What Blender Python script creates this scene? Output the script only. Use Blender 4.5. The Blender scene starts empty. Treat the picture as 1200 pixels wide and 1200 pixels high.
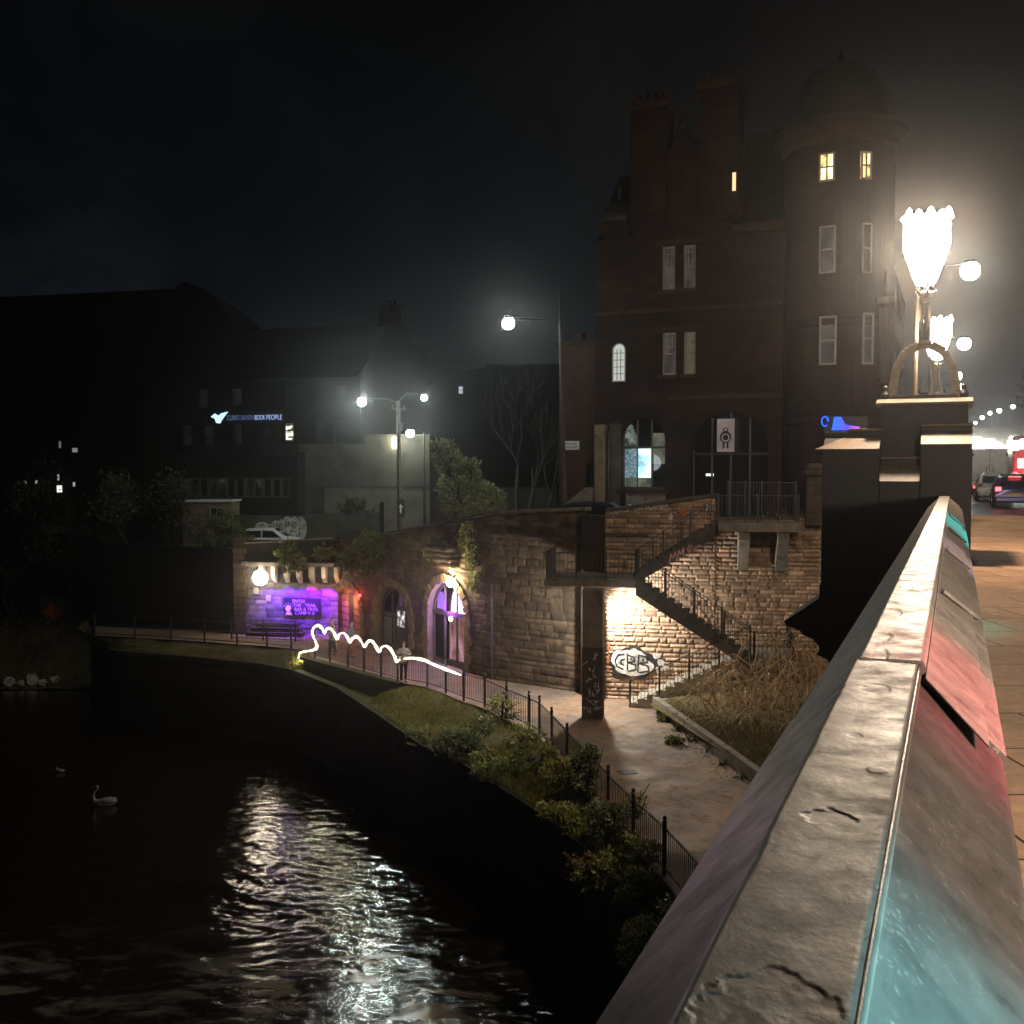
import bpy, bmesh, math, random
import numpy as np
from mathutils import Vector, Matrix
from mathutils.geometry import tessellate_polygon

random.seed(7)
RNG = np.random.default_rng(11)
R = math.radians
PI = math.pi
scene = bpy.context.scene
COL = scene.collection

# ------------------------------------------------------------------ the survey: eye point, horizon and the bridge's own axes
EYE = 1.75
FL = 1200.0
TILT = math.atan(54.0 / FL)
CT, SN = math.cos(TILT), math.sin(TILT)


def ray(px, py):
    u, v = (px - 600) / FL, (600 - py) / FL
    return Vector((u, CT + v * SN, -SN + v * CT))


def P(px, py, Y):
    d = ray(px, py)
    k = Y / d.y
    return Vector((d.x * k, Y, EYE + d.z * k))


def G(px, py, z):
    d = ray(px, py)
    k = (z - EYE) / d.z
    return Vector((d.x * k, d.y * k, z))


def PL(px, py, o, n):
    d = ray(px, py)
    e = Vector((0, 0, EYE))
    k = (Vector(o) - e).dot(n) / d.dot(n)
    return e + d * k


TH = math.atan((1118 - 600) / FL)
D = Vector((math.sin(TH), math.cos(TH), 0))     # along the bridge
N = Vector((math.cos(TH), -math.sin(TH), 0))    # to its right


def ST(s, t, z=0.0):
    return D * s + N * t + Vector((0, 0, z))


def on_s(px, py, s):
    p = PL(px, py, D * s, D)
    return p.dot(N), p.z


# ------------------------------------------------------------------ mesh building
class MB:
    """collects shapes in world coordinates; build() links them as one mesh object"""

    def __init__(self):
        self.v, self.f = [], []

    def add(self, vs, fs):
        b = len(self.v)
        self.v += [Vector(x) for x in vs]
        self.f += [[i + b for i in f] for f in fs]
        return self

    def box(self, c, s, U=Vector((1, 0, 0)), V=None, W=Vector((0, 0, 1))):
        """centre c, size s along U, V, W"""
        U = Vector(U).normalized()
        W = Vector(W).normalized()
        V = W.cross(U).normalized() if V is None else Vector(V).normalized()
        c = Vector(c)
        vs = []
        for i in (-.5, .5):
            for j in (-.5, .5):
                for k in (-.5, .5):
                    vs.append(c + U * (i * s[0]) + V * (j * s[1]) + W * (k * s[2]))
        fs = [(0, 1, 3, 2), (4, 6, 7, 5), (0, 4, 5, 1), (2, 3, 7, 6), (0, 2, 6, 4), (1, 5, 7, 3)]
        return self.add(vs, fs)

    def bar(self, a, b, w, h, up=Vector((0, 0, 1))):
        a, b = Vector(a), Vector(b)
        d = b - a
        if d.length < 1e-6:
            return self
        U = d.normalized()
        if abs(U.dot(up)) > .98:
            up = Vector((1, 0, 0))
        V = up.cross(U).normalized()
        W = U.cross(V).normalized()
        return self.box((a + b) / 2, (d.length, w, h), U, V, W)

    def prism(self, prof, o, A, B, E, length):
        """profile [(a,b)] in the plane o + a A + b B, pushed along E"""
        o, A, B, E = Vector(o), Vector(A), Vector(B), Vector(E)
        n = len(prof)
        vs = [o + A * a + B * b for a, b in prof] + [o + A * a + B * b + E * length for a, b in prof]
        fs = [tuple(range(n))[::-1], tuple(range(n, 2 * n))]
        fs += [(i, (i + 1) % n, n + (i + 1) % n, n + i) for i in range(n)]
        return self.add(vs, fs)

    def tube(self, pts, r, seg=6, caps=True):
        pts = [Vector(p) for p in pts]
        rs = r if hasattr(r, '__len__') else [r] * len(pts)
        vs, fs, X = [], [], None
        for i, p in enumerate(pts):
            t = (pts[min(i + 1, len(pts) - 1)] - pts[max(i - 1, 0)])
            t = t.normalized() if t.length > 1e-9 else Vector((0, 0, 1))
            if X is None:
                X = t.orthogonal().normalized()
            X = (X - t * X.dot(t))
            X = X.normalized() if X.length > 1e-6 else t.orthogonal().normalized()
            Yv = t.cross(X)
            for k in range(seg):
                a = 2 * PI * k / seg
                vs.append(p + (X * math.cos(a) + Yv * math.sin(a)) * rs[i])
        for i in range(len(pts) - 1):
            for k in range(seg):
                k2 = (k + 1) % seg
                fs.append((i * seg + k, i * seg + k2, (i + 1) * seg + k2, (i + 1) * seg + k))
        if caps:
            fs.append(tuple(range(seg))[::-1])
            fs.append(tuple((len(pts) - 1) * seg + k for k in range(seg)))
        return self.add(vs, fs)

    def lathe(self, prof, c, seg=24, a0=0.0, a1=2 * PI, axis=None):
        """prof [(r, z)] round a vertical axis through c (axis: (X, Y, Z) vectors)"""
        c = Vector(c)
        AX, AY, AZ = axis or (Vector((1, 0, 0)), Vector((0, 1, 0)), Vector((0, 0, 1)))
        full = abs(a1 - a0 - 2 * PI) < 1e-6
        m = seg if full else seg + 1
        vs, fs = [], []
        for r, z in prof:
            for k in range(m):
                a = a0 + (a1 - a0) * k / seg
                vs.append(c + AX * (r * math.cos(a)) + AY * (r * math.sin(a)) + AZ * z)
        for i in range(len(prof) - 1):
            for k in range(seg):
                k2 = (k + 1) % m
                fs.append((i * m + k, i * m + k2, (i + 1) * m + k2, (i + 1) * m + k))
        if full:
            if prof[0][0] > 1e-6:
                fs.append(tuple(range(m))[::-1])
            if prof[-1][0] > 1e-6:
                fs.append(tuple((len(prof) - 1) * m + k for k in range(m)))
        return self.add(vs, fs)

    def ball(self, c, r, seg=12, rings=8, sc=(1, 1, 1)):
        c = Vector(c)
        vs, fs = [], []
        for i in range(rings + 1):
            th = PI * i / rings
            for k in range(seg):
                a = 2 * PI * k / seg
                vs.append(c + Vector((r * sc[0] * math.sin(th) * math.cos(a), r * sc[1] * math.sin(th) * math.sin(a), r * sc[2] * math.cos(th))))
        for i in range(rings):
            for k in range(seg):
                k2 = (k + 1) % seg
                fs.append((i * seg + k, (i + 1) * seg + k, (i + 1) * seg + k2, i * seg + k2))
        return self.add(vs, fs)

    def plate(self, outer, holes, o, U, V, n, reveal=0.0):
        """flat plate in the plane o + u U + v V with holes; each hole gets reveals going back along -n"""
        o, U, V, n = Vector(o), Vector(U), Vector(V), Vector(n)
        loops = [outer] + holes
        flat = [p for l in loops for p in l]
        tris = tessellate_polygon([[Vector((a, b, 0)) for a, b in l] for l in loops])
        vs = [o + U * a + V * b for a, b in flat]
        fs = []
        for t in tris:
            a, b, c = (vs[i] for i in t)
            nn = (b - a).cross(c - a)
            if nn.length < 1e-9:
                continue
            fs.append(tuple(t) if nn.dot(n) > 0 else tuple(reversed(t)))
        self.add(vs, fs)
        if reveal:
            for h in holes:
                m = len(h)
                vs = [o + U * a + V * b for a, b in h] + [o + U * a + V * b - n * reveal for a, b in h]
                self.add(vs, [(i, (i + 1) % m, m + (i + 1) % m, m + i) for i in range(m)])
        return self

    def build(self, name, mat, parent=None, label=None, cat=None, kind=None, group=None, smooth=False, bevel=0.0, fixn=True, weld=False):
        me = bpy.data.meshes.new(name)
        if parent is not None:
            base = Vector((0, 0, 0))
            q = parent
            while q is not None:
                base = base + q.location
                q = q.parent
            loc = Vector((0, 0, 0))
        else:
            xs = [p.x for p in self.v]
            ys = [p.y for p in self.v]
            base = Vector(((min(xs) + max(xs)) / 2, (min(ys) + max(ys)) / 2, min(p.z for p in self.v)))
            loc = base
        me.from_pydata([p - base for p in self.v], [], self.f)
        if fixn or weld:
            bm = bmesh.new()
            bm.from_mesh(me)
            if weld:
                bmesh.ops.remove_doubles(bm, verts=bm.verts, dist=1e-4)
            if fixn:
                bmesh.ops.recalc_face_normals(bm, faces=bm.faces)
            bm.to_mesh(me)
            bm.free()
        add_uv(me, base)
        me.materials.append(M[mat] if isinstance(mat, str) else mat)
        if smooth:
            me.polygons.foreach_set('use_smooth', [True] * len(me.polygons))
        o = bpy.data.objects.new(name, me)
        COL.objects.link(o)
        o.parent = parent
        o.location = loc
        if bevel:
            b = o.modifiers.new('b', 'BEVEL')
            b.width = bevel
            b.segments = 2
            b.limit_method = 'ANGLE'
        return tag(o, label, cat, kind, group)


def add_uv(me, base):
    """metres along the face: walls by run and height, floors by x and y"""
    n = len(me.loops)
    if not n:
        return
    uv = me.uv_layers.new(name='UVMap')
    co = np.empty(len(me.vertices) * 3)
    me.vertices.foreach_get('co', co)
    co = co.reshape(-1, 3) + np.array(base)
    li = np.empty(n, dtype=np.int32)
    me.loops.foreach_get('vertex_index', li)
    nr = np.empty(len(me.polygons) * 3)
    me.polygons.foreach_get('normal', nr)
    nr = nr.reshape(-1, 3)
    lt = np.empty(len(me.polygons), dtype=np.int32)
    me.polygons.foreach_get('loop_total', lt)
    fn = np.repeat(nr, lt, axis=0)
    p = co[li]
    flat = np.abs(fn[:, 2]) > .75
    hx, hy = -fn[:, 1], fn[:, 0]
    l = np.sqrt(hx * hx + hy * hy) + 1e-9
    # steps of ten degrees keep one run of bricks round slightly turned faces
    a = np.round(np.arctan2(hy / l, hx / l) / R(10)) * R(10)
    u = np.where(flat, p[:, 0], p[:, 0] * np.cos(a) + p[:, 1] * np.sin(a))
    v = np.where(flat, p[:, 1], p[:, 2])
    uv.data.foreach_set('uv', np.stack([u, v], axis=1).ravel())


def tag(o, label=None, cat=None, kind=None, group=None):
    if label: o['label'] = label
    if cat: o['category'] = cat
    if kind: o['kind'] = kind
    if group: o['group'] = group
    return o


def thing(name, label, cat, loc=(0, 0, 0), group=None):
    o = bpy.data.objects.new(name, None)
    o.empty_display_size = .2
    COL.objects.link(o)
    o.location = loc
    return tag(o, label, cat, None, group)


def np_mesh(name, co, faces, mat, parent=None, label=None, cat=None, kind=None, group=None, tint=None, uv=None, smooth=False, base=None):
    """numpy vertices and quads (n x 4) or triangles (n x 3)"""
    me = bpy.data.meshes.new(name)
    if parent is not None:
        b = np.zeros(3)
        q = parent
        while q is not None:
            b += np.array(q.location)
            q = q.parent
        loc = (0, 0, 0)
    else:
        b = np.array([(co[:, 0].min() + co[:, 0].max()) / 2, (co[:, 1].min() + co[:, 1].max()) / 2, co[:, 2].min()])
        loc = b
    k = faces.shape[1]
    me.vertices.add(len(co))
    me.vertices.foreach_set('co', (co - b).astype(np.float32).ravel())
    me.loops.add(faces.size)
    me.loops.foreach_set('vertex_index', faces.astype(np.int32).ravel())
    me.polygons.add(len(faces))
    me.polygons.foreach_set('loop_start', np.arange(0, faces.size, k, dtype=np.int32))
    if smooth:
        me.polygons.foreach_set('use_smooth', np.ones(len(faces), dtype=bool))
    me.update(calc_edges=True)
    if tint is not None:
        at = me.attributes.new('tint', 'FLOAT', 'POINT')
        at.data.foreach_set('value', tint.astype(np.float32))
    if uv is not None:
        l = me.uv_layers.new(name='UVMap')
        l.data.foreach_set('uv', uv[faces.ravel()].astype(np.float32).ravel())
    me.materials.append(M[mat] if isinstance(mat, str) else mat)
    o = bpy.data.objects.new(name, me)
    COL.objects.link(o)
    o.parent = parent
    o.location = loc
    return tag(o, label, cat, kind, group)


TABLES = {}


def vnoise(x, y, seed=0):
    """smooth value noise on numpy arrays"""
    T = TABLES.get(seed)
    if T is None:
        T = TABLES[seed] = np.random.default_rng(seed).random((256, 256))
    xi, yi = np.floor(x).astype(int), np.floor(y).astype(int)
    fx, fy = x - xi, y - yi
    fx, fy = fx * fx * (3 - 2 * fx), fy * fy * (3 - 2 * fy)
    a = T[xi % 256, yi % 256]
    b = T[(xi + 1) % 256, yi % 256]
    c = T[xi % 256, (yi + 1) % 256]
    d = T[(xi + 1) % 256, (yi + 1) % 256]
    return (a * (1 - fx) + b * fx) * (1 - fy) + (c * (1 - fx) + d * fx) * fy


def fbm(x, y, seed=0, oct=4):
    s, a, t = 0, .5, 0
    for i in range(oct):
        s = s + a * vnoise(x * 2 ** i, y * 2 ** i, seed + i)
        t += a
        a *= .5
    return s / t


# ------------------------------------------------------------------ materials
M = {}


def nodes(m):
    m.use_nodes = True
    nt = m.node_tree
    nt.nodes.clear()
    return nt, nt.nodes, nt.links


def new_mat(name):
    m = bpy.data.materials.new(name)
    M[name] = m
    nt, ns, ln = nodes(m)
    out = ns.new('ShaderNodeOutputMaterial')
    return m, ns, ln, out


def ramp(ns, stops):
    r = ns.new('ShaderNodeValToRGB')
    e = r.color_ramp.elements
    while len(e) < len(stops):
        e.new(.5)
    for k, (p, c) in zip(e, stops):
        k.position = p
        k.color = (c[0], c[1], c[2], 1) if hasattr(c, '__len__') else (c, c, c, 1)
    return r


def mixc(ns, ln, a, b, fac, mode='MIX'):
    m = ns.new('ShaderNodeMix')
    m.data_type = 'RGBA'
    m.blend_type = mode
    for sock, val in ((m.inputs[0], fac), (m.inputs[6], a), (m.inputs[7], b)):
        if hasattr(val, 'is_linked') or hasattr(val, 'links'):
            ln.new(val, sock)
        elif hasattr(val, '__len__'):
            sock.default_value = (val[0], val[1], val[2], 1)
        else:
            sock.default_value = val
    return m.outputs[2]


def noise(ns, ln, vec, scale, detail=6, rough=.6, dist=0.0):
    n = ns.new('ShaderNodeTexNoise')
    n.inputs['Scale'].default_value = scale
    n.inputs['Detail'].default_value = detail
    n.inputs['Roughness'].default_value = rough
    n.inputs['Distortion'].default_value = dist
    if vec is not None:
        ln.new(vec, n.inputs['Vector'])
    return n


def plain(name, col, rough=.6, metal=0.0, var=.35, scale=3.0, bump=.15, bscale=30.0, spec=.5, dirt=None, tint=False):
    """weathered surface: base colour broken up by two scales of noise, roughness varied, fine relief"""
    m, ns, ln, out = new_mat(name)
    b = ns.new('ShaderNodeBsdfPrincipled')
    geo = ns.new('ShaderNodeNewGeometry')
    pos = geo.outputs['Position']
    n1 = noise(ns, ln, pos, scale, 8, .65)
    n2 = noise(ns, ln, pos, scale * .22, 4, .6)
    d = dirt or tuple(c * (1 - var) * .7 for c in col)
    hi = tuple(min(1, c * (1 + var * .5)) for c in col)
    r1 = ramp(ns, [(.3, d), (.5, col), (.72, hi)])
    ln.new(n1.outputs['Fac'], r1.inputs['Fac'])
    r2 = ramp(ns, [(.32, (1 - var * .7,) * 3), (.65, (1, 1, 1))])
    ln.new(n2.outputs['Fac'], r2.inputs['Fac'])
    c = mixc(ns, ln, r1.outputs['Color'], r2.outputs['Color'], 1.0, 'MULTIPLY')
    if tint:
        at = ns.new('ShaderNodeAttribute')
        at.attribute_name = 'tint'
        rt = ramp(ns, [(0, (.45, .45, .45)), (.5, (.9, .88, .85)), (1, (1.5, 1.4, 1.3))])
        ln.new(at.outputs['Fac'], rt.inputs['Fac'])
        c = mixc(ns, ln, c, rt.outputs['Color'], 1.0, 'MULTIPLY')
    ln.new(c, b.inputs['Base Color'])
    rr = ns.new('ShaderNodeMapRange')
    rr.inputs['To Min'].default_value = max(.05, rough - .15)
    rr.inputs['To Max'].default_value = min(1, rough + .15)
    ln.new(n1.outputs['Fac'], rr.inputs['Value'])
    ln.new(rr.outputs['Result'], b.inputs['Roughness'])
    b.inputs['Metallic'].default_value = metal
    b.inputs['Specular IOR Level'].default_value = spec if rough < .7 else min(spec, .15)
    if bump:
        nb = noise(ns, ln, pos, bscale, 8, .7)
        bp = ns.new('ShaderNodeBump')
        bp.inputs['Strength'].default_value = bump
        bp.inputs['Distance'].default_value = .02
        ln.new(nb.outputs['Fac'], bp.inputs['Height'])
        ln.new(bp.outputs['Normal'], b.inputs['Normal'])
    ln.new(b.outputs['BSDF'], out.inputs['Surface'])
    return m


def masonry(name, c1, c2, mortar, bw, bh, ms=.012, rough=.85, bump=.5, squash=1.0, stain=.5):
    m, ns, ln, out = new_mat(name)
    b = ns.new('ShaderNodeBsdfPrincipled')
    uv = ns.new('ShaderNodeUVMap')
    geo = ns.new('ShaderNodeNewGeometry')
    br = ns.new('ShaderNodeTexBrick')
    br.offset = .5
    br.inputs['Scale'].default_value = 1.0
    br.inputs['Brick Width'].default_value = bw
    br.inputs['Row Height'].default_value = bh
    br.inputs['Mortar Size'].default_value = ms
    br.inputs['Mortar Smooth'].default_value = .3
    br.inputs['Color1'].default_value = (*c1, 1)
    br.inputs['Color2'].default_value = (*c2, 1)
    br.inputs['Mortar'].default_value = (*mortar, 1)
    nd = noise(ns, ln, geo.outputs['Position'], 1.3, 3)
    wob = ns.new('ShaderNodeVectorMath')
    wob.operation = 'MULTIPLY_ADD'
    ln.new(nd.outputs['Color'], wob.inputs[0])
    wob.inputs[1].default_value = (.03, .03, 0)
    ln.new(uv.outputs['UV'], wob.inputs[2])
    ln.new(wob.outputs[0], br.inputs['Vector'])
    n1 = noise(ns, ln, geo.outputs['Position'], .6, 8, .7)
    r1 = ramp(ns, [(.3, (1 - stain,) * 3), (.62, (1.1, 1.1, 1.1))])
    ln.new(n1.outputs['Fac'], r1.inputs['Fac'])
    n2 = noise(ns, ln, geo.outputs['Position'], 9, 6, .7)
    r2 = ramp(ns, [(.3, (.7, .7, .7)), (.7, (1.15, 1.15, 1.15))])
    ln.new(n2.outputs['Fac'], r2.inputs['Fac'])
    c = mixc(ns, ln, br.outputs['Color'], r1.outputs['Color'], 1.0, 'MULTIPLY')
    c = mixc(ns, ln, c, r2.outputs['Color'], 1.0, 'MULTIPLY')
    ln.new(c, b.inputs['Base Color'])
    b.inputs['Roughness'].default_value = rough
    b.inputs['Specular IOR Level'].default_value = .1
    h = ns.new('ShaderNodeMath')
    h.operation = 'SUBTRACT'
    ln.new(n2.outputs['Fac'], h.inputs[0])
    ln.new(br.outputs['Fac'], h.inputs[1])
    bp = ns.new('ShaderNodeBump')
    bp.inputs['Strength'].default_value = bump
    bp.inputs['Distance'].default_value = .03
    ln.new(h.outputs[0], bp.inputs['Height'])
    ln.new(bp.outputs['Normal'], b.inputs['Normal'])
    ln.new(b.outputs['BSDF'], out.inputs['Surface'])
    return m


def glow(name, col, strength, clear=False):
    """a lit surface; clear: the lamp inside shines through it"""
    m, ns, ln, out = new_mat(name)
    e = ns.new('ShaderNodeEmission')
    e.inputs['Color'].default_value = (*col, 1)
    e.inputs['Strength'].default_value = strength
    if clear:
        t = ns.new('ShaderNodeBsdfTransparent')
        a = ns.new('ShaderNodeAddShader')
        ln.new(e.outputs[0], a.inputs[0])
        ln.new(t.outputs[0], a.inputs[1])
        ln.new(a.outputs[0], out.inputs['Surface'])
    else:
        ln.new(e.outputs[0], out.inputs['Surface'])
    return m


def lit_room(name, ca, cb, strength, sx=.8, sz=.9, lo=.15, contrast=(.35, .65)):
    """a window onto a lit room: soft uneven brightness, darker shapes of things inside"""
    m, ns, ln, out = new_mat(name)
    geo = ns.new('ShaderNodeNewGeometry')
    mp = ns.new('ShaderNodeMapping')
    mp.inputs['Scale'].default_value = (sx, sx, sz)
    ln.new(geo.outputs['Position'], mp.inputs['Vector'])
    n = noise(ns, ln, mp.outputs[0], 2.0, 3, .5)
    r = ramp(ns, [(contrast[0], tuple(c * lo for c in ca)), ((contrast[0] + contrast[1]) / 2, ca), (contrast[1], cb)])
    ln.new(n.outputs['Fac'], r.inputs['Fac'])
    e = ns.new('ShaderNodeEmission')
    e.inputs['Strength'].default_value = strength
    ln.new(r.outputs['Color'], e.inputs['Color'])
    g = ns.new('ShaderNodeBsdfGlossy')
    g.inputs['Roughness'].default_value = .08
    g.inputs['Color'].default_value = (.08, .08, .08, 1)
    a = ns.new('ShaderNodeAddShader')
    ln.new(e.outputs[0], a.inputs[0])
    ln.new(g.outputs[0], a.inputs[1])
    ln.new(a.outputs[0], out.inputs['Surface'])
    return m


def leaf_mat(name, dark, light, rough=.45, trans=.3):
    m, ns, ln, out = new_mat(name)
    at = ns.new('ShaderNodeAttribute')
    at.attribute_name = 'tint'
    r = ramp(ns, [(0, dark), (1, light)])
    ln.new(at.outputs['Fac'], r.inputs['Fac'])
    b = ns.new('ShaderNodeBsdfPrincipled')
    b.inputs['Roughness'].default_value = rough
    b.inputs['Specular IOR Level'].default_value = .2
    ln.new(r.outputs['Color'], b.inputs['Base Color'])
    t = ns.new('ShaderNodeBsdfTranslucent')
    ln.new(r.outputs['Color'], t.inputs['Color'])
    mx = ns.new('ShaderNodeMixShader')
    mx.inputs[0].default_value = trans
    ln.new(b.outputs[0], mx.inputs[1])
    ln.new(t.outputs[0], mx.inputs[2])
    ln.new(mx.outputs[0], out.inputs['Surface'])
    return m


plain('iron', (.022, .021, .02), .5, .0, .4, 8, .2, 60)
plain('iron_rust', (.05, .032, .024), .6, .0, .5, 9, .3, 60)
plain('dark_pier', (.035, .027, .022), .55, 0, .4, 4, .25, 40)
plain('lamplit_top', (.2, .145, .1), .45, 0, .25, 6, .4, 50)  # lantern light on the pier's tops put into this paler colour
plain('concrete', (.2, .175, .145), .8, 0, .45, 2.5, .3, 30)
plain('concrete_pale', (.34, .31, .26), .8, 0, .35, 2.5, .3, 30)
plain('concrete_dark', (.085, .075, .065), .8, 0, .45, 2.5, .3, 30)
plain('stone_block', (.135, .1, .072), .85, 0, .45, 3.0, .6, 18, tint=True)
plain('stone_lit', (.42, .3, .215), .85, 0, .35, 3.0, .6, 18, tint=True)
plain('stone_purple', (.2, .185, .2), .85, 0, .35, 3.0, .5, 18, tint=True)
plain('stone_wet', (.015, .014, .011), .6, 0, .6, 1.5, .6, 12, tint=True)
plain('stone_trim', (.2, .15, .1), .8, 0, .35, 3, .4, 25)
plain('mossy_cap', (.05, .053, .024), .9, 0, .5, 4, .6, 30)
plain('bark', (.06, .048, .036), .9, 0, .4, 10, .8, 40)
plain('bark_pale', (.09, .08, .065), .9, 0, .4, 10, .8, 40)
plain('hoop_lit', (.3, .26, .2), .38, 0, .3, 9, .15, 50)  # iron hoop and stem made paler: lantern light put into the colour
plain('corbel_stone', (.5, .45, .38), .8, 0, .3, 3, .3, 20)
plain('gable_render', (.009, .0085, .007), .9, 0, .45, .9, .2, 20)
plain('twig', (.5, .36, .22), .85, 0, .3, 12, .3, 40)
plain('render_wall', (.085, .08, .06), .9, 0, .45, .9, .2, 20)
plain('render_pale', (.17, .16, .125), .9, 0, .25, .9, .2, 20)
plain('slate', (.012, .012, .013), .6, 0, .4, 3, .4, 12)
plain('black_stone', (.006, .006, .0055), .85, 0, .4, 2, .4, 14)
plain('red_stone', (.1, .05, .036), .85, 0, .35, 2.2, .4, 20)
plain('red_trim', (.042, .023, .017), .8, 0, .3, 2.2, .3, 20)
plain('lead_dome', (.02, .016, .0145), .6, 0, .35, 3, .2, 18)
plain('white_paint', (.27, .25, .22), .5, 0, .2, 6, .1, 30)
plain('wood_dark', (.045, .032, .026), .5, 0, .4, 9, .2, 40)
plain('soil', (.06, .042, .025), .95, 0, .5, 3, .9, 22)
plain('glass_dark', (.012, .013, .015), .08, 0, .2, 2, 0, 1, spec=.7)
plain('blind', (.36, .33, .29), .8, 0, .2, 3, .1, 20)
plain('tyre', (.015, .015, .015), .8, 0, .2, 9, .1, 50)
plain('rim', (.3, .3, .31), .35, .8, .2, 9, .05, 50)
plain('car_white', (.62, .64, .63), .25, 0, .02, 4, 0, 10)
plain('car_purple', (.06, .045, .16), .2, .3, .1, 4, 0, 10)
plain('car_dark', (.03, .03, .035), .2, .3, .1, 4, 0, 10)
plain('bus_red', (.42, .02, .025), .3, 0, .15, 3, 0, 10)
plain('plate_yellow', (.6, .42, .04), .5, 0, .1, 8, 0, 10)
plain('skin', (.45, .28, .2), .5, 0, .1, 9, 0, 30)
plain('hair_brown', (.05, .03, .018), .6, 0, .3, 30, .3, 80)
plain('hair_fair', (.34, .23, .1), .6, 0, .3, 30, .3, 80)
plain('jacket_grey', (.3, .27, .25), .85, 0, .25, 7, .3, 30)
plain('jacket_blue', (.12, .17, .2), .85, 0, .25, 7, .3, 30)
plain('jacket_tan', (.36, .27, .17), .85, 0, .25, 7, .3, 30)
plain('trousers_dark', (.03, .032, .04), .85, 0, .25, 7, .3, 30)
plain('trousers_red', (.3, .08, .05), .85, 0, .25, 7, .3, 30)
plain('shoe', (.02, .018, .016), .6, 0, .2, 9, .1, 30)
plain('swan_white', (.2, .22, .22), .8, 0, .2, 8, .3, 25)
plain('beak', (.3, .1, .03), .5, 0, .1, 8, 0, 25)
plain('sign_white', (.75, .75, .72), .6, 0, .15, 6, .05, 30)
plain('sign_black', (.012, .012, .014), .6, 0, .15, 6, .05, 30)
plain('graffiti_white', (.62, .6, .58), .75, 0, .75, 5, .6, 18, dirt=(.2, .15, .11))
plain('graffiti_black', (.03, .028, .03), .75, 0, .35, 7, .4, 18)
plain('graffiti_pale', (.75, .7, .7), .8, 0, .5, 9, .4, 18)
plain('graffiti_pink', (.7, .42, .36), .8, 0, .45, 9, .4, 18)
plain('graffiti_orange', (.42, .13, .05), .8, 0, .45, 6, .4, 18)
plain('rock', (.7, .68, .6), .85, 0, .4, 2, .8, 9)
plain('timber_door', (.36, .17, .08), .6, 0, .35, 6, .3, 30)
masonry('brick_red', (.085, .042, .027), (.06, .03, .02), (.07, .05, .036), .24, .085, .01)
masonry('ashlar_red', (.036, .017, .012), (.019, .0105, .0085), (.008, .0055, .005), .75, .32, .008, bump=.3)
masonry('ashlar_dark', (.05, .043, .036), (.036, .031, .027), (.02, .018, .016), .7, .3, .012)
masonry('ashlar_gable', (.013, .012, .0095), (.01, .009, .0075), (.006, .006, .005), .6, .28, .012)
masonry('slate_roof', (.007, .007, .0075), (.0055, .0055, .006), (.008, .008, .009), .3, .22, .012, .5, .6)
masonry('flagstone', (.5, .3, .18), (.43, .255, .155), (.03, .02, .014), 1.2, .9, .012, .75, .25, stain=.45)
leaf_mat('leaf_green', (.02, .03, .008), (.15, .18, .045))
leaf_mat('leaf_bright', (.04, .05, .012), (.2, .21, .06))
leaf_mat('leaf_dark', (.015, .022, .01), (.1, .13, .05))
leaf_mat('leaf_bank', (.055, .07, .022), (.46, .48, .16))
leaf_mat('leaf_pale', (.05, .06, .03), (.42, .45, .24))
leaf_mat('leaf_bank_dark', (.035, .055, .028), (.3, .36, .18))
leaf_mat('leaf_dead', (.1, .06, .025), (.32, .22, .1))
leaf_mat('grass_blade', (.09, .095, .026), (.42, .4, .11))
leaf_mat('grass_dry', (.07, .055, .022), (.2, .17, .075))

# ------------------------------------------------------------------ world: night sky dome, thin damp haze in the air
w = bpy.data.worlds.new("World")
scene.world = w
w.use_nodes = True
wn, wl = w.node_tree.nodes, w.node_tree.links
wn.clear()
wo = wn.new('ShaderNodeOutputWorld')
sky = wn.new('ShaderNodeTexSky')
sky.sky_type = 'NISHITA'
sky.sun_disc = False
sky.sun_elevation = R(-4)
sky.sun_rotation = R(200)
bg = wn.new('ShaderNodeBackground')
bg.inputs['Strength'].default_value = .05
wl.new(sky.outputs[0], bg.inputs['Color'])
wl.new(bg.outputs[0], wo.inputs['Surface'])
vs_ = wn.new('ShaderNodeVolumeScatter')
vs_.inputs['Color'].default_value = (.95, .97, 1, 1)
vs_.inputs['Density'].default_value = .00098
vs_.inputs['Anisotropy'].default_value = .93
wl.new(vs_.outputs[0], wo.inputs['Volume'])

m, ns, ln, out = new_mat('night_sky')
geo = ns.new('ShaderNodeNewGeometry')
nv = ns.new('ShaderNodeVectorMath')
nv.operation = 'NORMALIZE'
ln.new(geo.outputs['Position'], nv.inputs[0])
sp = ns.new('ShaderNodeSeparateXYZ')
ln.new(nv.outputs[0], sp.inputs[0])
r1 = ramp(ns, [(0, (.021, .026, .033)), (.1, (.0165, .022, .031)), (.22, (.0085, .0118, .0165)), (.4, (.0075, .0085, .0095)), (1, (.005, .0055, .006))])
ln.new(sp.outputs['Z'], r1.inputs['Fac'])
n1 = noise(ns, ln, nv.outputs[0], 4.2, 9, .62, .8)
r2 = ramp(ns, [(.34, (.35, .42, .5)), (.5, (.9, .95, 1)), (.68, (2.3, 2.1, 1.9))])
ln.new(n1.outputs['Fac'], r2.inputs['Fac'])
c = mixc(ns, ln, r1.outputs[0], r2.outputs[0], 1.0, 'MULTIPLY')
e = ns.new('ShaderNodeEmission')
e.inputs['Strength'].default_value = .3
ln.new(c, e.inputs['Color'])
ln.new(e.outputs[0], out.inputs['Surface'])
b = MB()
b.lathe([(520 * math.cos(a), 520 * math.sin(a)) for a in [R(-6) + R(96) * i / 14 for i in range(14)]] + [(0.0, 520)], (0, 0, 0), 40)
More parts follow.
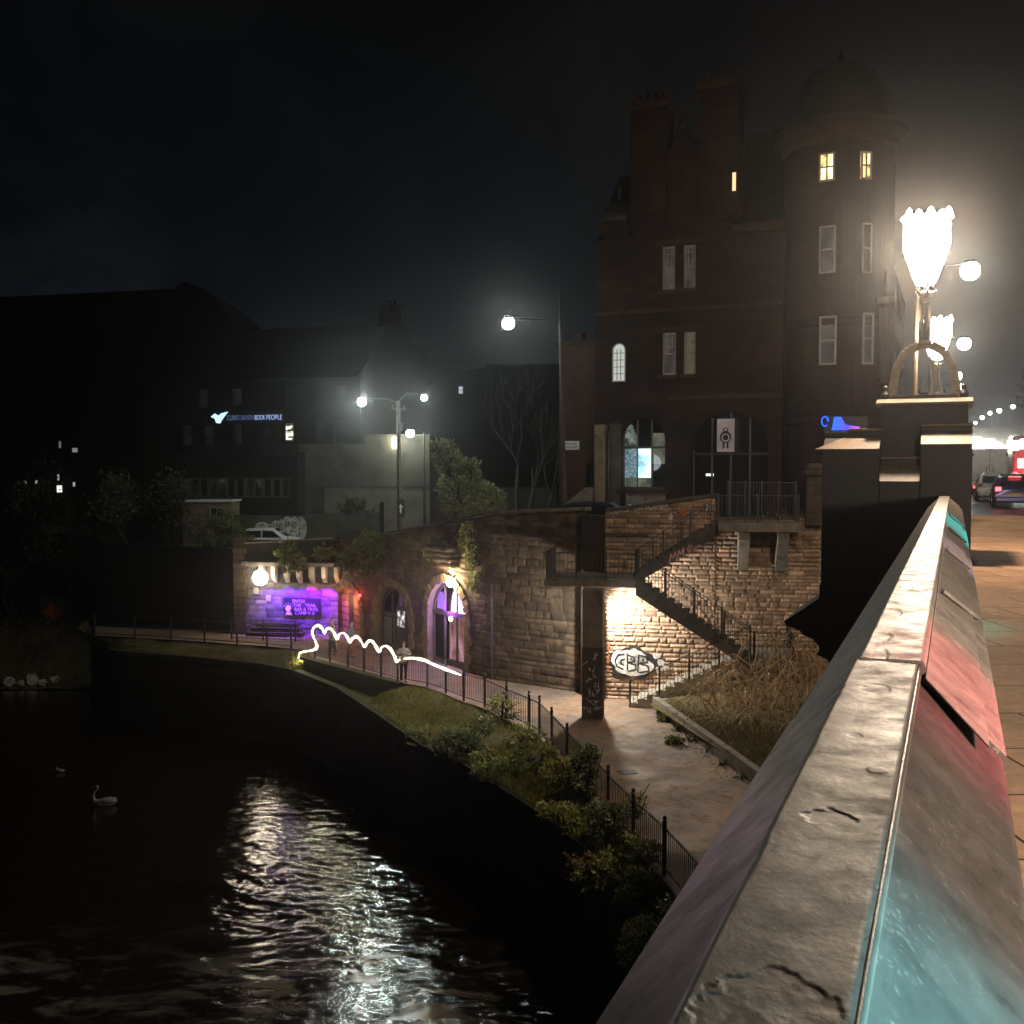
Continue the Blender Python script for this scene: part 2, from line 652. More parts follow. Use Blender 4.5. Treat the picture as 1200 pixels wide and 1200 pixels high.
b.build('sky', 'night_sky', kind='structure', smooth=True, fixn=False)

# ------------------------------------------------------------------ lamps
def point(name, loc, watts, col=(1, .82, .62), r=.12, parent=None):
    l = bpy.data.lights.new(name, 'POINT')
    l.energy = watts
    l.color = col
    l.shadow_soft_size = r
    o = bpy.data.objects.new(name, l)
    COL.objects.link(o)
    if parent is not None:
        q, base = parent, Vector((0, 0, 0))
        while q is not None:
            base = base + q.location
            q = q.parent
        o.parent = parent
        o.location = Vector(loc) - base
    else:
        o.location = loc
    return o


def spot(name, loc, target, watts, col, ang, blend=.8, r=.1, parent=None):
    l = bpy.data.lights.new(name, 'SPOT')
    l.energy = watts
    l.color = col
    l.spot_size = R(ang)
    l.spot_blend = blend
    l.shadow_soft_size = r
    o = bpy.data.objects.new(name, l)
    COL.objects.link(o)
    o.rotation_euler = (Vector(target) - Vector(loc)).to_track_quat('-Z', 'Y').to_euler()
    if parent is not None:
        q, base = parent, Vector((0, 0, 0))
        while q is not None:
            base = base + q.location
            q = q.parent
        o.parent = parent
        o.location = Vector(loc) - base
    else:
        o.location = loc
    return o


WARM = (1, .8, .6)
COOL = (.86, 1, .9)
glow('lantern_glow', (1, .93, .84), 9, True)
glow('lamp_cool', (.9, 1, .95), 14, True)
glow('lamp_warm', (1, .86, .62), 14, True)
glow('rope_glow', (1, .93, .68), 2.4)
glow('tail_red', (1, .05, .06), 9)
glow('head_white', (1, .97, .9), 30)

# ------------------------------------------------------------------ terrain heights
def zst(x):
    return float(np.interp(x, [-60, -15, -9.5, -5.5, -1, 3, 8, 14, 20], [-4.2, -3.5, -3.2, -2.6, -1.5, -1.1, -.6, -.2, -.16]))


A0, A1 = Vector((3.71, 40.5, 0)), Vector((12.6, 38.8, 0))
B0, B1 = Vector((-.93, 44.1, 0)), Vector((3.0, 41.35, 0))
C0, C1 = Vector((-9.53, 55.8, 0)), Vector((-.93, 44.1, 0))
E0, E1 = Vector((-14.75, 56.5, 0)), Vector((-9.53, 55.8, 0))
WLINE = [(-90, 74), (-30, 71), (-24, 61.5), (-15.3, 58.6), (-14.75, 56.5), (-9.53, 55.8), (-.93, 44.1), (3.0, 41.35), (3.71, 40.5), (12.6, 38.8), (14.5, 37.2), (60, 20), (140, 0)]
xs = sorted(set([-260, -150] + list(np.arange(-90, 30, 1.5)) + [p[0] for p in WLINE] + [60, 100, 140, 250]))
co, fc = [], []
dep = [.25, 6, 14, 30, 60, 120, 250, 470]
for x in xs:
    y0 = float(np.interp(x, [p[0] for p in WLINE], [p[1] for p in WLINE]))
    for d in dep:
        yy = y0 + d
        z = zst(x * 48 / max(48, min(yy, 75))) if x < 8 else zst(x)
        co.append((x, yy, z))
nd = len(dep)
for i in range(len(xs) - 1):
    for j in range(nd - 1):
        a = i * nd + j
        fc.append((a, a + nd, a + nd + 1, a + 1))
plain('tarmac', (.05, .048, .045), .6, 0, .35, 1.5, .3, 40)
plain('tarmac_wet', (.045, .042, .038), .35, 0, .35, 1.5, .3, 40)
MB().add(co, fc).build('street', 'tarmac', kind='structure', fixn=False)
MB().add([(-560, -560, -13.2), (560, -560, -13.2), (560, 560, -13.2), (-560, 560, -13.2)], [(0, 1, 2, 3)]).build('ground', 'soil', kind='structure', fixn=False)

# ------------------------------------------------------------------ river
m, ns, ln, out = new_mat('river')
b = ns.new('ShaderNodeBsdfPrincipled')
geo = ns.new('ShaderNodeNewGeometry')
mp = ns.new('ShaderNodeMapping')
mp.inputs['Rotation'].default_value = (0, 0, R(14))
mp.inputs['Scale'].default_value = (.5, 1.2, 1)
ln.new(geo.outputs['Position'], mp.inputs['Vector'])
b.inputs['Base Color'].default_value = (.014, .009, .005, 1)
b.inputs['Roughness'].default_value = .07
b.inputs['IOR'].default_value = 2.4
n1 = noise(ns, ln, mp.outputs[0], 2.6, 5, .6, .8)
n2 = noise(ns, ln, mp.outputs[0], 7.0, 4, .65, .8)
ad = ns.new('ShaderNodeMath')
ad.operation = 'MULTIPLY_ADD'
ln.new(n2.outputs['Fac'], ad.inputs[0])
ad.inputs[1].default_value = .5
ln.new(n1.outputs['Fac'], ad.inputs[2])
bp = ns.new('ShaderNodeBump')
bp.inputs['Strength'].default_value = .5
bp.inputs['Distance'].default_value = .026
ln.new(ad.outputs[0], bp.inputs['Height'])
ln.new(bp.outputs[0], b.inputs['Normal'])
# broken water: pale streaks drawn out along the current
at = ns.new('ShaderNodeAttribute')
at.attribute_name = 'tint'
mp2 = ns.new('ShaderNodeMapping')
mp2.inputs['Rotation'].default_value = (0, 0, R(20))
mp2.inputs['Scale'].default_value = (.6, 1.3, 1)
ln.new(geo.outputs['Position'], mp2.inputs['Vector'])
n3 = noise(ns, ln, mp2.outputs[0], .9, 7, .66, .7)
r3 = ramp(ns, [(.48, 0.0), (.6, 1.0)])
ln.new(n3.outputs['Fac'], r3.inputs['Fac'])
mu = ns.new('ShaderNodeMath')
mu.operation = 'MULTIPLY'
ln.new(r3.outputs['Color'], mu.inputs[0])
ln.new(at.outputs['Fac'], mu.inputs[1])
foam = ns.new('ShaderNodeBsdfDiffuse')
foam.inputs['Color'].default_value = (.36, .33, .29, 1)
ln.new(bp.outputs[0], foam.inputs['Normal'])
mx = ns.new('ShaderNodeMixShader')
ln.new(mu.outputs[0], mx.inputs[0])
ln.new(b.outputs[0], mx.inputs[1])
ln.new(foam.outputs[0], mx.inputs[2])
ln.new(mx.outputs[0], out.inputs['Surface'])
ZW = -11.8
NXW, NYW = 560, 640
gx, gy = np.meshgrid(np.linspace(-27, 10, NXW), np.linspace(13, 50, NYW), indexing='ij')
ca, sa = math.cos(R(14)), math.sin(R(14))
ux, uy = gx * ca - gy * sa, gx * sa + gy * ca
swirl = fbm(gx * .22, gy * .22, 40, 3) - .5
ux, uy = ux + 2.2 * swirl, uy + 1.6 * swirl
hz = .07 * (fbm(ux * .5, uy * 1.1, 3, 3) - .5) + .078 * (fbm(ux * 1.9, uy * 3.1, 9, 3) - .5)
calm = np.clip(.25 + 1.5 * fbm(gx * .16, gy * .16, 45, 2) - .25, .35, 1.25) * np.clip((46 - gy) / 14, .3, 1)
fade = np.clip(np.minimum(np.minimum(gx + 27, 50 - gy) / 5, 1), 0, 1)
co = np.stack([gx, gy, ZW - .12 * (1 - fade) + hz * calm * fade], -1).reshape(-1, 3)
ii = np.arange(NXW * NYW).reshape(NXW, NYW)
fc = np.stack([ii[:-1, :-1], ii[1:, :-1], ii[1:, 1:], ii[:-1, 1:]], -1).reshape(-1, 4)
foamy = np.clip((30 - gy) / 6, 0, 1) * np.clip((1.0 - gx) / 3, 0, 1) * np.clip(1.5 * fbm(gx * .2, gy * .3, 21, 3) - .38, 0, 1)
np_mesh('water', co, fc, 'river', kind='structure', smooth=True, tint=foamy.ravel())
b = MB()
b.add([(-300, -60, ZW - .125), (14, -60, ZW - .125), (14, 72, ZW - .125), (-300, 72, ZW - .125)], [(0, 1, 2, 3)])
b.build('water', 'river', kind='structure', fixn=False)

# ------------------------------------------------------------------ riverside path, bank, river wall
ZP = -7.5
fence_px = [(779, 1033), (747, 990), (718, 964), (693, 910), (651, 876), (634, 863), (622, 859), (593.5, 845), (567.5, 830), (542.5, 824), (521, 813), (500, 805)]
FP = [Vector((4.75, 16.0, ZP)), Vector((4.1, 19.3, ZP)), Vector((3.45, 22.8, ZP)), Vector((2.98, 24.8, ZP)), Vector((2.55, 26.8, ZP)), Vector((2.15, 28.9, ZP)), Vector((1.7, 31.2, ZP)),
      Vector((1.3, 33.3, ZP)), Vector((.95, 35.0, ZP)), Vector((.6, 35.7, ZP)), Vector((-.2, 37.2, ZP)), Vector((-1.05, 38.9, ZP)), Vector((-1.9, 40.0, ZP)), Vector((-2.7, 41.4, ZP)), Vector((-3.55, 42.6, ZP)),
      Vector((-4.9, 43.6, ZP)), Vector((-5.75, 44.6, ZP)), Vector((-6.65, 45.7, ZP)), Vector((-7.55, 46.8, ZP)), Vector((-8.6, 48.0, ZP)), Vector((-9.5, 49.0, ZP))]
FENCE2 = [Vector((-11.2, 51.6, ZP)), Vector((-12.6, 52.3, ZP)), Vector((-14.3, 52.9, ZP)), Vector((-16.2, 53.6, ZP)), Vector((-18.2, 54.3, ZP)), Vector((-20.4, 55.0, ZP)), Vector((-22.8, 55.6, ZP))]
RW = [(6.4, 12.0), (4.6, 17.5), (3.2, 22.0), (1.9, 26.3), (.95, 28.6), (-1.5, 33.5), (-3.0, 35.6), (-5.2, 40.2), (-7.6, 45.0), (-10.4, 49.0), (-12.5, 50.6), (-16, 52.3), (-21, 54.2), (-23.6, 57.0), (-25.6, 62.0), (-26.5, 66)]
m, ns, ln, out = new_mat('path')
b = ns.new('ShaderNodeBsdfPrincipled')
geo = ns.new('ShaderNodeNewGeometry')
n1 = noise(ns, ln, geo.outputs['Position'], .42, 5, .6, .4)
r1 = ramp(ns, [(.42, (.16, .122, .1)), (.5, (.22, .155, .108)), (.6, (.26, .16, .098)), (.75, (.18, .136, .108))])
ln.new(n1.outputs['Fac'], r1.inputs['Fac'])
n2 = noise(ns, ln, geo.outputs['Position'], 22, 6, .75)
r2 = ramp(ns, [(.35, (.72, .72, .72)), (.65, (1.12, 1.12, 1.12))])
ln.new(n2.outputs['Fac'], r2.inputs['Fac'])
c = mixc(ns, ln, r1.outputs[0], r2.outputs[0], 1.0, 'MULTIPLY')
wp = ns.new('ShaderNodeVectorMath')
wp.operation = 'MULTIPLY_ADD'
nw = noise(ns, ln, geo.outputs['Position'], 1.1, 4, .6)
ln.new(nw.outputs['Color'], wp.inputs[0])
wp.inputs[1].default_value = (1.3, 1.3, 0)
ln.new(geo.outputs['Position'], wp.inputs[2])
vc = ns.new('ShaderNodeTexVoronoi')
vc.feature = 'DISTANCE_TO_EDGE'
vc.inputs['Scale'].default_value = .34
ln.new(wp.outputs[0], vc.inputs['Vector'])
rc_ = ramp(ns, [(0, (.3, .28, .26)), (.012, (.45, .42, .4)), (.022, (1, 1, 1))])
ln.new(vc.outputs['Distance'], rc_.inputs['Fac'])
c = mixc(ns, ln, c, rc_.outputs[0], .3, 'MULTIPLY')
n7 = noise(ns, ln, geo.outputs['Position'], 3.1, 8, .75, .5)
r7 = ramp(ns, [(.36, (.5, .48, .46)), (.48, (1, 1, 1)), (.72, (1.1, 1.1, 1.1))])
ln.new(n7.outputs['Fac'], r7.inputs['Fac'])
c = mixc(ns, ln, c, r7.outputs[0], 1.0, 'MULTIPLY')
ln.new(c, b.inputs['Base Color'])
n3 = noise(ns, ln, geo.outputs['Position'], .8, 5, .6, .3)
r3 = ramp(ns, [(.4, (.68,) * 3), (.6, (.95,) * 3)])
ln.new(n3.outputs['Fac'], r3.inputs['Fac'])
ln.new(r3.outputs[0], b.inputs['Roughness'])
bp = ns.new('ShaderNodeBump')
bp.inputs['Strength'].default_value = .25
bp.inputs['Distance'].default_value = .02
ln.new(n2.outputs['Fac'], bp.inputs['Height'])
ln.new(bp.outputs[0], b.inputs['Normal'])
ln.new(b.outputs[0], out.inputs['Surface'])
edge = [Vector((p.x - .12, p.y - .06, ZP)) for p in FP] + [Vector((-10.4, 51.2, ZP))] + [p + Vector((0, -.12, 0)) for p in FENCE2]
back = [(-24, 58.8), (-14.7, 56.8), (-9.4, 56.0), (-.8, 44.4), (3.1, 41.5), (3.9, 40.7), (13.5, 38.6), (15, 20), (13, 14)]
MB().plate([(p.x, p.y) for p in edge] + back, [], (0, 0, ZP), (1, 0, 0), (0, 1, 0), (0, 0, 1)).build('path', 'path', kind='structure', fixn=False)


def along(poly, n):
    pts = [Vector(p) for p in poly]
    L = [0]
    for a, c in zip(pts, pts[1:]):
        L.append(L[-1] + (c - a).length)
    res = []
    for k in range(n):
        d = L[-1] * k / (n - 1)
        i = max(j for j in range(len(L)) if L[j] <= d + 1e-9)
        i = min(i, len(pts) - 2)
        f = (d - L[i]) / max(1e-9, L[i + 1] - L[i])
        res.append(pts[i].lerp(pts[i + 1], f))
    return res


# the bank: a strip from the path's edge down to the river wall's top
fl = [p + Vector((-.1, -.05, 0)) for p in FP] + [Vector((-10.2, 50.4, ZP))] + [p + Vector((0, -.1, 0)) for p in FENCE2] + [Vector((-25, 58.6, ZP - .2)), Vector((-26.2, 63.5, ZP - .5)), Vector((-27, 67, ZP - .6))]
rl = [Vector((x, y, 0)) for x, y in RW]
fa = along(fl, 150)
rln = np.array([(q.x, q.y) for q in along(rl, 600)])
BK = np.zeros((150, 12, 3))
for i in range(150):
    f = fa[i]
    r = Vector((*rln[np.argmin((rln[:, 0] - f.x) ** 2 + (rln[:, 1] - f.y) ** 2)], 0))
    zr = -8.05 if f.y > 25 else -8.2
    lw = 1.0 if (-9.9 < f.x < -4.6 and f.y < 50) else 0.0
    for j in range(12):
        k = j / 11
        q = f.lerp(Vector((r.x, r.y, 0)), k)
        z0 = ZP - .06 - lw * .95
        z = z0 * (1 - k) + (zr - lw * .2) * k + .13 * (vnoise(np.array([q.x * 1.3]), np.array([q.y * 1.3]), 5)[0] - .5)
        if j == 11:
            z = zr - lw * .2
        BK[i, j] = (q.x, q.y, z)
plain('bank_earth', (.13, .105, .05), .95, 0, .55, 2.2, .9, 18)
ii = np.arange(1800).reshape(150, 12)
fc = np.stack([ii[:-1, :-1], ii[1:, :-1], ii[1:, 1:], ii[:-1, 1:]], -1).reshape(-1, 4)
np_mesh('terrain', BK.reshape(-1, 3), fc, 'bank_earth', kind='structure', smooth=True)

# the river wall: rough blocks down to the water (its run follows the bank's edge)
def grid_wall(name, pts, z0, ztop, row, blk, res, depth, mat, parent=None, seed=0, hole=None, step=0.0, label=None, cat=None):
    """a wall of rock-faced blocks along a polyline, real relief: every block bulges, joints sit back"""
    pts = [Vector(p) for p in pts]
    segs = [(c - a).length for a, c in zip(pts, pts[1:])]
    L = sum(segs)
    nu = int(L / res) + 1
    cum = np.concatenate([[0], np.cumsum(segs)])
    u = np.linspace(0, L, nu)
    px = np.interp(u, cum, [p.x for p in pts])
    py = np.interp(u, cum, [p.y for p in pts])
    tx, ty = np.gradient(px), np.gradient(py)
    l = np.sqrt(tx ** 2 + ty ** 2)
    nx, ny = ty / l, -tx / l                       # outwards: to the right of the run
    top = np.array([ztop(a) for a in u]) if callable(ztop) else np.full(nu, float(ztop))
    nv = int((top.max() - z0) / res) + 1
    V = z0 + (top[:, None] - z0) * np.linspace(0, 1, nv)[None, :]
    U = np.repeat(u[:, None], nv, 1)
    r = np.random.default_rng(seed + 100)
    rows = [z0]
    while rows[-1] < top.max() + 1:
        rows.append(rows[-1] + row * r.uniform(.75, 1.3))
    rows = np.array(rows)
    Vj = V + .02 * (fbm(U * .8, V * .8, seed + 4, 2) - .5)
    ri = np.clip(np.searchsorted(rows, Vj) - 1, 0, len(rows) - 2)
    dv = np.minimum(Vj - rows[ri], rows[ri + 1] - Vj)
    bid = np.zeros_like(U)
    du = np.full_like(U, 9.0)
    for k in range(len(rows) - 1):
        cuts = [-r.uniform(0, blk)]
        while cuts[-1] < L + blk:
            cuts.append(cuts[-1] + blk * r.uniform(.55, 1.6))
        cuts = np.array(cuts)
        mk = ri == k
        if not mk.any():
            continue
        ci = np.clip(np.searchsorted(cuts, U[mk]) - 1, 0, len(cuts) - 2)
        du[mk] = np.minimum(U[mk] - cuts[ci], cuts[ci + 1] - U[mk])
        bid[mk] = k * 517 + ci
    rt = r.random(2000000 if bid.max() > 199999 else 200000)
    t = rt[bid.astype(int) % len(rt)]
    t2 = rt[(bid.astype(int) * 7 + 13) % len(rt)]
    ed = np.minimum(du, dv)
    k = np.clip(ed / .075, 0, 1)
    k = k * k * (3 - 2 * k)
    h = depth * (k * (.45 + .75 * t2) + .7 * (fbm(U * 5, V * 5, seed, 4) - .5) * k)
    h[ed < .008] -= depth * .3
    X = px[:, None] + nx[:, None] * h
    Y = py[:, None] + ny[:, None] * h
    co = np.stack([X, Y, V], -1).reshape(-1, 3)
    ii = np.arange(nu * nv).reshape(nu, nv)
    fc = np.stack([ii[:-1, :-1], ii[1:, :-1], ii[1:, 1:], ii[:-1, 1:]], -1)
    if hole is not None:
        uc = (U[:-1, :-1] + U[1:, 1:]) / 2
        vc = (V[:-1, :-1] + V[1:, 1:]) / 2
        fc = fc[~hole(uc, vc)]
    fc = fc.reshape(-1, 4)
    tint = t * .75 + .25 * fbm(U * .7, V * .7, seed + 8, 3)
    tint = np.where(ed < .012, 0.1, tint)
    return np_mesh(name, co, fc, mat, parent, label, cat, tint=tint.ravel(), smooth=False)


rw = [Vector((x, y, 0)) for x, y in RW][::-1]
t_rw = thing('river_wall', 'tall dark wet stone wall dropping from the grassy bank into the river', 'river wall', (-4, 38, -13))
grid_wall('wall', rw, -12.6, -8.1, .42, .8, .16, .07, 'stone_wet', t_rw, 31)
b = MB()
cp = [Vector((x, y, -8.13)) for x, y in RW]
for a, c in zip(cp, cp[1:]):
    b.bar(a, c + (c - a).normalized() * .05, .38, .16)
b.build('coping', 'mossy_cap', t_rw)

# low wall under the railing with a mossy top, before the grass slope
lw0, lw1 = Vector((-10.1, 49.2, 0)), Vector((-4.7, 43.3, 0))
t_lw = thing('low_wall', 'low mossy topped wall holding up the path below the glowing rope light', 'low wall', (-7.4, 46.2, -8.7))
grid_wall('wall', [lw0, lw1, Vector((-4.3, 43.7, 0))], -8.75, -7.62, .34, .7, .06, .03, 'stone_wet', t_lw, 44)
b = MB()
b.bar(lw0 + Vector((0, .12, -7.56)), lw1 + Vector((0, .12, -7.56)), .42, .13)
b.build('coping', 'mossy_cap', t_lw, bevel=.02)

# grass on the bank
def grass(name, n, mat, where, hmin, hmax, seed):
    r = np.random.default_rng(seed)
    co, fc, ti = [], [], []
    cnt = 0
    cells = BK
    while cnt < n:
        i = r.integers(0, 148)
        j = r.integers(0, 11)
        a, c = r.random(), r.random()
        p = (BK[i, j] * (1 - a) + BK[i + 1, j] * a) * (1 - c) + (BK[i, j + 1] * (1 - a) + BK[i + 1, j + 1] * a) * c
        if not where(p, r):
            continue
        h = r.uniform(hmin, hmax)
        an = r.uniform(0, 2 * PI)
        wd = r.uniform(.008, .02)
        dx, dy = math.cos(an) * wd, math.sin(an) * wd
        lx, ly = r.normal(0, .35) * h, r.normal(0, .35) * h
        k = len(co)
        co += [(p[0] - dx, p[1] - dy, p[2] - .02), (p[0] + dx, p[1] + dy, p[2] - .02), (p[0] + lx, p[1] + ly, p[2] + h)]
        fc.append((k, k + 1, k + 2))
        ti += [r.random() * .6, r.random() * .6, r.random()]
        cnt += 1
    return np_mesh(name, np.array(co), np.array(fc), mat, kind='stuff', label='short rough grass growing on the sloping river bank', cat='grass', tint=np.array(ti))


patch = lambda p: vnoise(np.array([p[0] * .8]), np.array([p[1] * .8]), 77)[0]
grass('grass', 46000, 'grass_blade', lambda p, r: p[1] < 51 and p[0] > -11 and r.random() < .25 + 1.2 * (patch(p) - .3), .05, .17, 5)

# ------------------------------------------------------------------ stone arch infill helper
def arch_loop(u0, u1, v0, spring, n=14, rise=None):
    r = (u1 - u0) / 2
    k = (rise or r) / r
    pts = [(u0, v0), (u1, v0)]
    for i in range(n + 1):
        a = PI * i / n
        pts.append(((u0 + u1) / 2 + r * math.cos(a), spring + k * r * math.sin(a)))
    return pts


def arch_test(u0, u1, spring, rise, pad=0.0):
    uc, r = (u0 + u1) / 2, (u1 - u0) / 2 + pad
    return lambda U, V: (np.abs(U - uc) < r) & ((V < spring) | (((U - uc) / r) ** 2 + ((V - spring) / (rise + pad)) ** 2 < 1))


def wallframe(p0, p1):
    U = (Vector(p1) - Vector(p0)).normalized()
    return Vector(p0), U, Vector((U.y, -U.x, 0))


def on_wall(px, py, p0, p1):
    o, U, n = wallframe(p0, p1)
    p = PL(px, py, o, n)
    return (p - o).dot(U), p.z


# ------------------------------------------------------------------ wall beside the stairs (rock-faced, lit from under the landing)
t = thing('stair_wall', 'rock faced stone wall behind the outdoor stairs, floodlit under the landing', 'stone wall', ((A0 + A1) / 2 + Vector((0, 0, ZP))))
o, U, n = wallframe(A0, A1)
LA = (A1 - A0).length


def topA(u):
    return float(np.interp(u, [0, 4.25, 4.3, 9.2], [-.05, .6, -.25, -.25]))


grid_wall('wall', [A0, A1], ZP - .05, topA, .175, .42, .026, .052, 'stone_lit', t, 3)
b = MB()
b.bar(o + Vector((0, 0, 0)) + n * .05, o + U * 4.28 + n * .05 + Vector((0, 0, .64)), .42, .12)
b.build('coping', 'concrete_dark', t, bevel=.015)
b = MB()
b.bar(o + n * .06 + Vector((0, 0, -.95)), o + U * 1.7 + n * .06 + Vector((0, 0, -.95)), .16, .12)
b.build('string_course', 'concrete_dark', t)


def ribbon(b, pts, o, U, V, n, w, off):
    """flat paint stroke along (u, v) points on a wall"""
    for (a0, c0), (a1, c1) in zip(pts, pts[1:]):
        p, q = o + U * a0 + V * c0 + n * off, o + U * a1 + V * c1 + n * off
        if (q - p).length < 1e-5:
            continue
        d = (q - p).normalized()
        s = d.cross(n) * (w / 2)
        e = d * (w * .3)
        b.add([p - s - e, q - s + e, q + s + e, p + s - e], [(0, 1, 2, 3)])
    return b


STROKES = {
    'S': [[(.9, .85), (.5, 1), (.1, .8), (.8, .3), (.5, 0), (.05, .15)]],
    'A': [[(0, 0), (.5, 1), (.95, 0)], [(.2, .4), (.8, .4)]],
    'M': [[(0, 0), (.12, 1), (.5, .4), (.85, 1), (1, 0)]],
    'P': [[(.05, -.1), (.1, 1), (.8, .9), (.75, .5), (.1, .45)]],
    'U': [[(.05, 1), (.1, .2), (.5, 0), (.85, .2), (.9, 1)]],
    'C': [[(.9, .85), (.4, 1), (.05, .5), (.4, 0), (.9, .15)]],
    'L': [[(.1, 1), (.1, 0), (.8, .05)]],
    '-': [[(.1, .45), (.9, .5)]],
    '*': [[(.1, .0), (.5, 1), (.9, 0), (0, .65), (1, .65), (.1, 0)]],
    '9': [[(.8, .6), (.4, .45), (.15, .75), (.5, 1), (.85, .8), (.8, .5), (.4, 0)]],
    '~': [[(0, .4), (.25, .6), (.45, .35), (.7, .6), (1, .4)]],
    'O': [[(.5, 0), (.1, .4), (.3, .95), (.75, .95), (.95, .45), (.5, 0)]],
    'I': [[(.4, 0), (.45, 1)]],
    'H': [[(.1, 0), (.15, 1)], [(.8, 0), (.85, 1)], [(.1, .5), (.85, .5)]],
}


def scrawl(b, text, u, v, h, w, o, U, n, lw, off, tilt=0.0, rnd=None):
    for ch in text:
        for st in STROKES.get(ch, []):
            ribbon(b, [(u + x * w * .8 + .12 * y * w, v + y * h + tilt * (u + x * w)) for x, y in st], o, U, Vector((0, 0, 1)), n, lw, off)
        u += w
    return b


# painted writing on the parapet over the stairs
u0, v0 = on_wall(712, 602, A0, A1)
b = MB()
scrawl(b, 'SAM-', .12, -.14, .16, .19, o, U, n, .028, .1, .02)
scrawl(b, 'PUMUMP', .86, -.07, .24, .27, o, U, n, .04, .1, .06)
scrawl(b, '*', 2.42, -.36, .26, .26, o, U, n, .032, .1)
b.build('graffiti', 'graffiti_pale', t, fixn=False)
b = MB()
oo = [(3.0 + .17 * math.cos(a) * (1 + .15 * math.sin(3 * a)), -.1 + .2 * math.sin(a)) for a in [2 * PI * i / 16 for i in range(16)]]
b.plate(oo, [], o + n * .1, U, (0, 0, 1), n)
b.build('graffiti', 'graffiti_orange', t, fixn=False)
b = MB()
scrawl(b, 'H', 3.9, -.1, .3, .24, o, U, n, .035, .1, .03)
b.build('graffiti', 'graffiti_pale', t, fixn=False)

# the big rounded throw-up on the lit wall
cu, cv = on_wall(741, 776, A0, A1)
def blob(cu, cv, ru, rv, lob, ph, seed):
    r = random.Random(seed)
    pts = []
    for i in range(44):
        a = 2 * PI * i / 44
        k = 1 + .09 * math.sin(lob * a + ph) + .05 * math.sin(2 * lob * a + 1)
        pts.append((cu + ru * math.cos(a) * k, cv + rv * math.sin(a) * k))
    return pts
b = MB()
b.plate(blob(cu, cv, .93, .62, 5, .4, 1), [], o + n * .088, U, (0, 0, 1), n)
b.build('graffiti', 'graffiti_black', t, fixn=False)
b = MB()
for (a, c, ru, rv, l, ph) in [(-.34, .06, .47, .47, 3, 0), (.1, .22, .42, .32, 4, 1), (.3, -.12, .5, .4, 3, 2), (-.1, -.25, .5, .26, 4, .5)]:
    b.plate(blob(cu + a, cv + c, ru, rv, l, ph, 2), [], o + n * (.1 + .003 * (l + ph)), U, (0, 0, 1), n)
for i, (a, c) in enumerate([(.95, .3), (1.12, .05), (1.05, -.25), (1.3, -.15)]):
    b.plate(blob(cu + a, cv + c, .14, .12, 3, a, 3), [], o + n * .1, U, (0, 0, 1), n)
b.build('graffiti', 'graffiti_white', t, fixn=False)
b = MB()
for st in ([(-.32, .34), (-.55, .3), (-.68, .08), (-.6, -.16), (-.36, -.26)], [(-.3, .14), (-.44, .1), (-.46, -.04), (-.34, -.08)], [(-.2, .36), (-.18, -.3)], [(-.18, .3), (.06, .24), (.1, .06), (-.16, .02)], [(-.16, .0), (.14, -.08), (.14, -.26), (-.14, -.34)],
           [(.26, .34), (.22, -.36)], [(.26, .32), (.56, .26), (.6, .04), (.3, .0)], [(.3, -.02), (.62, -.1), (.66, -.3), (.28, -.38)], [(-.05, .16), (.0, .14)], [(.4, .16), (.46, .14)]):
    ribbon(b, [(cu + x, cv + y) for x, y in st], o, U, Vector((0, 0, 1)), n, .05, .128)
b.build('graffiti', 'graffiti_black', t, fixn=False)
b = MB()
for k in range(3):
    ribbon(b, [(.12 + .07 * math.sin(i * 1.9 + k), -5.3 - k * .45 - .06 * i) for i in range(6)], o, U, Vector((0, 0, 1)), n, .05, .1)
b.build('graffiti', 'graffiti_orange', t, fixn=False)

# ------------------------------------------------------------------ blank viaduct wall with the pilaster, left of the stairs
t = thing('viaduct_wall', 'dark coursed stone wall with a pilaster between the stairs and the lit arch', 'stone wall', ((B0 + B1) / 2 + Vector((0, 0, ZP))))
ob, Ub, nb_ = wallframe(B0, B1)
LB = (B1 - B0).length
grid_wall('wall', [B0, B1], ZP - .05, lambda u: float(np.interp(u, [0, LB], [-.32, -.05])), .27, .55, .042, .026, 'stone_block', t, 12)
b = MB()
pil = [Vector((3.0, 41.35, 0)) + nb_ * .0, Vector((3.0, 41.35, 0)) + nb_ * .42, A0 + n * .55, A0 + n * .0]
b.prism([(p.x, p.y) for p in pil], (0, 0, ZP), (1, 0, 0), (0, 1, 0), (0, 0, 1), 7.3)
plain('pilaster_stone', (.12, .095, .07), .85, 0, .5, 2.2, .6, 14)
masonry('ashlar_wall', (.085, .065, .047), (.065, .05, .036), (.03, .024, .018), .7, .34, .014)
b.build('pilaster', 'ashlar_wall', t, bevel=.03)
b = MB()
b.bar(ob + nb_ * .08 + Vector((0, 0, -.26)), ob + Ub * (LB + .15) + nb_ * .08 + Vector((0, 0, .03)), .5, .14)
b.build('coping', 'concrete', t, bevel=.02)
b = MB()
b.bar(ob + nb_ * .08 + Vector((0, 0, -1.2)), ob + Ub * (LB + .1) + nb_ * .08 + Vector((0, 0, -1.1)), .26, .14)
b.build('string_course', 'concrete_dark', t, bevel=.02)
b = MB()
pp = on_wall(578, 735, B0, B1)
b.tube([ob + Ub * pp[0] + nb_ * .12 + Vector((0, 0, -3.9)), ob + Ub * pp[0] + nb_ * .12 + Vector((0, 0, -7.45))], .05, 8)
b.build('drain_pipe', 'iron', t)

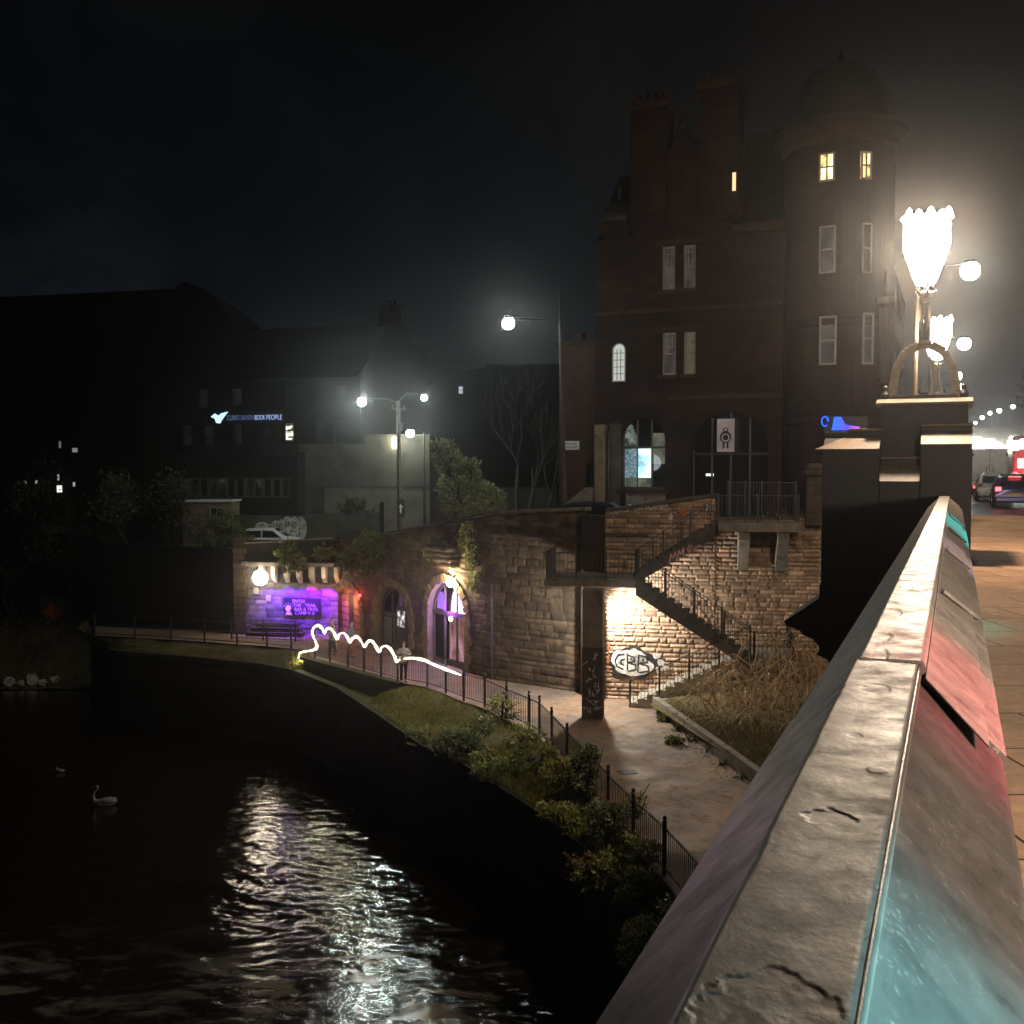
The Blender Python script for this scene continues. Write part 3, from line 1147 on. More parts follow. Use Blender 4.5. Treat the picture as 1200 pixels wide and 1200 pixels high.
# ------------------------------------------------------------------ arcade wall: two glazed arches and a boarded brick arch
t = thing('arcade_wall', 'curving stone arcade wall with two glazed arches, one glowing purple', 'arcade', ((C0 + C1) / 2 + Vector((0, 0, ZP))))
oc, Uc, nc = wallframe(C0, C1)
LC = (C1 - C0).length
ZV = Vector((0, 0, 1))


def rect_c(px):
    return on_wall(px, 760, C0, C1)[0]


arches = []      # (u0, u1, spring z, rise)
for pl, pr, ptop in ((391, 424, 688), (442, 480, 688), (503, 546, 683)):
    a0, a1 = rect_c(pl), rect_c(pr)
    zt = on_wall((pl + pr) / 2, ptop, C0, C1)[1]
    r_ = (a1 - a0) / 2
    rise = min(r_ * 1.15, 1.5)
    arches.append((a0, a1, zt - rise, rise))
tests = [arch_test(a, c, s, r_, .02) for a, c, s, r_ in arches]
grid_wall('wall', [C0, C1], ZP - .05, lambda u: float(np.interp(u, [0, 4.5, LC], [-2.2, -1.85, -.35])), .25, .48, .042, .03, 'stone_block', t, 21,
          hole=lambda U_, V_: tests[0](U_, V_) | tests[1](U_, V_) | tests[2](U_, V_))
b = MB()
for i in range(12):
    ua, ub = LC * i / 12, LC * (i + 1) / 12
    za, zb = [float(np.interp(q, [0, 4.5, LC], [-2.16, -1.81, -.31])) for q in (ua, ub)]
    b.bar(oc + Uc * ua + ZV * za + nc * .06, oc + Uc * ub + ZV * zb + nc * .06, .46, .13)
b.build('coping', 'concrete_dark', t, bevel=.02)
for ai, (a0, a1, spr, rise) in enumerate(arches):
    uc, rr = (a0 + a1) / 2, (a1 - a0) / 2
    b = MB()
    nvs = 17
    wd = .42
    for i in range(nvs):
        f0, f1 = PI * i / nvs, PI * (i + 1) / nvs - .02
        pts = []
        for f in (f0, f1):
            pts.append((uc + rr * math.cos(f), spr + rise * math.sin(f)))
        for f in (f1, f0):
            pts.append((uc + (rr + wd) * math.cos(f), spr + (rise + wd) * math.sin(f)))
        b.prism(pts, oc + nc * (.0), Uc, ZV, nc, .10 + .03 * (i % 2))
    for side in (-1, 1):
        z = ZP
        k = 0
        while z < spr - .05:
            hgt = min(.42, spr - z)
            ww = .34 + .16 * (k % 2)
            x = uc + side * (rr + ww / 2)
            b.box(oc + Uc * x + ZV * (z + hgt / 2) + nc * .045, (ww, .12, hgt - .02), Uc, None, ZV)
            z += hgt
            k += 1
    b.build('arch_surround', 'stone_trim', t, bevel=.012)
    dep = .3 if ai == 1 else (.26 if ai == 2 else .28)
    lp = arch_loop(a0 - .02, a1 + .02, ZP, spr, 20, rise + .02)
    b = MB()
    m_ = len(lp)
    vs = [oc + Uc * p + ZV * q + nc * .03 for p, q in lp] + [oc + Uc * p + ZV * q - nc * dep for p, q in lp]
    b.add(vs, [(i, (i + 1) % m_, m_ + (i + 1) % m_, m_ + i) for i in range(1, m_)])
    b.build('arch_soffit', 'stone_trim' if ai != 2 else 'render_pale', t, fixn=False)
    back = oc - nc * dep
    if ai == 0:
        MB().plate(lp, [], back, Uc, ZV, nc).build('brick_infill', 'timber_door', t, fixn=False)
        b = MB()
        b.plate(arch_loop(uc - .3, uc + .25, ZP, ZP + 2.2, 8), [], back + nc * .02, Uc, ZV, nc)
        b.build('narrow_door', 'wood_dark', t, fixn=False)
        b = MB()
        for k in range(9):
            zz = ZP + .5 + k * .36
            hw = rr if zz < spr else rr * math.sqrt(max(0, 1 - ((zz - spr) / rise) ** 2))
            if hw > .1:
                b.box(back + Uc * uc + ZV * zz + nc * .012, (2 * hw, .024, .035), Uc, None, ZV)
        b.build('plank_joint', 'wood_dark', t)
        continue
    # glazed arch: frame with transom, mullions, panes as separate lights
    MB().plate(lp, [], back - nc * .9, Uc, ZV, nc).build('interior', lit_room('bar_room_%d' % ai, *(((.16, .07, .2), (.42, .2, .5), .55) if ai == 1 else ((.38, .17, .16), (.75, .42, .5), .7)), .9, .5, .25, (.3, .7)), t, fixn=False)
    f = MB()
    tz = spr + .02
    fw = .11
    n_arc = 18
    for i in range(n_arc):
        f0, f1 = PI * i / n_arc, PI * (i + 1) / n_arc
        p0 = back + Uc * (uc + (rr - .05) * math.cos(f0)) + ZV * (spr + (rise - .05) * math.sin(f0))
        p1 = back + Uc * (uc + (rr - .05) * math.cos(f1)) + ZV * (spr + (rise - .05) * math.sin(f1))
        f.bar(p0, p1, fw, fw, nc)
    f.bar(back + Uc * (a0) + ZV * tz, back + Uc * (a1) + ZV * tz, .14, .2)
    for x in (a0 + .05, a1 - .05):
        f.bar(back + Uc * x + ZV * ZP, back + Uc * x + ZV * spr, fw, fw)
    for k in ((-.33, .33) if ai == 1 else (-.35, .3)):
        x = uc + rr * 2 * k * .5
        hz = spr + rise * math.sqrt(max(0, 1 - (x - uc) ** 2 / rr ** 2)) - .05
        f.bar(back + Uc * x + ZV * (ZP + .02), back + Uc * x + ZV * hz, .09, .1)
    f.bar(back + Uc * a0 + ZV * (ZP + .12), back + Uc * a1 + ZV * (ZP + .12), .1, .24)
    fo = f.build('window_frame', 'wood_dark' if ai == 1 else 'render_wall', t)
    if ai == 1:
        MB().box(back + Uc * (uc - rr * .62) + ZV * (ZP + .85) - nc * .08, (rr * .66, .05, 1.35), Uc, None, ZV).build('panel', 'white_paint', fo)
        dr = MB().box(back + Uc * (uc + rr * .3) + ZV * (ZP + 1.15) + nc * .06, (rr * .62, .07, 2.25), Uc, None, ZV).build('door', 'wood_dark', t)
        MB().box(back + Uc * (uc + rr * .3) + ZV * (ZP + 1.65) + nc * .11, (rr * .42, .03, .8), Uc, None, ZV).build('door_glass', lit_room('door_light', (.35, .33, .33), (1, .95, .9), 1.1, 2.2, 2.2, .1, (.42, .6)), dr)
        MB().box(back + Uc * (uc + rr * .78) + ZV * (ZP + .8) + nc * .03, (.3, .04, 1.3), Uc, None, ZV).build('panel', 'white_paint', fo)
    else:
        lp2 = arch_loop(uc - rr * .12, uc + rr * .72, tz + .1, tz + .3, 10, rise * .68)
        MB().plate(lp2, [], back - nc * .12, Uc, ZV, nc).build('lit_pane', glow('purple_pane', (.8, .55, 1), 5.5), fo, fixn=False)
        MB().plate(arch_loop(uc - rr * .92, uc - rr * .42, tz + .12, tz + .2, 8, rise * .5), [], back - nc * .12, Uc, ZV, nc).build('lit_pane', glow('violet_pane', (.32, .14, .8), 1.2), fo, fixn=False)
        for i, (x, z) in enumerate(((-.55, 2.05), (.35, 2.0), (.62, 1.6))):
            MB().ball(back - nc * .5 + Uc * (uc + rr * x) + ZV * (ZP + z), (.09, .12, .06)[i], 10, 6, (1, 1, 1.4)).build('wall_light', 'lamp_warm', t, smooth=True)
        point('purple_light', back + nc * .2 + Uc * (uc + .1) + ZV * (spr + .25), 260, (.36, .04, 1), .08, t)
        point('room_light', back - nc * .5 + Uc * uc + ZV * (ZP + 2.2), 14, (1, .6, .4), .1, t)
        point('room_light', back - nc * .4 + Uc * (uc + .3) + ZV * (spr + .5), 12, (.6, .3, 1), .1, t)
b = MB()
for px, py in ((433, 742), (482, 740)):
    uu, zz = on_wall(px, py, C0, C1)
    b.box(oc + Uc * uu + ZV * zz + nc * .14, (.14, .08, .35), Uc, None, ZV)
b.build('wall_box', 'iron', t)

# warm bulkhead lamp at the right shoulder of the purple arch
lp = on_wall(534, 682, C0, C1)
pos = oc + Uc * lp[0] + ZV * lp[1] + nc * .3
t2 = thing('wall_lamp', 'blazing warm wall lamp at the shoulder of the purple arch', 'wall lamp', pos)
MB().ball(pos, .17, 14, 9, (1, 1, 1.25)).build('globe', 'lamp_warm', t2, smooth=True)
MB().bar(pos + ZV * .16, pos - nc * .28 + ZV * .3, .05, .05).build('bracket', 'iron', t2)
MB().ball(pos + ZV * .52 - nc * .05, .08, 10, 6).build('bulb', 'lamp_warm', t2, smooth=True)
point('lamp_light', pos + ZV * .06 + nc * .1, 420, (1, .76, .42), .12, t2)
# the stone ledges above it catch the light
t3 = thing('stone_ledge', 'stepped stone ledge glowing above the warm wall lamp', 'stone ledge', pos + ZV * .7)
b = MB()
for k in range(4):
    q = oc + Uc * (lp[0] - .35 - .1 * k) + ZV * (lp[1] + .75 + .24 * k) + nc * (.16 + .05 * k)
    b.box(q, (1.3 + .2 * k, .5 + .1 * k, .13), Uc, None, ZV)
b.build('ledge', 'stone_trim', t3, bevel=.02)

# ------------------------------------------------------------------ purple-lit wall
t = thing('purple_wall', 'stone wall washed in violet light under a row of corbels', 'stone wall', ((E0 + E1) / 2 + Vector((0, 0, ZP))))
oe, Ue, ne = wallframe(E0, E1)
LE = (E1 - E0).length
zc1 = P(330, 684, 56.2).z
zc2 = P(330, 662, 56.2).z
grid_wall('wall', [E0, E1], ZP - .05, zc2, .3, .6, .05, .035, 'stone_purple', t, 51)
cb = MB()
ncb = 7
for k in range(ncb):
    uu = .95 + (LE - 1.0) * k / (ncb - 1)
    prof = [(0, 0), (.12, 0), (.5, .35), (.55, .55), (.55, .95), (0, .95)]
    cb.prism(prof, oe + Ue * uu + ZV * (zc1 + .05), ne, ZV, Ue, .24)
cb.build('corbel', 'corbel_stone', t, bevel=.02)
MB().box(oe + Ue * (LE / 2 + .3) + ZV * ((zc1 + zc2) / 2 + .04) + ne * .12, (LE - .8, .06, zc2 - zc1 - .1), Ue, None, ZV).build('shade_band', 'sign_black', t)  # dark strip painted in for the shade between the corbels
point('corbel_fill', oe + Ue * (LE - .5) + ne * 1.15 + ZV * (zc1 + .55), 26, (1, .86, .6), .08, t)  # unseen warm lamps added to brighten the corbels
point('corbel_fill', oe + Ue * (LE - 2.3) + ne * 1.15 + ZV * (zc1 + .6), 9, (1, .86, .6), .08, t)
b = MB()
b.box(oe + Ue * (LE / 2) + ZV * (zc2 + .1) + ne * .3, (LE, .75, .2), Ue, None, ZV)
b.build('ledge', 'concrete', t, bevel=.02)
b = MB()
b.box(oe + Ue * (LE / 2) + ZV * ((zc2 + .2 + zst(-11) + .95) / 2) + ne * .1, (LE, .3, (zst(-11) + .95) - (zc2 + .2)), Ue, None, ZV)
b.build('parapet', 'ashlar_dark', t)
b = MB()
b.bar(oe + ZV * (zst(-13) + .9) + ne * .1, oe + Ue * LE + ZV * (zst(-11) + 1.08) + ne * .1, .5, .1)
b.build('coping', 'concrete', t, bevel=.02)
b = MB()
for k in (2.9, 3.75):
    b.lathe([(.1, 0), (.13, 0), (.13, .03), (.1, .03)], oe + Ue * k + ne * .05 + ZV * (zc1 + .5), 14, axis=(Ue, ZV, ne))
b.build('wall_ring', 'concrete_pale', t)
b = MB()
b.box(oe + Ue * .62 + ZV * (ZP + 2.35) + ne * .08, (.28, .06, .34), Ue, None, ZV)
b.box(oe + Ue * 1.35 + ZV * (ZP + 1.95) + ne * .08, (.3, .06, .34), Ue, None, ZV)
b.build('notice', 'concrete_pale', t)
# quoined end pillar
b = MB()
z = ZP
k = 0
while z < zst(-14) + 1.0:
    b.box((-15.0 + .04 * (k % 2), 56.35, z + .2), (.62 + .1 * (k % 2), .8, .385))
    z += .4
    k += 1
b.box((-14.9, 56.35, z + .1), (1.2, 1.0, .22))
t2 = b.build('stone_pillar', 'ashlar_wall', None, 'stout quoined stone pillar ending the purple wall beside dark trees', 'pillar', bevel=.03)

# flood lamp under the ledge and violet lamps along it
pos = P(305, 677, 55.4)
t2 = thing('flood_lamp', 'round white flood lamp blazing under the ledge of the purple wall', 'flood lamp', pos)
MB().ball(pos, .42, 16, 10).build('globe', 'lamp_warm', t2, smooth=True)
MB().bar(pos, pos + Vector((0, .6, .1)), .06, .06).build('bracket', 'iron', t2)
point('lamp_light', pos + Vector((.1, -.2, 0)), 30, (1, .88, .72), .2, t2)
pu = thing('violet_lamp', 'violet wall washer tucked under the corbels at the arcade corner', 'wall light', oe + Ue * (LE - .5) + ne * .5 + ZV * (zc1 + .12))
MB().box(oe + Ue * (LE - .6) + ne * .5 + ZV * (zc1 + .1), (.5, .1, .07), Ue, None, ZV).build('housing', 'iron', pu)
for uu, wt, c_ in ((LE - .5, 620, (.3, .0, 1)), (LE - 1.6, 1000, (.1, .0, 1)), (LE - 2.7, 800, (.12, .0, 1)), (LE - 3.8, 260, (.3, .03, 1))):
    spot('violet_light', oe + Ue * uu + ne * .85 + ZV * (zc1 - .05), oe + Ue * (uu - .15) + ZV * (zc1 - 1.5), wt * 1.0, c_, 105, .6, .06, pu)
spot('magenta_light', oe + Ue * (LE - 1.5) + ne * .5 + ZV * (zc1 + .02), oe + Ue * (LE - 1.5) + ZV * (zc1 - .7), 80, (1, .0, .5), 90, .8, .06, pu)
point('red_light', oc + Uc * (arches[0][1] - .2) + nc * .3 + ZV * (ZP + 2.4), 40, (1, .1, .07), .06, pu)
point('assumed_doorway_light', oc + Uc * ((arches[0][0] + arches[0][1]) / 2) + nc * .25 + ZV * (ZP + 2.0), 70, (1, .42, .2), .06, pu)  # unseen orange lamp assumed for the glow in the arch
MB().ball(oc + Uc * (arches[0][1] + .02) + nc * .12 + ZV * (ZP + 2.45), .08, 8, 6).build('red_lens', 'tail_red', pu, smooth=True)

# hanging board with pale lettering on the purple wall
def text(body, size, loc, U, V, mat, parent, name='lettering', ext=.004, align='LEFT', off=None):
    c = bpy.data.curves.new(name, 'FONT')
    c.body = body
    c.size = size
    c.extrude = ext
    c.align_x = align
    U, V = Vector(U).normalized(), Vector(V).normalized()
    W = U.cross(V)
    tmp = bpy.data.objects.new('t', c)
    COL.objects.link(tmp)
    dg = bpy.context.evaluated_depsgraph_get()
    dg.update()
    me = bpy.data.meshes.new_from_object(tmp.evaluated_get(dg))
    bpy.data.objects.remove(tmp)
    mt = Matrix((U, V, W)).transposed().to_4x4()
    mt.translation = Vector(loc)
    me.transform(mt)
    base = Vector((0, 0, 0))
    q = parent
    while q is not None:
        base = base + q.location
        q = q.parent
    me.transform(Matrix.Translation(-base))
    me.materials.clear()
    me.materials.append(M[mat])
    o_ = bpy.data.objects.new(name, me)
    COL.objects.link(o_)
    o_.parent = parent
    return o_


ua, za = on_wall(333, 700, E0, E1)
ub, zb = on_wall(377, 722, E0, E1)
t2 = thing('wall_board', 'dark rectangular board with pale lettering on the purple wall', 'sign', oe + Ue * ((ua + ub) / 2) + ZV * zb + ne * .08)
MB().box(oe + Ue * ((ua + ub) / 2) + ZV * ((za + zb) / 2) + ne * .08, (ub - ua, .06, za - zb), Ue, None, ZV).build('board', 'sign_black', t2)
ht = za - zb
for i, s_ in enumerate(('ENTER', 'THE · TRAIL', 'BAR & TRAIL', 'CAMP V X')):
    text(s_, ht * .25, oe + Ue * (ua + .5 + .05 * i) + ZV * (za - ht * (.27 + .22 * i)) + ne * .115, Ue, ZV, 'graffiti_pale', t2)
b = MB()
b.lathe([(.1, 0), (.17, 0), (.17, .006), (.1, .006)], oe + Ue * (ua + .27) + ZV * (zb + ht * .42) + ne * .112, 16, axis=(Ue, ZV, ne))
for k in range(5):
    a = R(30 + 30 * k)
    b.box(oe + Ue * (ua + .27 + .26 * math.cos(a)) + ZV * (zb + ht * .42 + .26 * math.sin(a)) + ne * .115, (.07, .006, .03), Ue * math.cos(a) + ZV * math.sin(a), None, ne.cross(Ue * math.cos(a) + ZV * math.sin(a)))
b.prism([(0, 0), (.42, 0), (.32, .2), (.1, .2)], oe + Ue * (ua + .08) + ZV * (zb + .04) + ne * .112, Ue, ZV, ne, .006)
b.build('emblem', 'graffiti_pale', t2)
# low stone steps in front of it
b = MB()
for k in range(3):
    b.box(oe + Ue * 2.0 + ne * (.9 - .25 * k) + ZV * (ZP + .12 + .22 * k), (3.2 - .4 * k, .5, .22), Ue, None, ZV)
b.build('stone_steps', 'ashlar_wall', None, 'low stone steps at the foot of the purple wall', 'steps', bevel=.02)

# long black wall carrying on behind the trees
b = MB()
for a, c in (((-15.3, 57.4), (-24, 60.6)), ((-24, 60.6), (-30, 70.6)), ((-30, 70.6), (-90, 73.6))):
    p, q = Vector((*a, 0)), Vector((*c, 0))
    b.box((p + q) / 2 + ZV * (-5.9), ((q - p).length, .6, 6.0), q - p, None, ZV)
b.build('boundary_wall', 'black_stone', None, 'long unlit retaining wall behind the riverside trees', 'wall')

# ------------------------------------------------------------------ bridge deck, pavement, road
plain('deck_stone', (.08, .065, .055), .8, 0, .4, 2, .4, 16)
b = MB()
prof = [(-.42, -.5), (18, -.5), (18, -1.7), (-.2, -1.7), (-.42, -1.2)]
b.prism(prof, D * -30 + Vector((0, 0, 0)), N, ZV, D, 71)
b.build('bridge_deck', 'deck_stone', None, 'long stone bridge deck carrying the road and pavement high over the river', 'bridge')
b = MB()
b.prism([(-.4, -.497), (2.3, -.497), (2.3, -.004), (2.27, 0), (-.4, 0)], D * -30, N, ZV, D, 70.2)
b.build('pavement', 'flagstone', kind='structure')
b = MB()
b.add([ST(-30, 2.3, -.13), ST(40.2, 2.3, -.13), ST(40.2, -1.5, -.13), ST(230, -1.9, -.13), ST(230, 17.5, -.13), ST(-30, 17.5, -.13)], [(5, 4, 3, 2, 1, 0)])
b.build('road', 'tarmac_wet', kind='structure', fixn=False)
b = MB()
b.add([ST(60, -1.9, .0), ST(225, -1.9, .0), ST(225, -4.6, .0), ST(60, -4.6, .0)], [(0, 3, 2, 1)])
b.build('pavement', 'flagstone', kind='structure', fixn=False)
b = MB()
for k in range(26):
    b.add([ST(42 + k * 6, 4.6, -.126), ST(45 + k * 6, 4.6, -.126), ST(45 + k * 6, 4.72, -.126), ST(42 + k * 6, 4.72, -.126)], [(3, 2, 1, 0)])
b.add([ST(40.6, -1.0, -.126), ST(40.6, 2.1, -.126), ST(40.9, 2.1, -.126), ST(40.9, -1.0, -.126)], [(0, 1, 2, 3)])
b.build('road_marking', 'white_paint', kind='structure', fixn=False)

# ------------------------------------------------------------------ parapet: two coping lengths in worn black paint
def paint(name, gain):
    m, ns, ln, out = new_mat(name)
    b = ns.new('ShaderNodeBsdfPrincipled')
    geo = ns.new('ShaderNodeNewGeometry')
    pos = geo.outputs['Position']
    n1 = noise(ns, ln, pos, 5, 10, .72)
    r1 = ramp(ns, [(.3, tuple(gain * q for q in (.036, .03, .025))), (.48, tuple(gain * q for q in (.066, .055, .047))), (.62, tuple(gain * q for q in (.086, .07, .057))), (.78, tuple(gain * q for q in (.13, .108, .088)))])
    ln.new(n1.outputs['Fac'], r1.inputs['Fac'])
    # pale chips and scuffs, finer and denser here and there
    n4 = noise(ns, ln, pos, 95, 5, .65)
    n6 = noise(ns, ln, pos, 4, 4, .6)
    sm_ = ns.new('ShaderNodeMath')
    sm_.operation = 'MULTIPLY_ADD'
    ln.new(n6.outputs['Fac'], sm_.inputs[0])
    sm_.inputs[1].default_value = .35
    ln.new(n4.outputs['Fac'], sm_.inputs[2])
    r4 = ramp(ns, [(.80, (1, 1, 1)), (.84, (2.6, 2.4, 2.2))])
    ln.new(sm_.outputs[0], r4.inputs['Fac'])
    # hairline cracks through the paint layers
    wp = ns.new('ShaderNodeVectorMath')
    wp.operation = 'MULTIPLY_ADD'
    nw = noise(ns, ln, pos, 9, 5, .65)
    ln.new(nw.outputs['Color'], wp.inputs[0])
    wp.inputs[1].default_value = (.22, .22, .22)
    ln.new(pos, wp.inputs[2])
    vc = ns.new('ShaderNodeTexVoronoi')
    vc.feature = 'DISTANCE_TO_EDGE'
    vc.inputs['Scale'].default_value = 4.2
    ln.new(wp.outputs[0], vc.inputs['Vector'])
    rc_ = ramp(ns, [(0, (.25, .23, .22)), (.012, (1, 1, 1))])
    ln.new(vc.outputs['Distance'], rc_.inputs['Fac'])
    n8 = noise(ns, ln, pos, 3.3, 3, .5)
    r8 = ramp(ns, [(.5, 0.0), (.58, 1.0)])
    ln.new(n8.outputs['Fac'], r8.inputs['Fac'])
    at = ns.new('ShaderNodeAttribute')
    at.attribute_name = 'tint'
    c = mixc(ns, ln, r1.outputs[0], r4.outputs[0], 1.0, 'MULTIPLY')
    cr = mixc(ns, ln, (1, 1, 1), rc_.outputs[0], r8.outputs[0])
    c = mixc(ns, ln, c, cr, 1.0, 'MULTIPLY')
    c = mixc(ns, ln, c, (.014, .011, .009), at.outputs['Fac'])
    ln.new(c, b.inputs['Base Color'])
    n2 = noise(ns, ln, pos, 8, 8, .7)
    rr = ramp(ns, [(.3, (.38,) * 3), (.5, (.5,) * 3), (.7, (.68,) * 3)])
    ln.new(n2.outputs['Fac'], rr.inputs['Fac'])
    ln.new(rr.outputs[0], b.inputs['Roughness'])
    b.inputs['Specular IOR Level'].default_value = .42
    n3 = noise(ns, ln, pos, 42, 7, .68)
    n5 = noise(ns, ln, pos, 11, 4, .55)
    ad = ns.new('ShaderNodeMath')
    ad.operation = 'MULTIPLY_ADD'
    ln.new(n5.outputs['Fac'], ad.inputs[0])
    ad.inputs[1].default_value = 1.5
    ln.new(n3.outputs['Fac'], ad.inputs[2])
    bp = ns.new('ShaderNodeBump')
    bp.inputs['Strength'].default_value = .22
    bp.inputs['Distance'].default_value = .005
    ln.new(ad.outputs[0], bp.inputs['Height'])
    ln.new(bp.outputs['Normal'], b.inputs['Normal'])
    ln.new(b.outputs[0], out.inputs['Surface'])


paint('coping_paint', .5)
paint('coping_lit', 2.4)  # paler copy: lantern light on the far length put into the colour
plain('bead_paint', (.07, .058, .048), .36, 0, .3, 9, .12, 60)


def st_of(px, py, z):
    p = G(px, py, z)
    return p.dot(D), p.dot(N)


par = thing('bridge_parapet', 'worn black painted bridge parapet running up to the lamp pier', 'parapet', ST(10, -.15, 0))
b = MB()
b.prism([(-.34, -.5), (.04, -.5), (.04, .96), (-.34, .96)], D * -6, N, ZV, D, 26.4)
b.build('parapet_wall', 'dark_pier', par)
TOPZ = 1.2


def coping(s0, s1, dt, dz, res_s, dents, name, label=None, mat='coping_paint'):
    """cross-section from the river-side edge over the top to the pavement edge; dents: (s, t, half length, half width, depth, kind)"""
    sec = [(-.43, .90), (-.43, 1.0), (-.262, 1.172), (-.250, 1.198)]
    tops = np.linspace(-.244, -.092, 56)
    sec += [(t_, TOPZ) for t_ in tops]
    sec += [(-.083, 1.199), (-.076, 1.192), (-.0735, 1.182), (-.0745, 1.168), (-.080, 1.16), (-.074, 1.152)]
    k = 16
    sec += [(-.074 + .208 * i / k, 1.152 - .198 * i / k) for i in range(1, k + 1)]
    sec += [(.134, .90)]
    sec = np.array(sec)
    ss = np.arange(s0, s1 + 1e-6, res_s)
    S, T = np.meshgrid(ss, sec[:, 0] + dt, indexing='ij')
    Z = np.repeat((sec[:, 1] + dz)[None, :], len(ss), 0)
    topm = (np.arange(len(sec)) >= 4) & (np.arange(len(sec)) < 60)
    tint = np.zeros_like(S)
    wob = (fbm(S * 2.2, T * 9, 5, 4) - .5)
    Z = Z + np.where(topm[None, :], .002 * wob, 0)
    # edges are worn, not ruled
    T = T + .0012 * (vnoise(S * 5, S * 0 + 3.3, 8) - .5)
    chip = (np.abs(np.arange(len(sec)) - 3) < 2)[None, :]
    Z = Z - np.where(chip, .006 * np.clip(fbm(S * 9, S * 0 + 1.7, 16, 3) - .58, 0, 1), 0)
    tool = 1.0
    for (ds, dtt, a, w_, dp, kind) in dents:
        q = ((S - ds) / a) ** 2 + ((T - dtt) / w_) ** 2
        q = q * (1 + 1.5 * (fbm(S * 26, T * 34, 33, 4) - .5)) + .5 * (fbm(S * 60, T * 60, 34, 2) - .5)
        if kind == 'flake':
            k_ = np.clip((1.0 - q) / .05, 0, 1)
            Z = Z - dp * k_
            tint = np.maximum(tint, .35 * k_)
            tint = np.maximum(tint, np.exp(-((q - .97) / .02) ** 2) * (fbm(S * 9, T * 9, 39, 2) > .4))
            Z = Z - np.where(k_ > .9, .0016 * (fbm(S * 45, T * 45, 61, 3) - .5), 0)
        else:
            k_ = np.clip((1.0 - q) / .2, 0, 1)
            Z = Z - dp * k_
            tint = np.maximum(tint, k_ * .6 * np.clip((fbm(S * 40, T * 40, 51, 3) - .4) * 6, 0, 1))
    co = S[..., None] * np.array(D)[None, None] + T[..., None] * np.array(N)[None, None]
    co[..., 2] = Z
    nS, nT = S.shape
    ii = np.arange(nS * nT).reshape(nS, nT)
    fc = np.stack([ii[:-1, :-1], ii[1:, :-1], ii[1:, 1:], ii[:-1, 1:]], -1).reshape(-1, 4)[:, ::-1]
    e0, e1 = ii[0], ii[-1]
    o_ = np_mesh(name, co.reshape(-1, 3), fc, mat, par, label, tint=tint.ravel(), smooth=True)
    # the cut ends
    for row, fl in ((0, 0), (nS - 1, 1)):
        pts = [Vector(co[row, j]) for j in range(nT)]
        idx = tuple(range(nT))
        MB().add(pts, [idx if fl else idx[::-1]]).build('coping_end', mat, o_, fixn=False)
    return o_


dn = []
for px, py, a, w_, dp, kind in ((970, 957, .036, .042, .0018, 'pit'), (1028, 902, .022, .02, -.0012, 'pit'), (1028, 807, .07, .034, .0011, 'pit'),
                                (905, 1200, .115, .075, .0013, 'flake'), (1003, 862, .018, .014, .0008, 'pit')):
    s_, t_ = st_of(px, py, TOPZ)
    dn.append((s_, t_, a, w_, dp, kind))
coping(.45, 3.05, 0, 0, .0034, dn, 'coping_section', 'scuffed near coping length with peeling paint and pits')
dn = []
for px, py in ((1035, 748), (1047, 720), (1062, 690), (1030, 770), (1075, 655)):
    s_, t_ = st_of(px, py, TOPZ)
    dn.append((s_, t_, .1, .028, .002, 'pit'))
coping(3.06, 20.25, .010, .006, .02, dn, 'coping_section', 'far coping length lit bright by the lantern', 'coping_lit')
b = MB()
b.tube([ST(.45 + .13 * i, -.0785, 1.1905) for i in range(21)], .0075, 8)
b.build('edge_bead', 'bead_paint', par, smooth=True)
# raised cover plate on the road-side slope of the far length, cut at an angle
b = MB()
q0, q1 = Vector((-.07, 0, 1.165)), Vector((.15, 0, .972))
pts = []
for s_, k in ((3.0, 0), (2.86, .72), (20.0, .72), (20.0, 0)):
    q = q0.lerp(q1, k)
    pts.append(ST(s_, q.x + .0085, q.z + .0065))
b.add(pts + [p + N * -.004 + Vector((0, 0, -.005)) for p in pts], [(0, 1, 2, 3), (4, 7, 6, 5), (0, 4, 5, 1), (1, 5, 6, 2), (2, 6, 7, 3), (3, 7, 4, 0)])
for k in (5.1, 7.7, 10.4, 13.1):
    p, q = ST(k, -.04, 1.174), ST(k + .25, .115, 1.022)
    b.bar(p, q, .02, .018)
b.build('cover_plate', 'coping_lit', par, bevel=.004)

# ------------------------------------------------------------------ pier with stepped, sloped shoulders
S0 = 20.3
pier = thing('lamp_pier', 'massive black stepped stone pier on the parapet carrying the big lantern', 'pier', ST(S0 + 1.2, -1.0, 0))


def tt(px, s=S0):
    return on_s(px, 560, s)[0]


def zz(py, s=S0):
    return on_s(1050, py, s)[1]


tl, tr = tt(963), tt(1139)


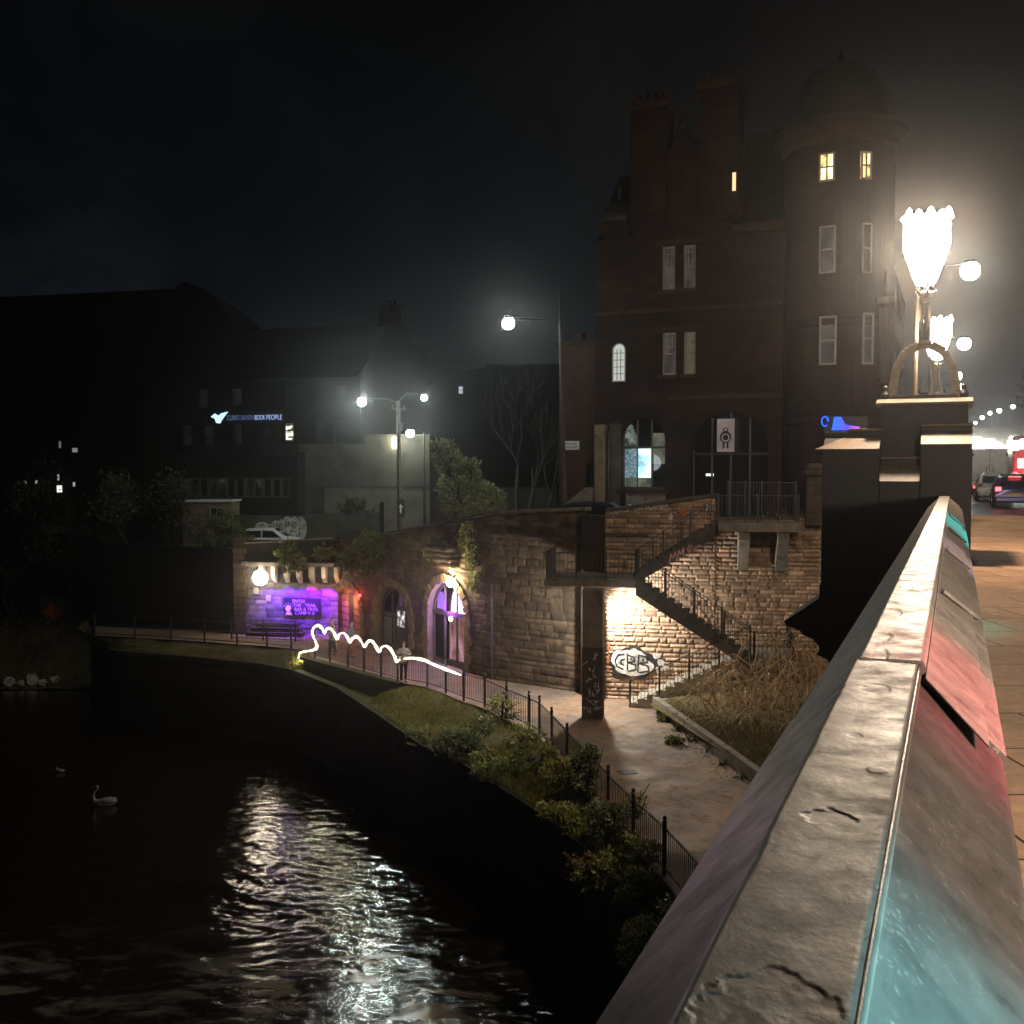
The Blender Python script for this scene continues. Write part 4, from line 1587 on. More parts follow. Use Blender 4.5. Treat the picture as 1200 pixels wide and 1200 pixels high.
def shoulder(px0, px1, y_front, y_back, y_riser, y_lip, s_front, dslope, s_back, zb, hip=False):
    a, c = tt(px0, s_front), tt(px1, s_front)
    z1, z2, z3, z4 = zz(y_front, s_front), zz(y_back, s_front + dslope), zz(y_riser, s_front + dslope), zz(y_lip, s_front + dslope)
    b = MB()
    b.prism([(0, zb), (0, z1), (dslope, z2), (dslope, z3), (s_back - s_front, z3), (s_back - s_front, zb)], D * s_front + N * a, D, ZV, N, c - a)
    b.build('shaft_block', 'dark_pier', pier, bevel=.015)
    b = MB()
    sl = Vector((dslope, 0, z2 - z1))
    o_ = D * (s_front) + N * (a - (.14 if hip else .0)) + ZV * z1
    up = (D * dslope + ZV * (z2 - z1)).normalized()
    nrm = (N.cross(up)).normalized()
    if nrm.dot(D) > 0:
        nrm = -nrm
    L_ = math.hypot(dslope, z2 - z1)
    w_ = c - a + (.14 if hip else 0)
    pr = [(0, 0), (w_, 0), (w_, L_), (.55 if hip else 0, L_)]
    b.prism(pr, o_ + nrm * .004 - up * .02, N, up, nrm, .03)
    b.build('lamplit_top', 'lamplit_top', pier, bevel=.006)  # thin slab carrying the painted lamplight on the slope
    b = MB()
    ins = .45 if hip else 0
    b.box(D * (s_front + dslope + (s_back - s_front - dslope) / 2 - .03) + N * ((a + c) / 2 + ins / 2) + ZV * (z3 + .03), (c - a + .03 - ins, s_back - s_front - dslope + .06, .055), N, D, ZV)
    b.build('capping', 'lamplit_top', pier, bevel=.012)


zlow = -.6
shoulder(963, 1030, 527, 512, 505, 502, S0, .42, S0 + 1.9, zlow, True)
shoulder(1030.3, 1077.7, 565, 546, 538.5, 536, S0 - .06, .4, S0 + 1.9, zlow)
shoulder(1078, 1139, 522, 507, 500.5, 498, S0, .4, S0 + 1.9, zlow)
b = MB()
ca_, cc_ = tt(1031, S0 + .5), tt(1133, S0 + .5)
zt_ = zz(475, S0 + .5)
b.box(ST(S0 + 1.3, (ca_ + cc_) / 2, (zt_ + zlow) / 2), (cc_ - ca_, 1.6, zt_ - zlow), N, D, ZV)
b.build('shaft_block', 'dark_pier', pier, bevel=.015)
b = MB()
b.prism([(0, 0), (0, .05), (.3, .13), (1.5, .13), (1.8, .05), (1.8, 0)], ST(S0 + .4, ca_ - .09, zt_), D, ZV, N, cc_ - ca_ + .18)
b.build('capping', 'lamplit_top', pier, bevel=.012)
b = MB()
prof = [on_s(px, py, S0) for px, py in ((964, 676), (960, 687), (960, 701), (918.7, 728), (921, 733), (937, 739), (941, 744), (952, 749), (958.7, 756), (960, 761), (957, 767), (968, 772), (985, 790), (1010, 800))]
b.prism(prof + [(-.42, prof[-1][1]), (-.42, prof[0][1])], D * (S0 - .02), N, ZV, D, 2.2)
b.build('corbel_cornice', 'dark_pier', pier, bevel=.01)
b = MB()
b.box(ST(S0 + 1.1, -1.15, -7), (1.45, 1.9, 11.4), N, D, ZV)
b.build('lower_shaft', 'dark_pier', pier)

# ------------------------------------------------------------------ lanterns
def lantern(base, scale, name_label, group=None, pedestal=0.0, watts=2600):
    """hoop bracket, clustered stem and a six-sided glass lantern with a crown"""
    t = thing('ornate_lantern', name_label, 'lantern', base, group)
    k = scale
    zk = 1.2 * k
    c = Vector(base)
    b = MB()
    outer = [(-.69 * k, .0), (-.70 * k, .25 * k), (-.62 * k, .62 * k), (-.42 * k, .93 * k), (-.14 * k, 1.07 * k), (.14 * k, 1.07 * k), (.42 * k, .93 * k), (.62 * k, .62 * k), (.70 * k, .25 * k), (.69 * k, 0)]
    pts = [c + N * a + ZV * (z * 1.2) for a, z in outer]
    sm = []
    for i in range(len(pts) - 1):
        for f in (0, .34, .67):
            sm.append(pts[i].lerp(pts[i + 1], f))
    sm.append(pts[-1])
    for p, q in zip(sm, sm[1:]):
        b.bar(p, q + (q - p) * .12, .2 * k, .15 * k, D)
    b.build('hoop', 'hoop_lit', t, bevel=.02)
    b = MB()
    b.prism([(-.82 * k, 0), (.82 * k, 0), (.7 * k, .12 * k), (-.7 * k, .12 * k)], c - D * .22 * k + ZV * -.02, N, ZV, D, .44 * k)
    for s in (-1, 1):
        b.lathe([(.1 * k, 0), (.12 * k, .1 * k), (.05 * k, .2 * k), (.07 * k, .28 * k), (0.0, .34 * k)], c + N * (s * .86 * k) + ZV * .02, 10)
    b.build('base', 'iron', t, bevel=.01)
    zs = 1.06 * zk
    b = MB()
    for a, r in ((-.09, .05), (.08, .045), (0, .04)):
        b.tube([c + N * (a * k) + D * ((.06 if a == 0 else -.03) * k) + ZV * zs, c + N * (a * k * .9) + D * ((.05 if a == 0 else -.03) * k) + ZV * (zs + .88 * zk)], r * k, 8)
    b.lathe([(.12 * k, zs - .03), (.16 * k, zs + .03), (.1 * k, zs + .1 * zk)], c, 12)
    b.lathe([(.1 * k, zs + .84 * zk), (.15 * k, zs + .88 * zk), (.13 * k, zs + .94 * zk), (.2 * k, zs + 1.02 * zk), (.12 * k, zs + 1.06 * zk)], c, 12)
    b.build('stem', 'hoop_lit', t, smooth=True)
    zg = zs + 1.0 * zk
    b = MB()
    for i in range(6):
        a = 2 * PI * i / 6 + .3
        dr = Vector((math.cos(a), math.sin(a), 0))
        b.tube([c + dr * .12 * k + ZV * zg, c + dr * .26 * k + ZV * (zg + .06 * zk), c + dr * .2 * k + ZV * (zg + .16 * zk), c + dr * .3 * k + ZV * (zg + .3 * zk), c + dr * .57 * k + ZV * (zg + .95 * zk), c + dr * .54 * k + ZV * (zg + 1.45 * zk)], [.03 * k, .028 * k, .025 * k, .02 * k, .018 * k, .018 * k], 5)
    b.lathe([(.47 * k, zg + 1.43 * zk), (.5 * k, zg + 1.46 * zk), (.47 * k, zg + 1.5 * zk)], c, 12)
    b.build('glazing_bars', 'iron', t)
    b = MB()
    b.lathe([(.0, zg + .16 * zk), (.22 * k, zg + .2 * zk), (.29 * k, zg + .34 * zk), (.43 * k, zg + .68 * zk), (.54 * k, zg + 1.0 * zk), (.57 * k, zg + 1.3 * zk), (.53 * k, zg + 1.5 * zk), (.3 * k, zg + 1.53 * zk), (0, zg + 1.5 * zk)], c, 6, a0=.3, a1=.3 + 2 * PI)
    b.build('lantern_glass', 'lantern_glow', t, fixn=True)
    b = MB()
    for i in range(12):
        a = 2 * PI * i / 12 + .3
        hk = (.6, .4, .75, .5)[i % 4] * k
        q = c + Vector((math.cos(a), math.sin(a), 0)) * .5 * k + ZV * (zg + 1.46 * zk)
        b.lathe([(.07 * k, 0), (.1 * k, .1 * hk), (.05 * k, .17 * hk), (.07 * k, .22 * hk), (0, .32 * hk)], q, 7)
    b.build('crown', 'lantern_glow', t)
    if pedestal:
        b = MB()
        b.box(c + ZV * (-pedestal / 2 - .02), (1.5 * k, 1.3, pedestal), N, D, ZV)
        b.build('pedestal', 'dark_pier', t)
    point('lantern_light', c + ZV * (zg + .9 * zk), watts, (1, .765, .54), .28 * k, t)
    return t


zb_ = zt_ + .15
tc = tt(1081, S0 + 1.3)
lan = lantern(ST(S0 + 1.3, tc, zb_), .82, 'big blazing ornate lantern on a hooped iron bracket above the pier', None, 0, 3500)
L2 = P(1098, 452, 33.5)
lantern(Vector((L2.x, L2.y, 3.05)), .8, 'second glowing lantern seen just past the stem of the big one', None, 3.3, 700)
L3 = P(1092, 452, 62)
lantern(Vector((L3.x, L3.y, 6.1)), .8, 'small third lantern seen through the iron hoop of the big one', None, 6.3, 200)
# bodiless lamp for an assumed twin lantern on the pier behind the viewer
point('lantern_light', ST(-9.5, -.6, 6.0), 250, (1, .82, .62), .3)
point('slope_fill', ST(1.9, 4.0, 1.75), 2700, (1, .84, .68), .3)  # unseen fill lamp added low on the right to brighten the coping slope
# unseen coloured spots added beside the parapet to tint its slope, sources assumed
spot('assumed_cyan_light', ST(1.0, 1.9, 1.2), ST(.98, .11, 1.0), 2600, (.0, .5, .66), 50, 1, .12)
spot('assumed_red_light', ST(4.6, 2.9, 1.9), ST(3.4, .12, 1.02), 1200, (1, .02, .09), 31, 1, .12)
spot('assumed_cyan_light', ST(14, 2.6, 2.0), ST(12.4, .1, 1.05), 1300, (.0, .85, .8), 46, .9, .12)

spot('assumed_pink_light', ST(9.5, 2.4, 1.6), ST(8.6, .12, 1.03), 420, (1, .74, .84), 40, 1, .12)  # unseen pale pink spot added to lighten the far slope
# ------------------------------------------------------------------ street lamps
def street_lamp(foot, h, arm, r, watts, label, mat='lamp_cool', col=COOL, group=None, pole_mat='concrete_dark', pr=.075, lean=(0, 0)):
    f = Vector(foot)
    t = thing('street_lamp', label, 'street lamp', f, group)
    top = f + Vector((lean[0], lean[1], h))
    b = MB()
    b.tube([f, f + (top - f) * .12, f + (top - f) * .13, top], [pr * 1.5, pr * 1.5, pr, pr * .75], 10)
    b.build('column', pole_mat, t, smooth=False)
    a = Vector(arm)
    e = top + a + Vector((0, 0, .15))
    b = MB()
    b.tube([top - Vector((0, 0, .1)), top + a * .3 + Vector((0, 0, .12)), e], .026, 7)
    b.build('arm', 'iron', t)
    if r > .12:
        hd = MB().lathe([(.04, .12), (r * .6, .1), (r * .8, .0), (0, 0)], e, 14).build('lamp_head', 'iron', t)
    else:
        hd = MB().box(e + Vector((0, 0, .06)), (.3, .2, .1)).build('lamp_head', 'iron', t)
    lc = e - Vector((0, 0, r * .82))
    MB().ball(lc, r, 14, 10).build('lens', mat, hd, smooth=True)
    if watts:
        point('lamp_light', lc, watts, col, r * .8, t)
    return t


f = Vector((2.28, 43.6, -1.1))
hd = P(595, 383, 43.6)
street_lamp(f, hd.z + 1.1 + .2, (hd.x - 2.0, 0, 0), .25, 360, 'tall street lamp with a long arm beside the red stone building', group=None, lean=(-.25, 0), pr=.1)
b = MB()
b.tube([Vector((2.04, 43.6, hd.z + .1)), Vector((2.0, 43.6, hd.z + 1.6))], .03, 6)
b.build('aerial_rod', 'iron', None, 'thin dark rod rising above the tall lamp column', 'rod')
q = P(424, 472, 57)
street_lamp((P(466, 472, 57).x, 57, -3.0), q.z + 3.1, (q.x - P(466, 472, 57).x, 0, 0), .24, 950, 'bright twin headed street lamp beside the wooden utility pole', lean=(0, 0))
q2 = P(497, 466, 57)
tw = [o_ for o_ in COL.objects if o_.name.startswith('street_lamp')][-1]
b = MB()
colx = P(466, 472, 57).x
b.tube([Vector((colx, 57, q.z)), Vector((colx + .5, 57, q2.z + .28)), Vector((q2.x, 57, q2.z + .2))], .026, 7)
b.build('arm', 'iron', tw)
hd2 = MB().lathe([(.04, .12), (.11, .1), (.15, .0), (0, 0)], (q2.x, 57, q2.z + .14), 14).build('lamp_head', 'iron', tw)
MB().ball((q2.x, 57, q2.z), .17, 14, 10).build('lens', 'lamp_cool', hd2, smooth=True)
point('lamp_light', (q2.x, 57, q2.z), 240, COOL, .15, tw)
q = P(480.5, 508, 69)
street_lamp((q.x + .9, 69.5, -2.6), q.z + 2.7, (-.9, -.4, 0), .28, 330, 'low white lamp hanging against the pale rendered gable wall')
# utility pole
f = P(468, 618, 64)
t = thing('utility_pole', 'weathered wooden utility pole in front of the rendered gable wall', 'utility pole', (f.x, 64, zst(-7)))
tp = P(467, 470, 64)
MB().tube([(f.x, 64, -3), (tp.x, 64, tp.z)], [.17, .12], 10).build('pole', 'stone_trim', t)
b = MB()
b.box((tp.x, 64, tp.z - .5), (.9, .1, .12))
for k in (-.35, .35, 0):
    b.lathe([(.05, 0), (.07, .1), (.03, .2)], (tp.x + k, 64, tp.z - .42), 8)
b.build('crossarm', 'iron', t)
MB().box((tp.x + .12, 63.8, tp.z - 1.6), (.3, .25, .5)).build('junction_box', 'iron', t)
sg = MB().box((f.x + .12, 63.75, -.9), (.5, .04, 1.1)).build('notice', 'sign_black', t)
b = MB().prism([(-.05, -.3), (.05, -.3), (.05, .05), (.15, .05), (0, .3), (-.15, .05), (-.05, .05)], (f.x + .12, 63.72, -.9), (1, 0, 0), (0, 0, 1), (0, -1, 0), .01)
b.build('arrow', 'sign_white', sg)
pos = P(463, 519, 70.5)
t = thing('bulkhead_light', 'tall narrow bulkhead light fixed to the rendered wall behind the pole', 'wall light', pos)
MB().box(pos, (.35, .2, .75)).build('housing', 'lamp_warm', t)
point('lamp_light', pos + Vector((0, -.5, 0)), 110, (1, .95, .75), .1, t)

# lamps along the road beyond the bridge
grp = 'lamp columns receding along the road'
for i, (px, py, h, r, wt, lb) in enumerate(((1137, 314, 8.2, .3, 330, 'white street lamp beside the top of the big lantern'), (1130, 400, 8.2, .33, 180, 'white street lamp just above the hoop of the big lantern'),
                                            (1122, 439, 8.2, .3, 0, 'tiny upper street lamp at the shoulder of the iron hoop'), (1123, 452, 8.2, .3, 0, 'tiny lower street lamp at the foot of the iron hoop'))):
    Y = (h - EYE) * FL / (546 - py)
    q = P(px, py, Y)
    f = q - N * (1.6 if i < 2 else 1.2)
    street_lamp((f.x, f.y, -.1), q.z + .1, N * (1.6 if i < 2 else 1.2), r, wt, lb, group=grp, pr=.09, pole_mat='stone_trim')
for i, (px, py) in enumerate(((1143, 495), (1151, 488.5), (1160, 483.5), (1171, 480.5), (1187, 476))):
    Y = 8.4 * FL / (546 - py)
    q = P(px, py, Y)
    f = q + N * 1.5
    street_lamp((f.x, f.y, -.1), q.z + .1, N * -1.5, .27 + .04 * (i % 2), 0, 'distant white street lamp in the row climbing above the traffic', group='far row of street lamps above the traffic', pr=.09, pole_mat='stone_trim')

# ------------------------------------------------------------------ railings
def rail_run(t, pts, h=1.0, post_every=1.4, bar_step=.13, mat='iron', post_r=.035, lead=.0, finial=False, toprail=.035, split=True):
    """posts and panels along points (at tread level), sloping with them"""
    for a, c in zip(pts, pts[1:]):
        a, c = Vector(a), Vector(c)
        L_ = (c - a).length
        n_ = max(1, round(L_ / post_every))
        for k in range(n_):
            p, q = a.lerp(c, k / n_), a.lerp(c, (k + 1) / n_)
            b = MB()
            b.bar(p + ZV * h, q + ZV * h, toprail, .03)
            b.bar(p + ZV * .1, q + ZV * .1, .03, .025)
            m_ = max(2, int((q - p).length / bar_step))
            for j in range(1, m_):
                x = p.lerp(q, j / m_)
                b.bar(x + ZV * .1, x + ZV * h, .016, .016)
            b.build('rail_panel', mat, t)
            b = MB()
            b.bar(p - ZV * .05, p + ZV * (h + .07), post_r * 2, post_r * 2)
            if finial:
                b.ball(p + ZV * (h + .11), post_r * 1.5, 8, 6)
            b.build('post', mat, t)
    p = Vector(pts[-1])
    b = MB()
    b.bar(p - ZV * .05, p + ZV * (h + .07), post_r * 2, post_r * 2)
    b.build('post', mat, t)


t = thing('riverside_railing', 'long black iron riverside railing with ball topped posts along the grassy bank', 'railing', FP[6])
for p, q in zip(FP, FP[1:]):
    b = MB()
    for z, w_ in ((1.08, .045), (.16, .04)):
        b.bar(p + ZV * z, q + ZV * z, w_, .03)
    m_ = max(2, int((q - p).length / .125))
    for j in range(1, m_):
        x = p.lerp(q, j / m_)
        b.bar(x + ZV * .16, x + ZV * 1.08, .018, .018)
    b.build('rail_panel', 'iron', t)
for p in FP:
    b = MB()
    b.bar(p - ZV * .1, p + ZV * 1.2, .085, .085)
    b.lathe([(.05, 1.18), (.07, 1.22), (.03, 1.25), (.055, 1.3), (.03, 1.35), (0, 1.36)], p, 8)
    b.build('post', 'iron', t)
t = thing('riverside_railing', 'open black railing with two bars in front of the purple wall', 'railing', FENCE2[2])
for p, q in zip(FENCE2, FENCE2[1:]):
    b = MB()
    for z in (1.1, .62, .12):
        b.bar(p + ZV * z, q + ZV * z, .045, .04)
    b.build('rail_panel', 'iron', t)
for p in FENCE2:
    MB().bar(p, p + ZV * 1.2, .08, .08).build('post', 'iron', t)
t = thing('path_railing', 'second dark railing close to the foot of the purple wall', 'railing', Vector((-13.5, 54.6, ZP)))
rail_run(t, [(-15.0, 54.4, ZP), (-11.4, 53.6, ZP), (-10.2, 52.3, ZP)], 1.05, 1.5, .3)

# rope light laid in loops along the railing
rp = [(105, 715), (97, 725), (95, 747), (112, 760), (117, 775), (100, 796), (80, 800), (65, 792), (62, 740), (65, 692), (85, 676), (130, 668), (165, 659), (180, 640), (172, 612), (158, 580), (150, 545), (163, 516), (190, 506), (212, 525), (229, 560), (238, 533), (262, 524),
      (286, 548), (307, 590), (320, 565), (346, 553), (371, 576), (391, 612), (408, 588), (436, 578), (462, 607), (483, 645), (500, 615), (526, 603), (551, 630), (576, 672), (594, 645), (622, 637), (648, 655), (664, 680), (680, 712), (692, 737), (715, 722), (790, 714), (870, 728), (905, 747), (975, 775), (1040, 800), (1097, 821)]
pts = []
dirf = (FP[-1] - FP[12])
nf = Vector((dirf.y, -dirf.x, 0)).normalized()
for x, y in rp:
    px, py = 340 + x / 5.4545, 640 + y / 5.4545
    best = None
    for p, q in zip(FP[11:], FP[12:]):
        dd = q - p
        n_ = Vector((dd.y, -dd.x, 0)).normalized()
        X = PL(px, py, p, n_)
        k = (X - p).dot(dd) / dd.length_squared
        if -.02 <= k <= 1.02:
            best = X
    if best is None:
        dd = FP[-1] - FP[-2]
        best = PL(px, py, FP[-1], Vector((dd.y, -dd.x, 0)).normalized())
    pts.append(best)
sm = []
for i in range(len(pts) - 1):
    p0, p1, p2, p3 = pts[max(i - 1, 0)], pts[i], pts[i + 1], pts[min(i + 2, len(pts) - 1)]
    for f in (0, .25, .5, .75):
        sm.append(.5 * ((2 * p1) + (p2 - p0) * f + (2 * p0 - 5 * p1 + 4 * p2 - p3) * f * f + (3 * p1 - p0 - 3 * p2 + p3) * f ** 3))
sm.append(pts[-1])
sm = [p + Vector((-.05, -.06, 0)) for p in sm]
t = thing('rope_light', 'glowing white rope light looped in scallops along the riverside railing', 'rope light', FP[15])
MB().tube(sm, [.055 + .022 * math.sin(i * .41) * math.sin(i * .13 + 1) + .008 * math.sin(i * 1.7) for i in range(len(sm))], 8).build('light_tube', 'rope_glow', t, smooth=True)
for k in (.03, .14, .28, .42, .56, .7, .84, .96):
    p = sm[int(k * (len(sm) - 1))]
    point('rope_light_glow', p + Vector((-.15, -.2, .1)), 26, (1, .92, .6), .06, t)

# ------------------------------------------------------------------ stairs
t = thing('stone_stairs', 'three flight outdoor stone stairs zigzagging up the wall with iron railings', 'stairs', (6.5, 39, ZP))
UX = (A1 - A0).normalized()
NX = Vector((UX.y, -UX.x, 0))            # out from the wall


def W(u, outw, z):
    """along the stair wall from its left end, out from it, height"""
    return A0 + UX * u + NX * outw + ZV * z


def flight(u0, z0, u1, z1, o0, o1, n, mat, thick=.34):
    du, dz = (u1 - u0) / n, (z1 - z0) / n
    prof = []
    for k in range(n):
        prof += [(u0 + k * du, z0 + k * dz), (u0 + k * du, z0 + (k + 1) * dz)]
    prof += [(u1, z1), (u1, z1 - thick - abs(dz))]
    if z0 <= ZP + .01:
        prof += [(u1, ZP - .02), (u0, ZP - .02)]
    else:
        prof += [(u0, z0 - thick)]
    MB().prism(prof, A0 + NX * o0, UX, ZV, NX, o1 - o0).build('flight', mat, t, bevel=.012)


ui = lambda px, Y: (px - 600) / FL * Y - A0.x
F1a, F1b = 1.05, 4.75      # lower flight
zL1, zL2, zL3 = -5.25, -2.45, -.35
uL1 = 5.55                 # lower landing's left edge
uL2 = 1.4                  # upper landing's right edge
uL3 = 4.35
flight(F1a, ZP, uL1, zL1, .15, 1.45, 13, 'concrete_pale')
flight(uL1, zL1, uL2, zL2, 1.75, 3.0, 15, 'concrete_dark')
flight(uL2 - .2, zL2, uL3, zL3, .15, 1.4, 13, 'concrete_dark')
MB().box(W(uL1 + .75, 1.55, zL1 - .15), (1.5, 2.9, .3), UX, NX, ZV).build('landing', 'concrete', t, bevel=.015)
MB().box(W(-.3, 1.6, zL2 - .13), (3.4, 2.85, .26), UX, NX, ZV).build('landing', 'concrete', t, bevel=.015)
MB().box(W(uL3 + 1.5, 1.0, zL3 - .16), (3.0, 1.9, .32), UX, NX, ZV).build('landing', 'concrete', t, bevel=.015)
for k in (.75, 2.15):
    MB().prism([(.08, 0), (1.85, 0), (1.85, -.3), (.2, -1.6), (.08, -1.6)], W(uL3 + k, 0, zL3 - .33), NX, ZV, UX, .42).build('bracket', 'concrete', t, bevel=.02)
pq = G(695, 841, ZP)
pu_ = (pq - A0).dot(UX)
po = (pq - A0).dot(NX)
b = MB()
b.box(W(pu_, po, (ZP + zL2 - .27) / 2), (.74, .62, zL2 - .27 - ZP), UX, NX, ZV)
b.build('pillar', 'concrete', t, bevel=.03)
b = MB()
b.box(W(pu_, po, ZP + 1.35), (.76, .64, 2.6), UX, NX, ZV)
b.build('pillar_sleeve', 'concrete_dark', t)
b = MB()
rr_ = random.Random(3)
for k in range(26):
    a, z = rr_.uniform(-.32, .3), rr_.uniform(.2, 2.4)
    pts_ = [(a, ZP + z), (a + rr_.uniform(-.12, .12), ZP + z + rr_.uniform(-.1, .14)), (a + rr_.uniform(-.14, .14), ZP + z + rr_.uniform(.0, .2))]
    ribbon(b, pts_, W(pu_, po + .33, 0), UX, ZV, NX, .022, .002)
b.build('graffiti', 'graffiti_pale', t, fixn=False)
# writing on the upper flight's side
b = MB()
scrawl(b, 'MM9~', 0, 0, .36, .3, W(2.55, 1.41, -1.95), UX, NX, .05, .008, .46)
b.build('graffiti', 'graffiti_pink', t, fixn=False)
rl_ = lambda pts: rail_run(t, pts, 1.0, 1.25, .14)
rl_([W(F1a + .05, 1.42, ZP), W(uL1, 1.42, zL1)])
rl_([W(uL1, 1.8, zL1), W(uL2, 1.8, zL2)])
rl_([W(uL1 + .1, 2.95, zL1), W(uL2, 2.95, zL2)])
rl_([W(uL2, 2.95, zL2), W(-1.9, 2.95, zL2), W(-1.9, .9, zL2)])
rl_([W(uL2 - .1, 1.38, zL2), W(uL3, 1.38, zL3), W(uL3 + 2.9, 1.38, zL3)])
rl_([W(uL1 + .1, 2.95, zL1), W(uL1 + 1.45, 2.95, zL1), W(uL1 + 1.45, .2, zL1)])
# flood light under the upper landing
fp = P(702.5, 702, 39.6)
t2 = thing('under_stair_light', 'round white floodlight under the stair landing washing the rough wall', 'flood lamp', fp)
MB().lathe([(0, 0), (.16, 0), (.16, .09), (.1, .13), (0, .13)], fp + NX * .0, 14, axis=(UX, ZV, NX)).build('housing', 'iron', t2)
MB().ball(fp - ZV * .06 + NX * .1, .1, 12, 8).build('lens', 'lamp_warm', t2, smooth=True)
point('lamp_light', fp - ZV * .1 + NX * .25, 1900, (1, .95, .84), .1, t2)
# low wall round the planted bed
g0, g1 = G(777, 840, ZP), G(892, 926, ZP)
t2 = thing('bed_wall', 'low concrete wall edging the bramble bed beside the path', 'low wall', (g0 + g1) / 2)
MB().box((g0 + g1) / 2 + Vector((.1, .1, .22)), ((g1 - g0).length + 2.4, .24, .5), g1 - g0, None, ZV).build('wall', 'concrete', t2, bevel=.02)
dd = (g1 - g0).normalized()
e0 = g0 - dd * .9
MB().box(e0 + Vector((.8, .35, .2)), (1.5, .24, .46), Vector((1, .45, 0)), None, ZV).build('wall_return', 'concrete', t2, bevel=.02)
b = MB()
bed = [g0 + Vector((-.4, .75, .3)), g1 + dd * 2 + Vector((.15, .15, .3)), Vector((14, 24, ZP + .5)), Vector((14, 38.3, ZP + 1.9)), W(5.0, .3, ZP + 1.0), W(3.0, 1.6, ZP + .45)]
b.add(bed, [(0, 1, 2), (0, 2, 3), (0, 3, 4), (0, 4, 5)])
b.build('terrain', 'bank_earth', kind='structure', fixn=False)
BED = [g0, g1]
# end pillar of the street railing and the gate beside it
pg = PL(954, 580, W(0, .2, 0), NX)
t2 = thing('gate_pillar', 'stone gate pillar with a moulded cap at the top of the stairs', 'pillar', (pg.x, pg.y, -.4))
b = MB()
b.box((pg.x, pg.y, .45), (.62, .6, 1.9), UX, NX, ZV)
b.build('shaft', 'ashlar_wall', t2, bevel=.02)
b = MB()
b.box((pg.x, pg.y, 1.5), (.82, .8, .16), UX, NX, ZV)
b.prism([(-.36, 0), (.36, 0), (.2, .25), (-.2, .25)], Vector((pg.x, pg.y, 1.6)) - NX * .3, UX, ZV, NX, .6)
b.build('cap', 'ashlar_wall', t2, bevel=.02)
t2 = thing('street_railing', 'dark iron gate and railing at street level above the stair brackets', 'railing', W(uL3 + 1.5, .2, zL3))
rail_run(t2, [W(uL3 + .4, .25, zL3 + .02), W(uL3 + 2.9, .25, zL3 + .02)], 1.45, .62, .1, post_r=.03)

# ------------------------------------------------------------------ windows
def window(parent, o, U, n, u0, u1, v0, v1, frame, pane, cols=1, rows=2, depth=.12, fw=.07, name='window', label=None, bars=(0, 0)):
    """frame with its glass set behind; bars: thin glazing bars (columns, rows) in the upper sash"""
    b = MB()
    uc, vc = (u0 + u1) / 2, (v0 + v1) / 2
    w_, h_ = u1 - u0, v1 - v0
    c = o - n * depth
    for x in (u0 + fw / 2, u1 - fw / 2):
        b.box(c + U * x + ZV * vc, (fw, fw, h_), U, None, ZV)
    for z in (v0 + fw / 2, v1 - fw / 2):
        b.box(c + U * uc + ZV * z - n * .003, (w_ - .01, fw, fw), U, None, ZV)
    for k in range(1, cols):
        b.box(c + U * (u0 + w_ * k / cols) + ZV * vc - n * .004, (fw * .8, fw * .8, h_ - .01), U, None, ZV)
    for k in range(1, rows):
        b.box(c + U * uc + ZV * (v0 + h_ * k / rows) - n * .005, (w_ - .012, fw * .8, fw * .8), U, None, ZV)
    if bars[0]:
        for k in range(1, bars[0]):
            b.box(c + U * (u0 + w_ * k / bars[0]) + ZV * (v0 + h_ * .75) - n * .01, (.025, .03, h_ * .48), U, None, ZV)
        for k in range(1, bars[1]):
            b.box(c + U * uc + ZV * (v0 + h_ * (.5 + .5 * k / bars[1])) - n * .012, (w_ - .02, .03, .025), U, None, ZV)
    f = b.build(name, frame, parent, label)
    MB().box(c + U * uc + ZV * vc - n * (fw * .5 + .03), (w_ - .02, .02, h_ - .02), U, None, ZV).build('pane', pane, f)
    return f


def rect_on(px0, py0, px1, py1, o, U, n):
    p, q = PL(px0, py0, o, n), PL(px1, py1, o, n)
    return (p - o).dot(U), (q - o).dot(U), q.z, p.z


lit_room('room_yellow', (1, .62, .2), (1, .86, .5), 2.3, 1.6, 1.6, .25, (.36, .6))
lit_room('room_white', (.6, .62, .56), (1, 1, .92), .9, 1.6, 1.6, .3, (.3, .7))
lit_room('room_blue', (.16, .34, .42), (.75, .95, 1), .95, .9, 1.4, .12, (.36, .66))
lit_room('room_dim', (.03, .033, .03), (.1, .105, .09), .25, .9, 1.2, .1, (.35, .7))
lit_room('room_faint', (.012, .013, .011), (.03, .031, .027), .3, .9, 1.2, .2, (.35, .7))
lit_room('room_grey', (.09, .08, .072), (.15, .135, .12), .55, .9, .7, .4, (.35, .7))
lit_room('room_beam', (.5, .5, .36), (1, 1, .85), 1.6, .7, 2.0, .05, (.45, .6))

# ------------------------------------------------------------------ red sandstone corner building
SB = 45.3
oB = D * SB
nB = -D
bt = thing('sandstone_building', 'tall red sandstone corner building with a domed round tower and two chimney stacks', 'building', ST(SB + 4, -9, -.6))
T = lambda px: on_s(px, 500, SB)[0]
Zs = lambda py, px=800: on_s(px, py, SB)[1]
tL, tR = T(697), T(916)
rB = lambda a, b_, c, d: rect_on(a, b_, c, d, oB, N, nB)
holes, wins = [], []
for (a, b_, c, d) in ((776, 289, 791, 339), (801, 287, 815, 337), (776, 390, 792, 439), (801, 389, 815, 438)):
    u0, u1, v0, v1 = rB(a, b_, c, d)
    holes.append([(u0, v0), (u1, v0), (u1, v1), (u0, v1)])
    wins.append((u0, u1, v0, v1))
u0, u1, v0, v1 = rB(728, 490, 779, 573)
A1l = arch_loop(u0, u1, v0, v1 - (u1 - u0) / 2 * 1.0, 16)
A1d = (u0, u1, v0, v1)
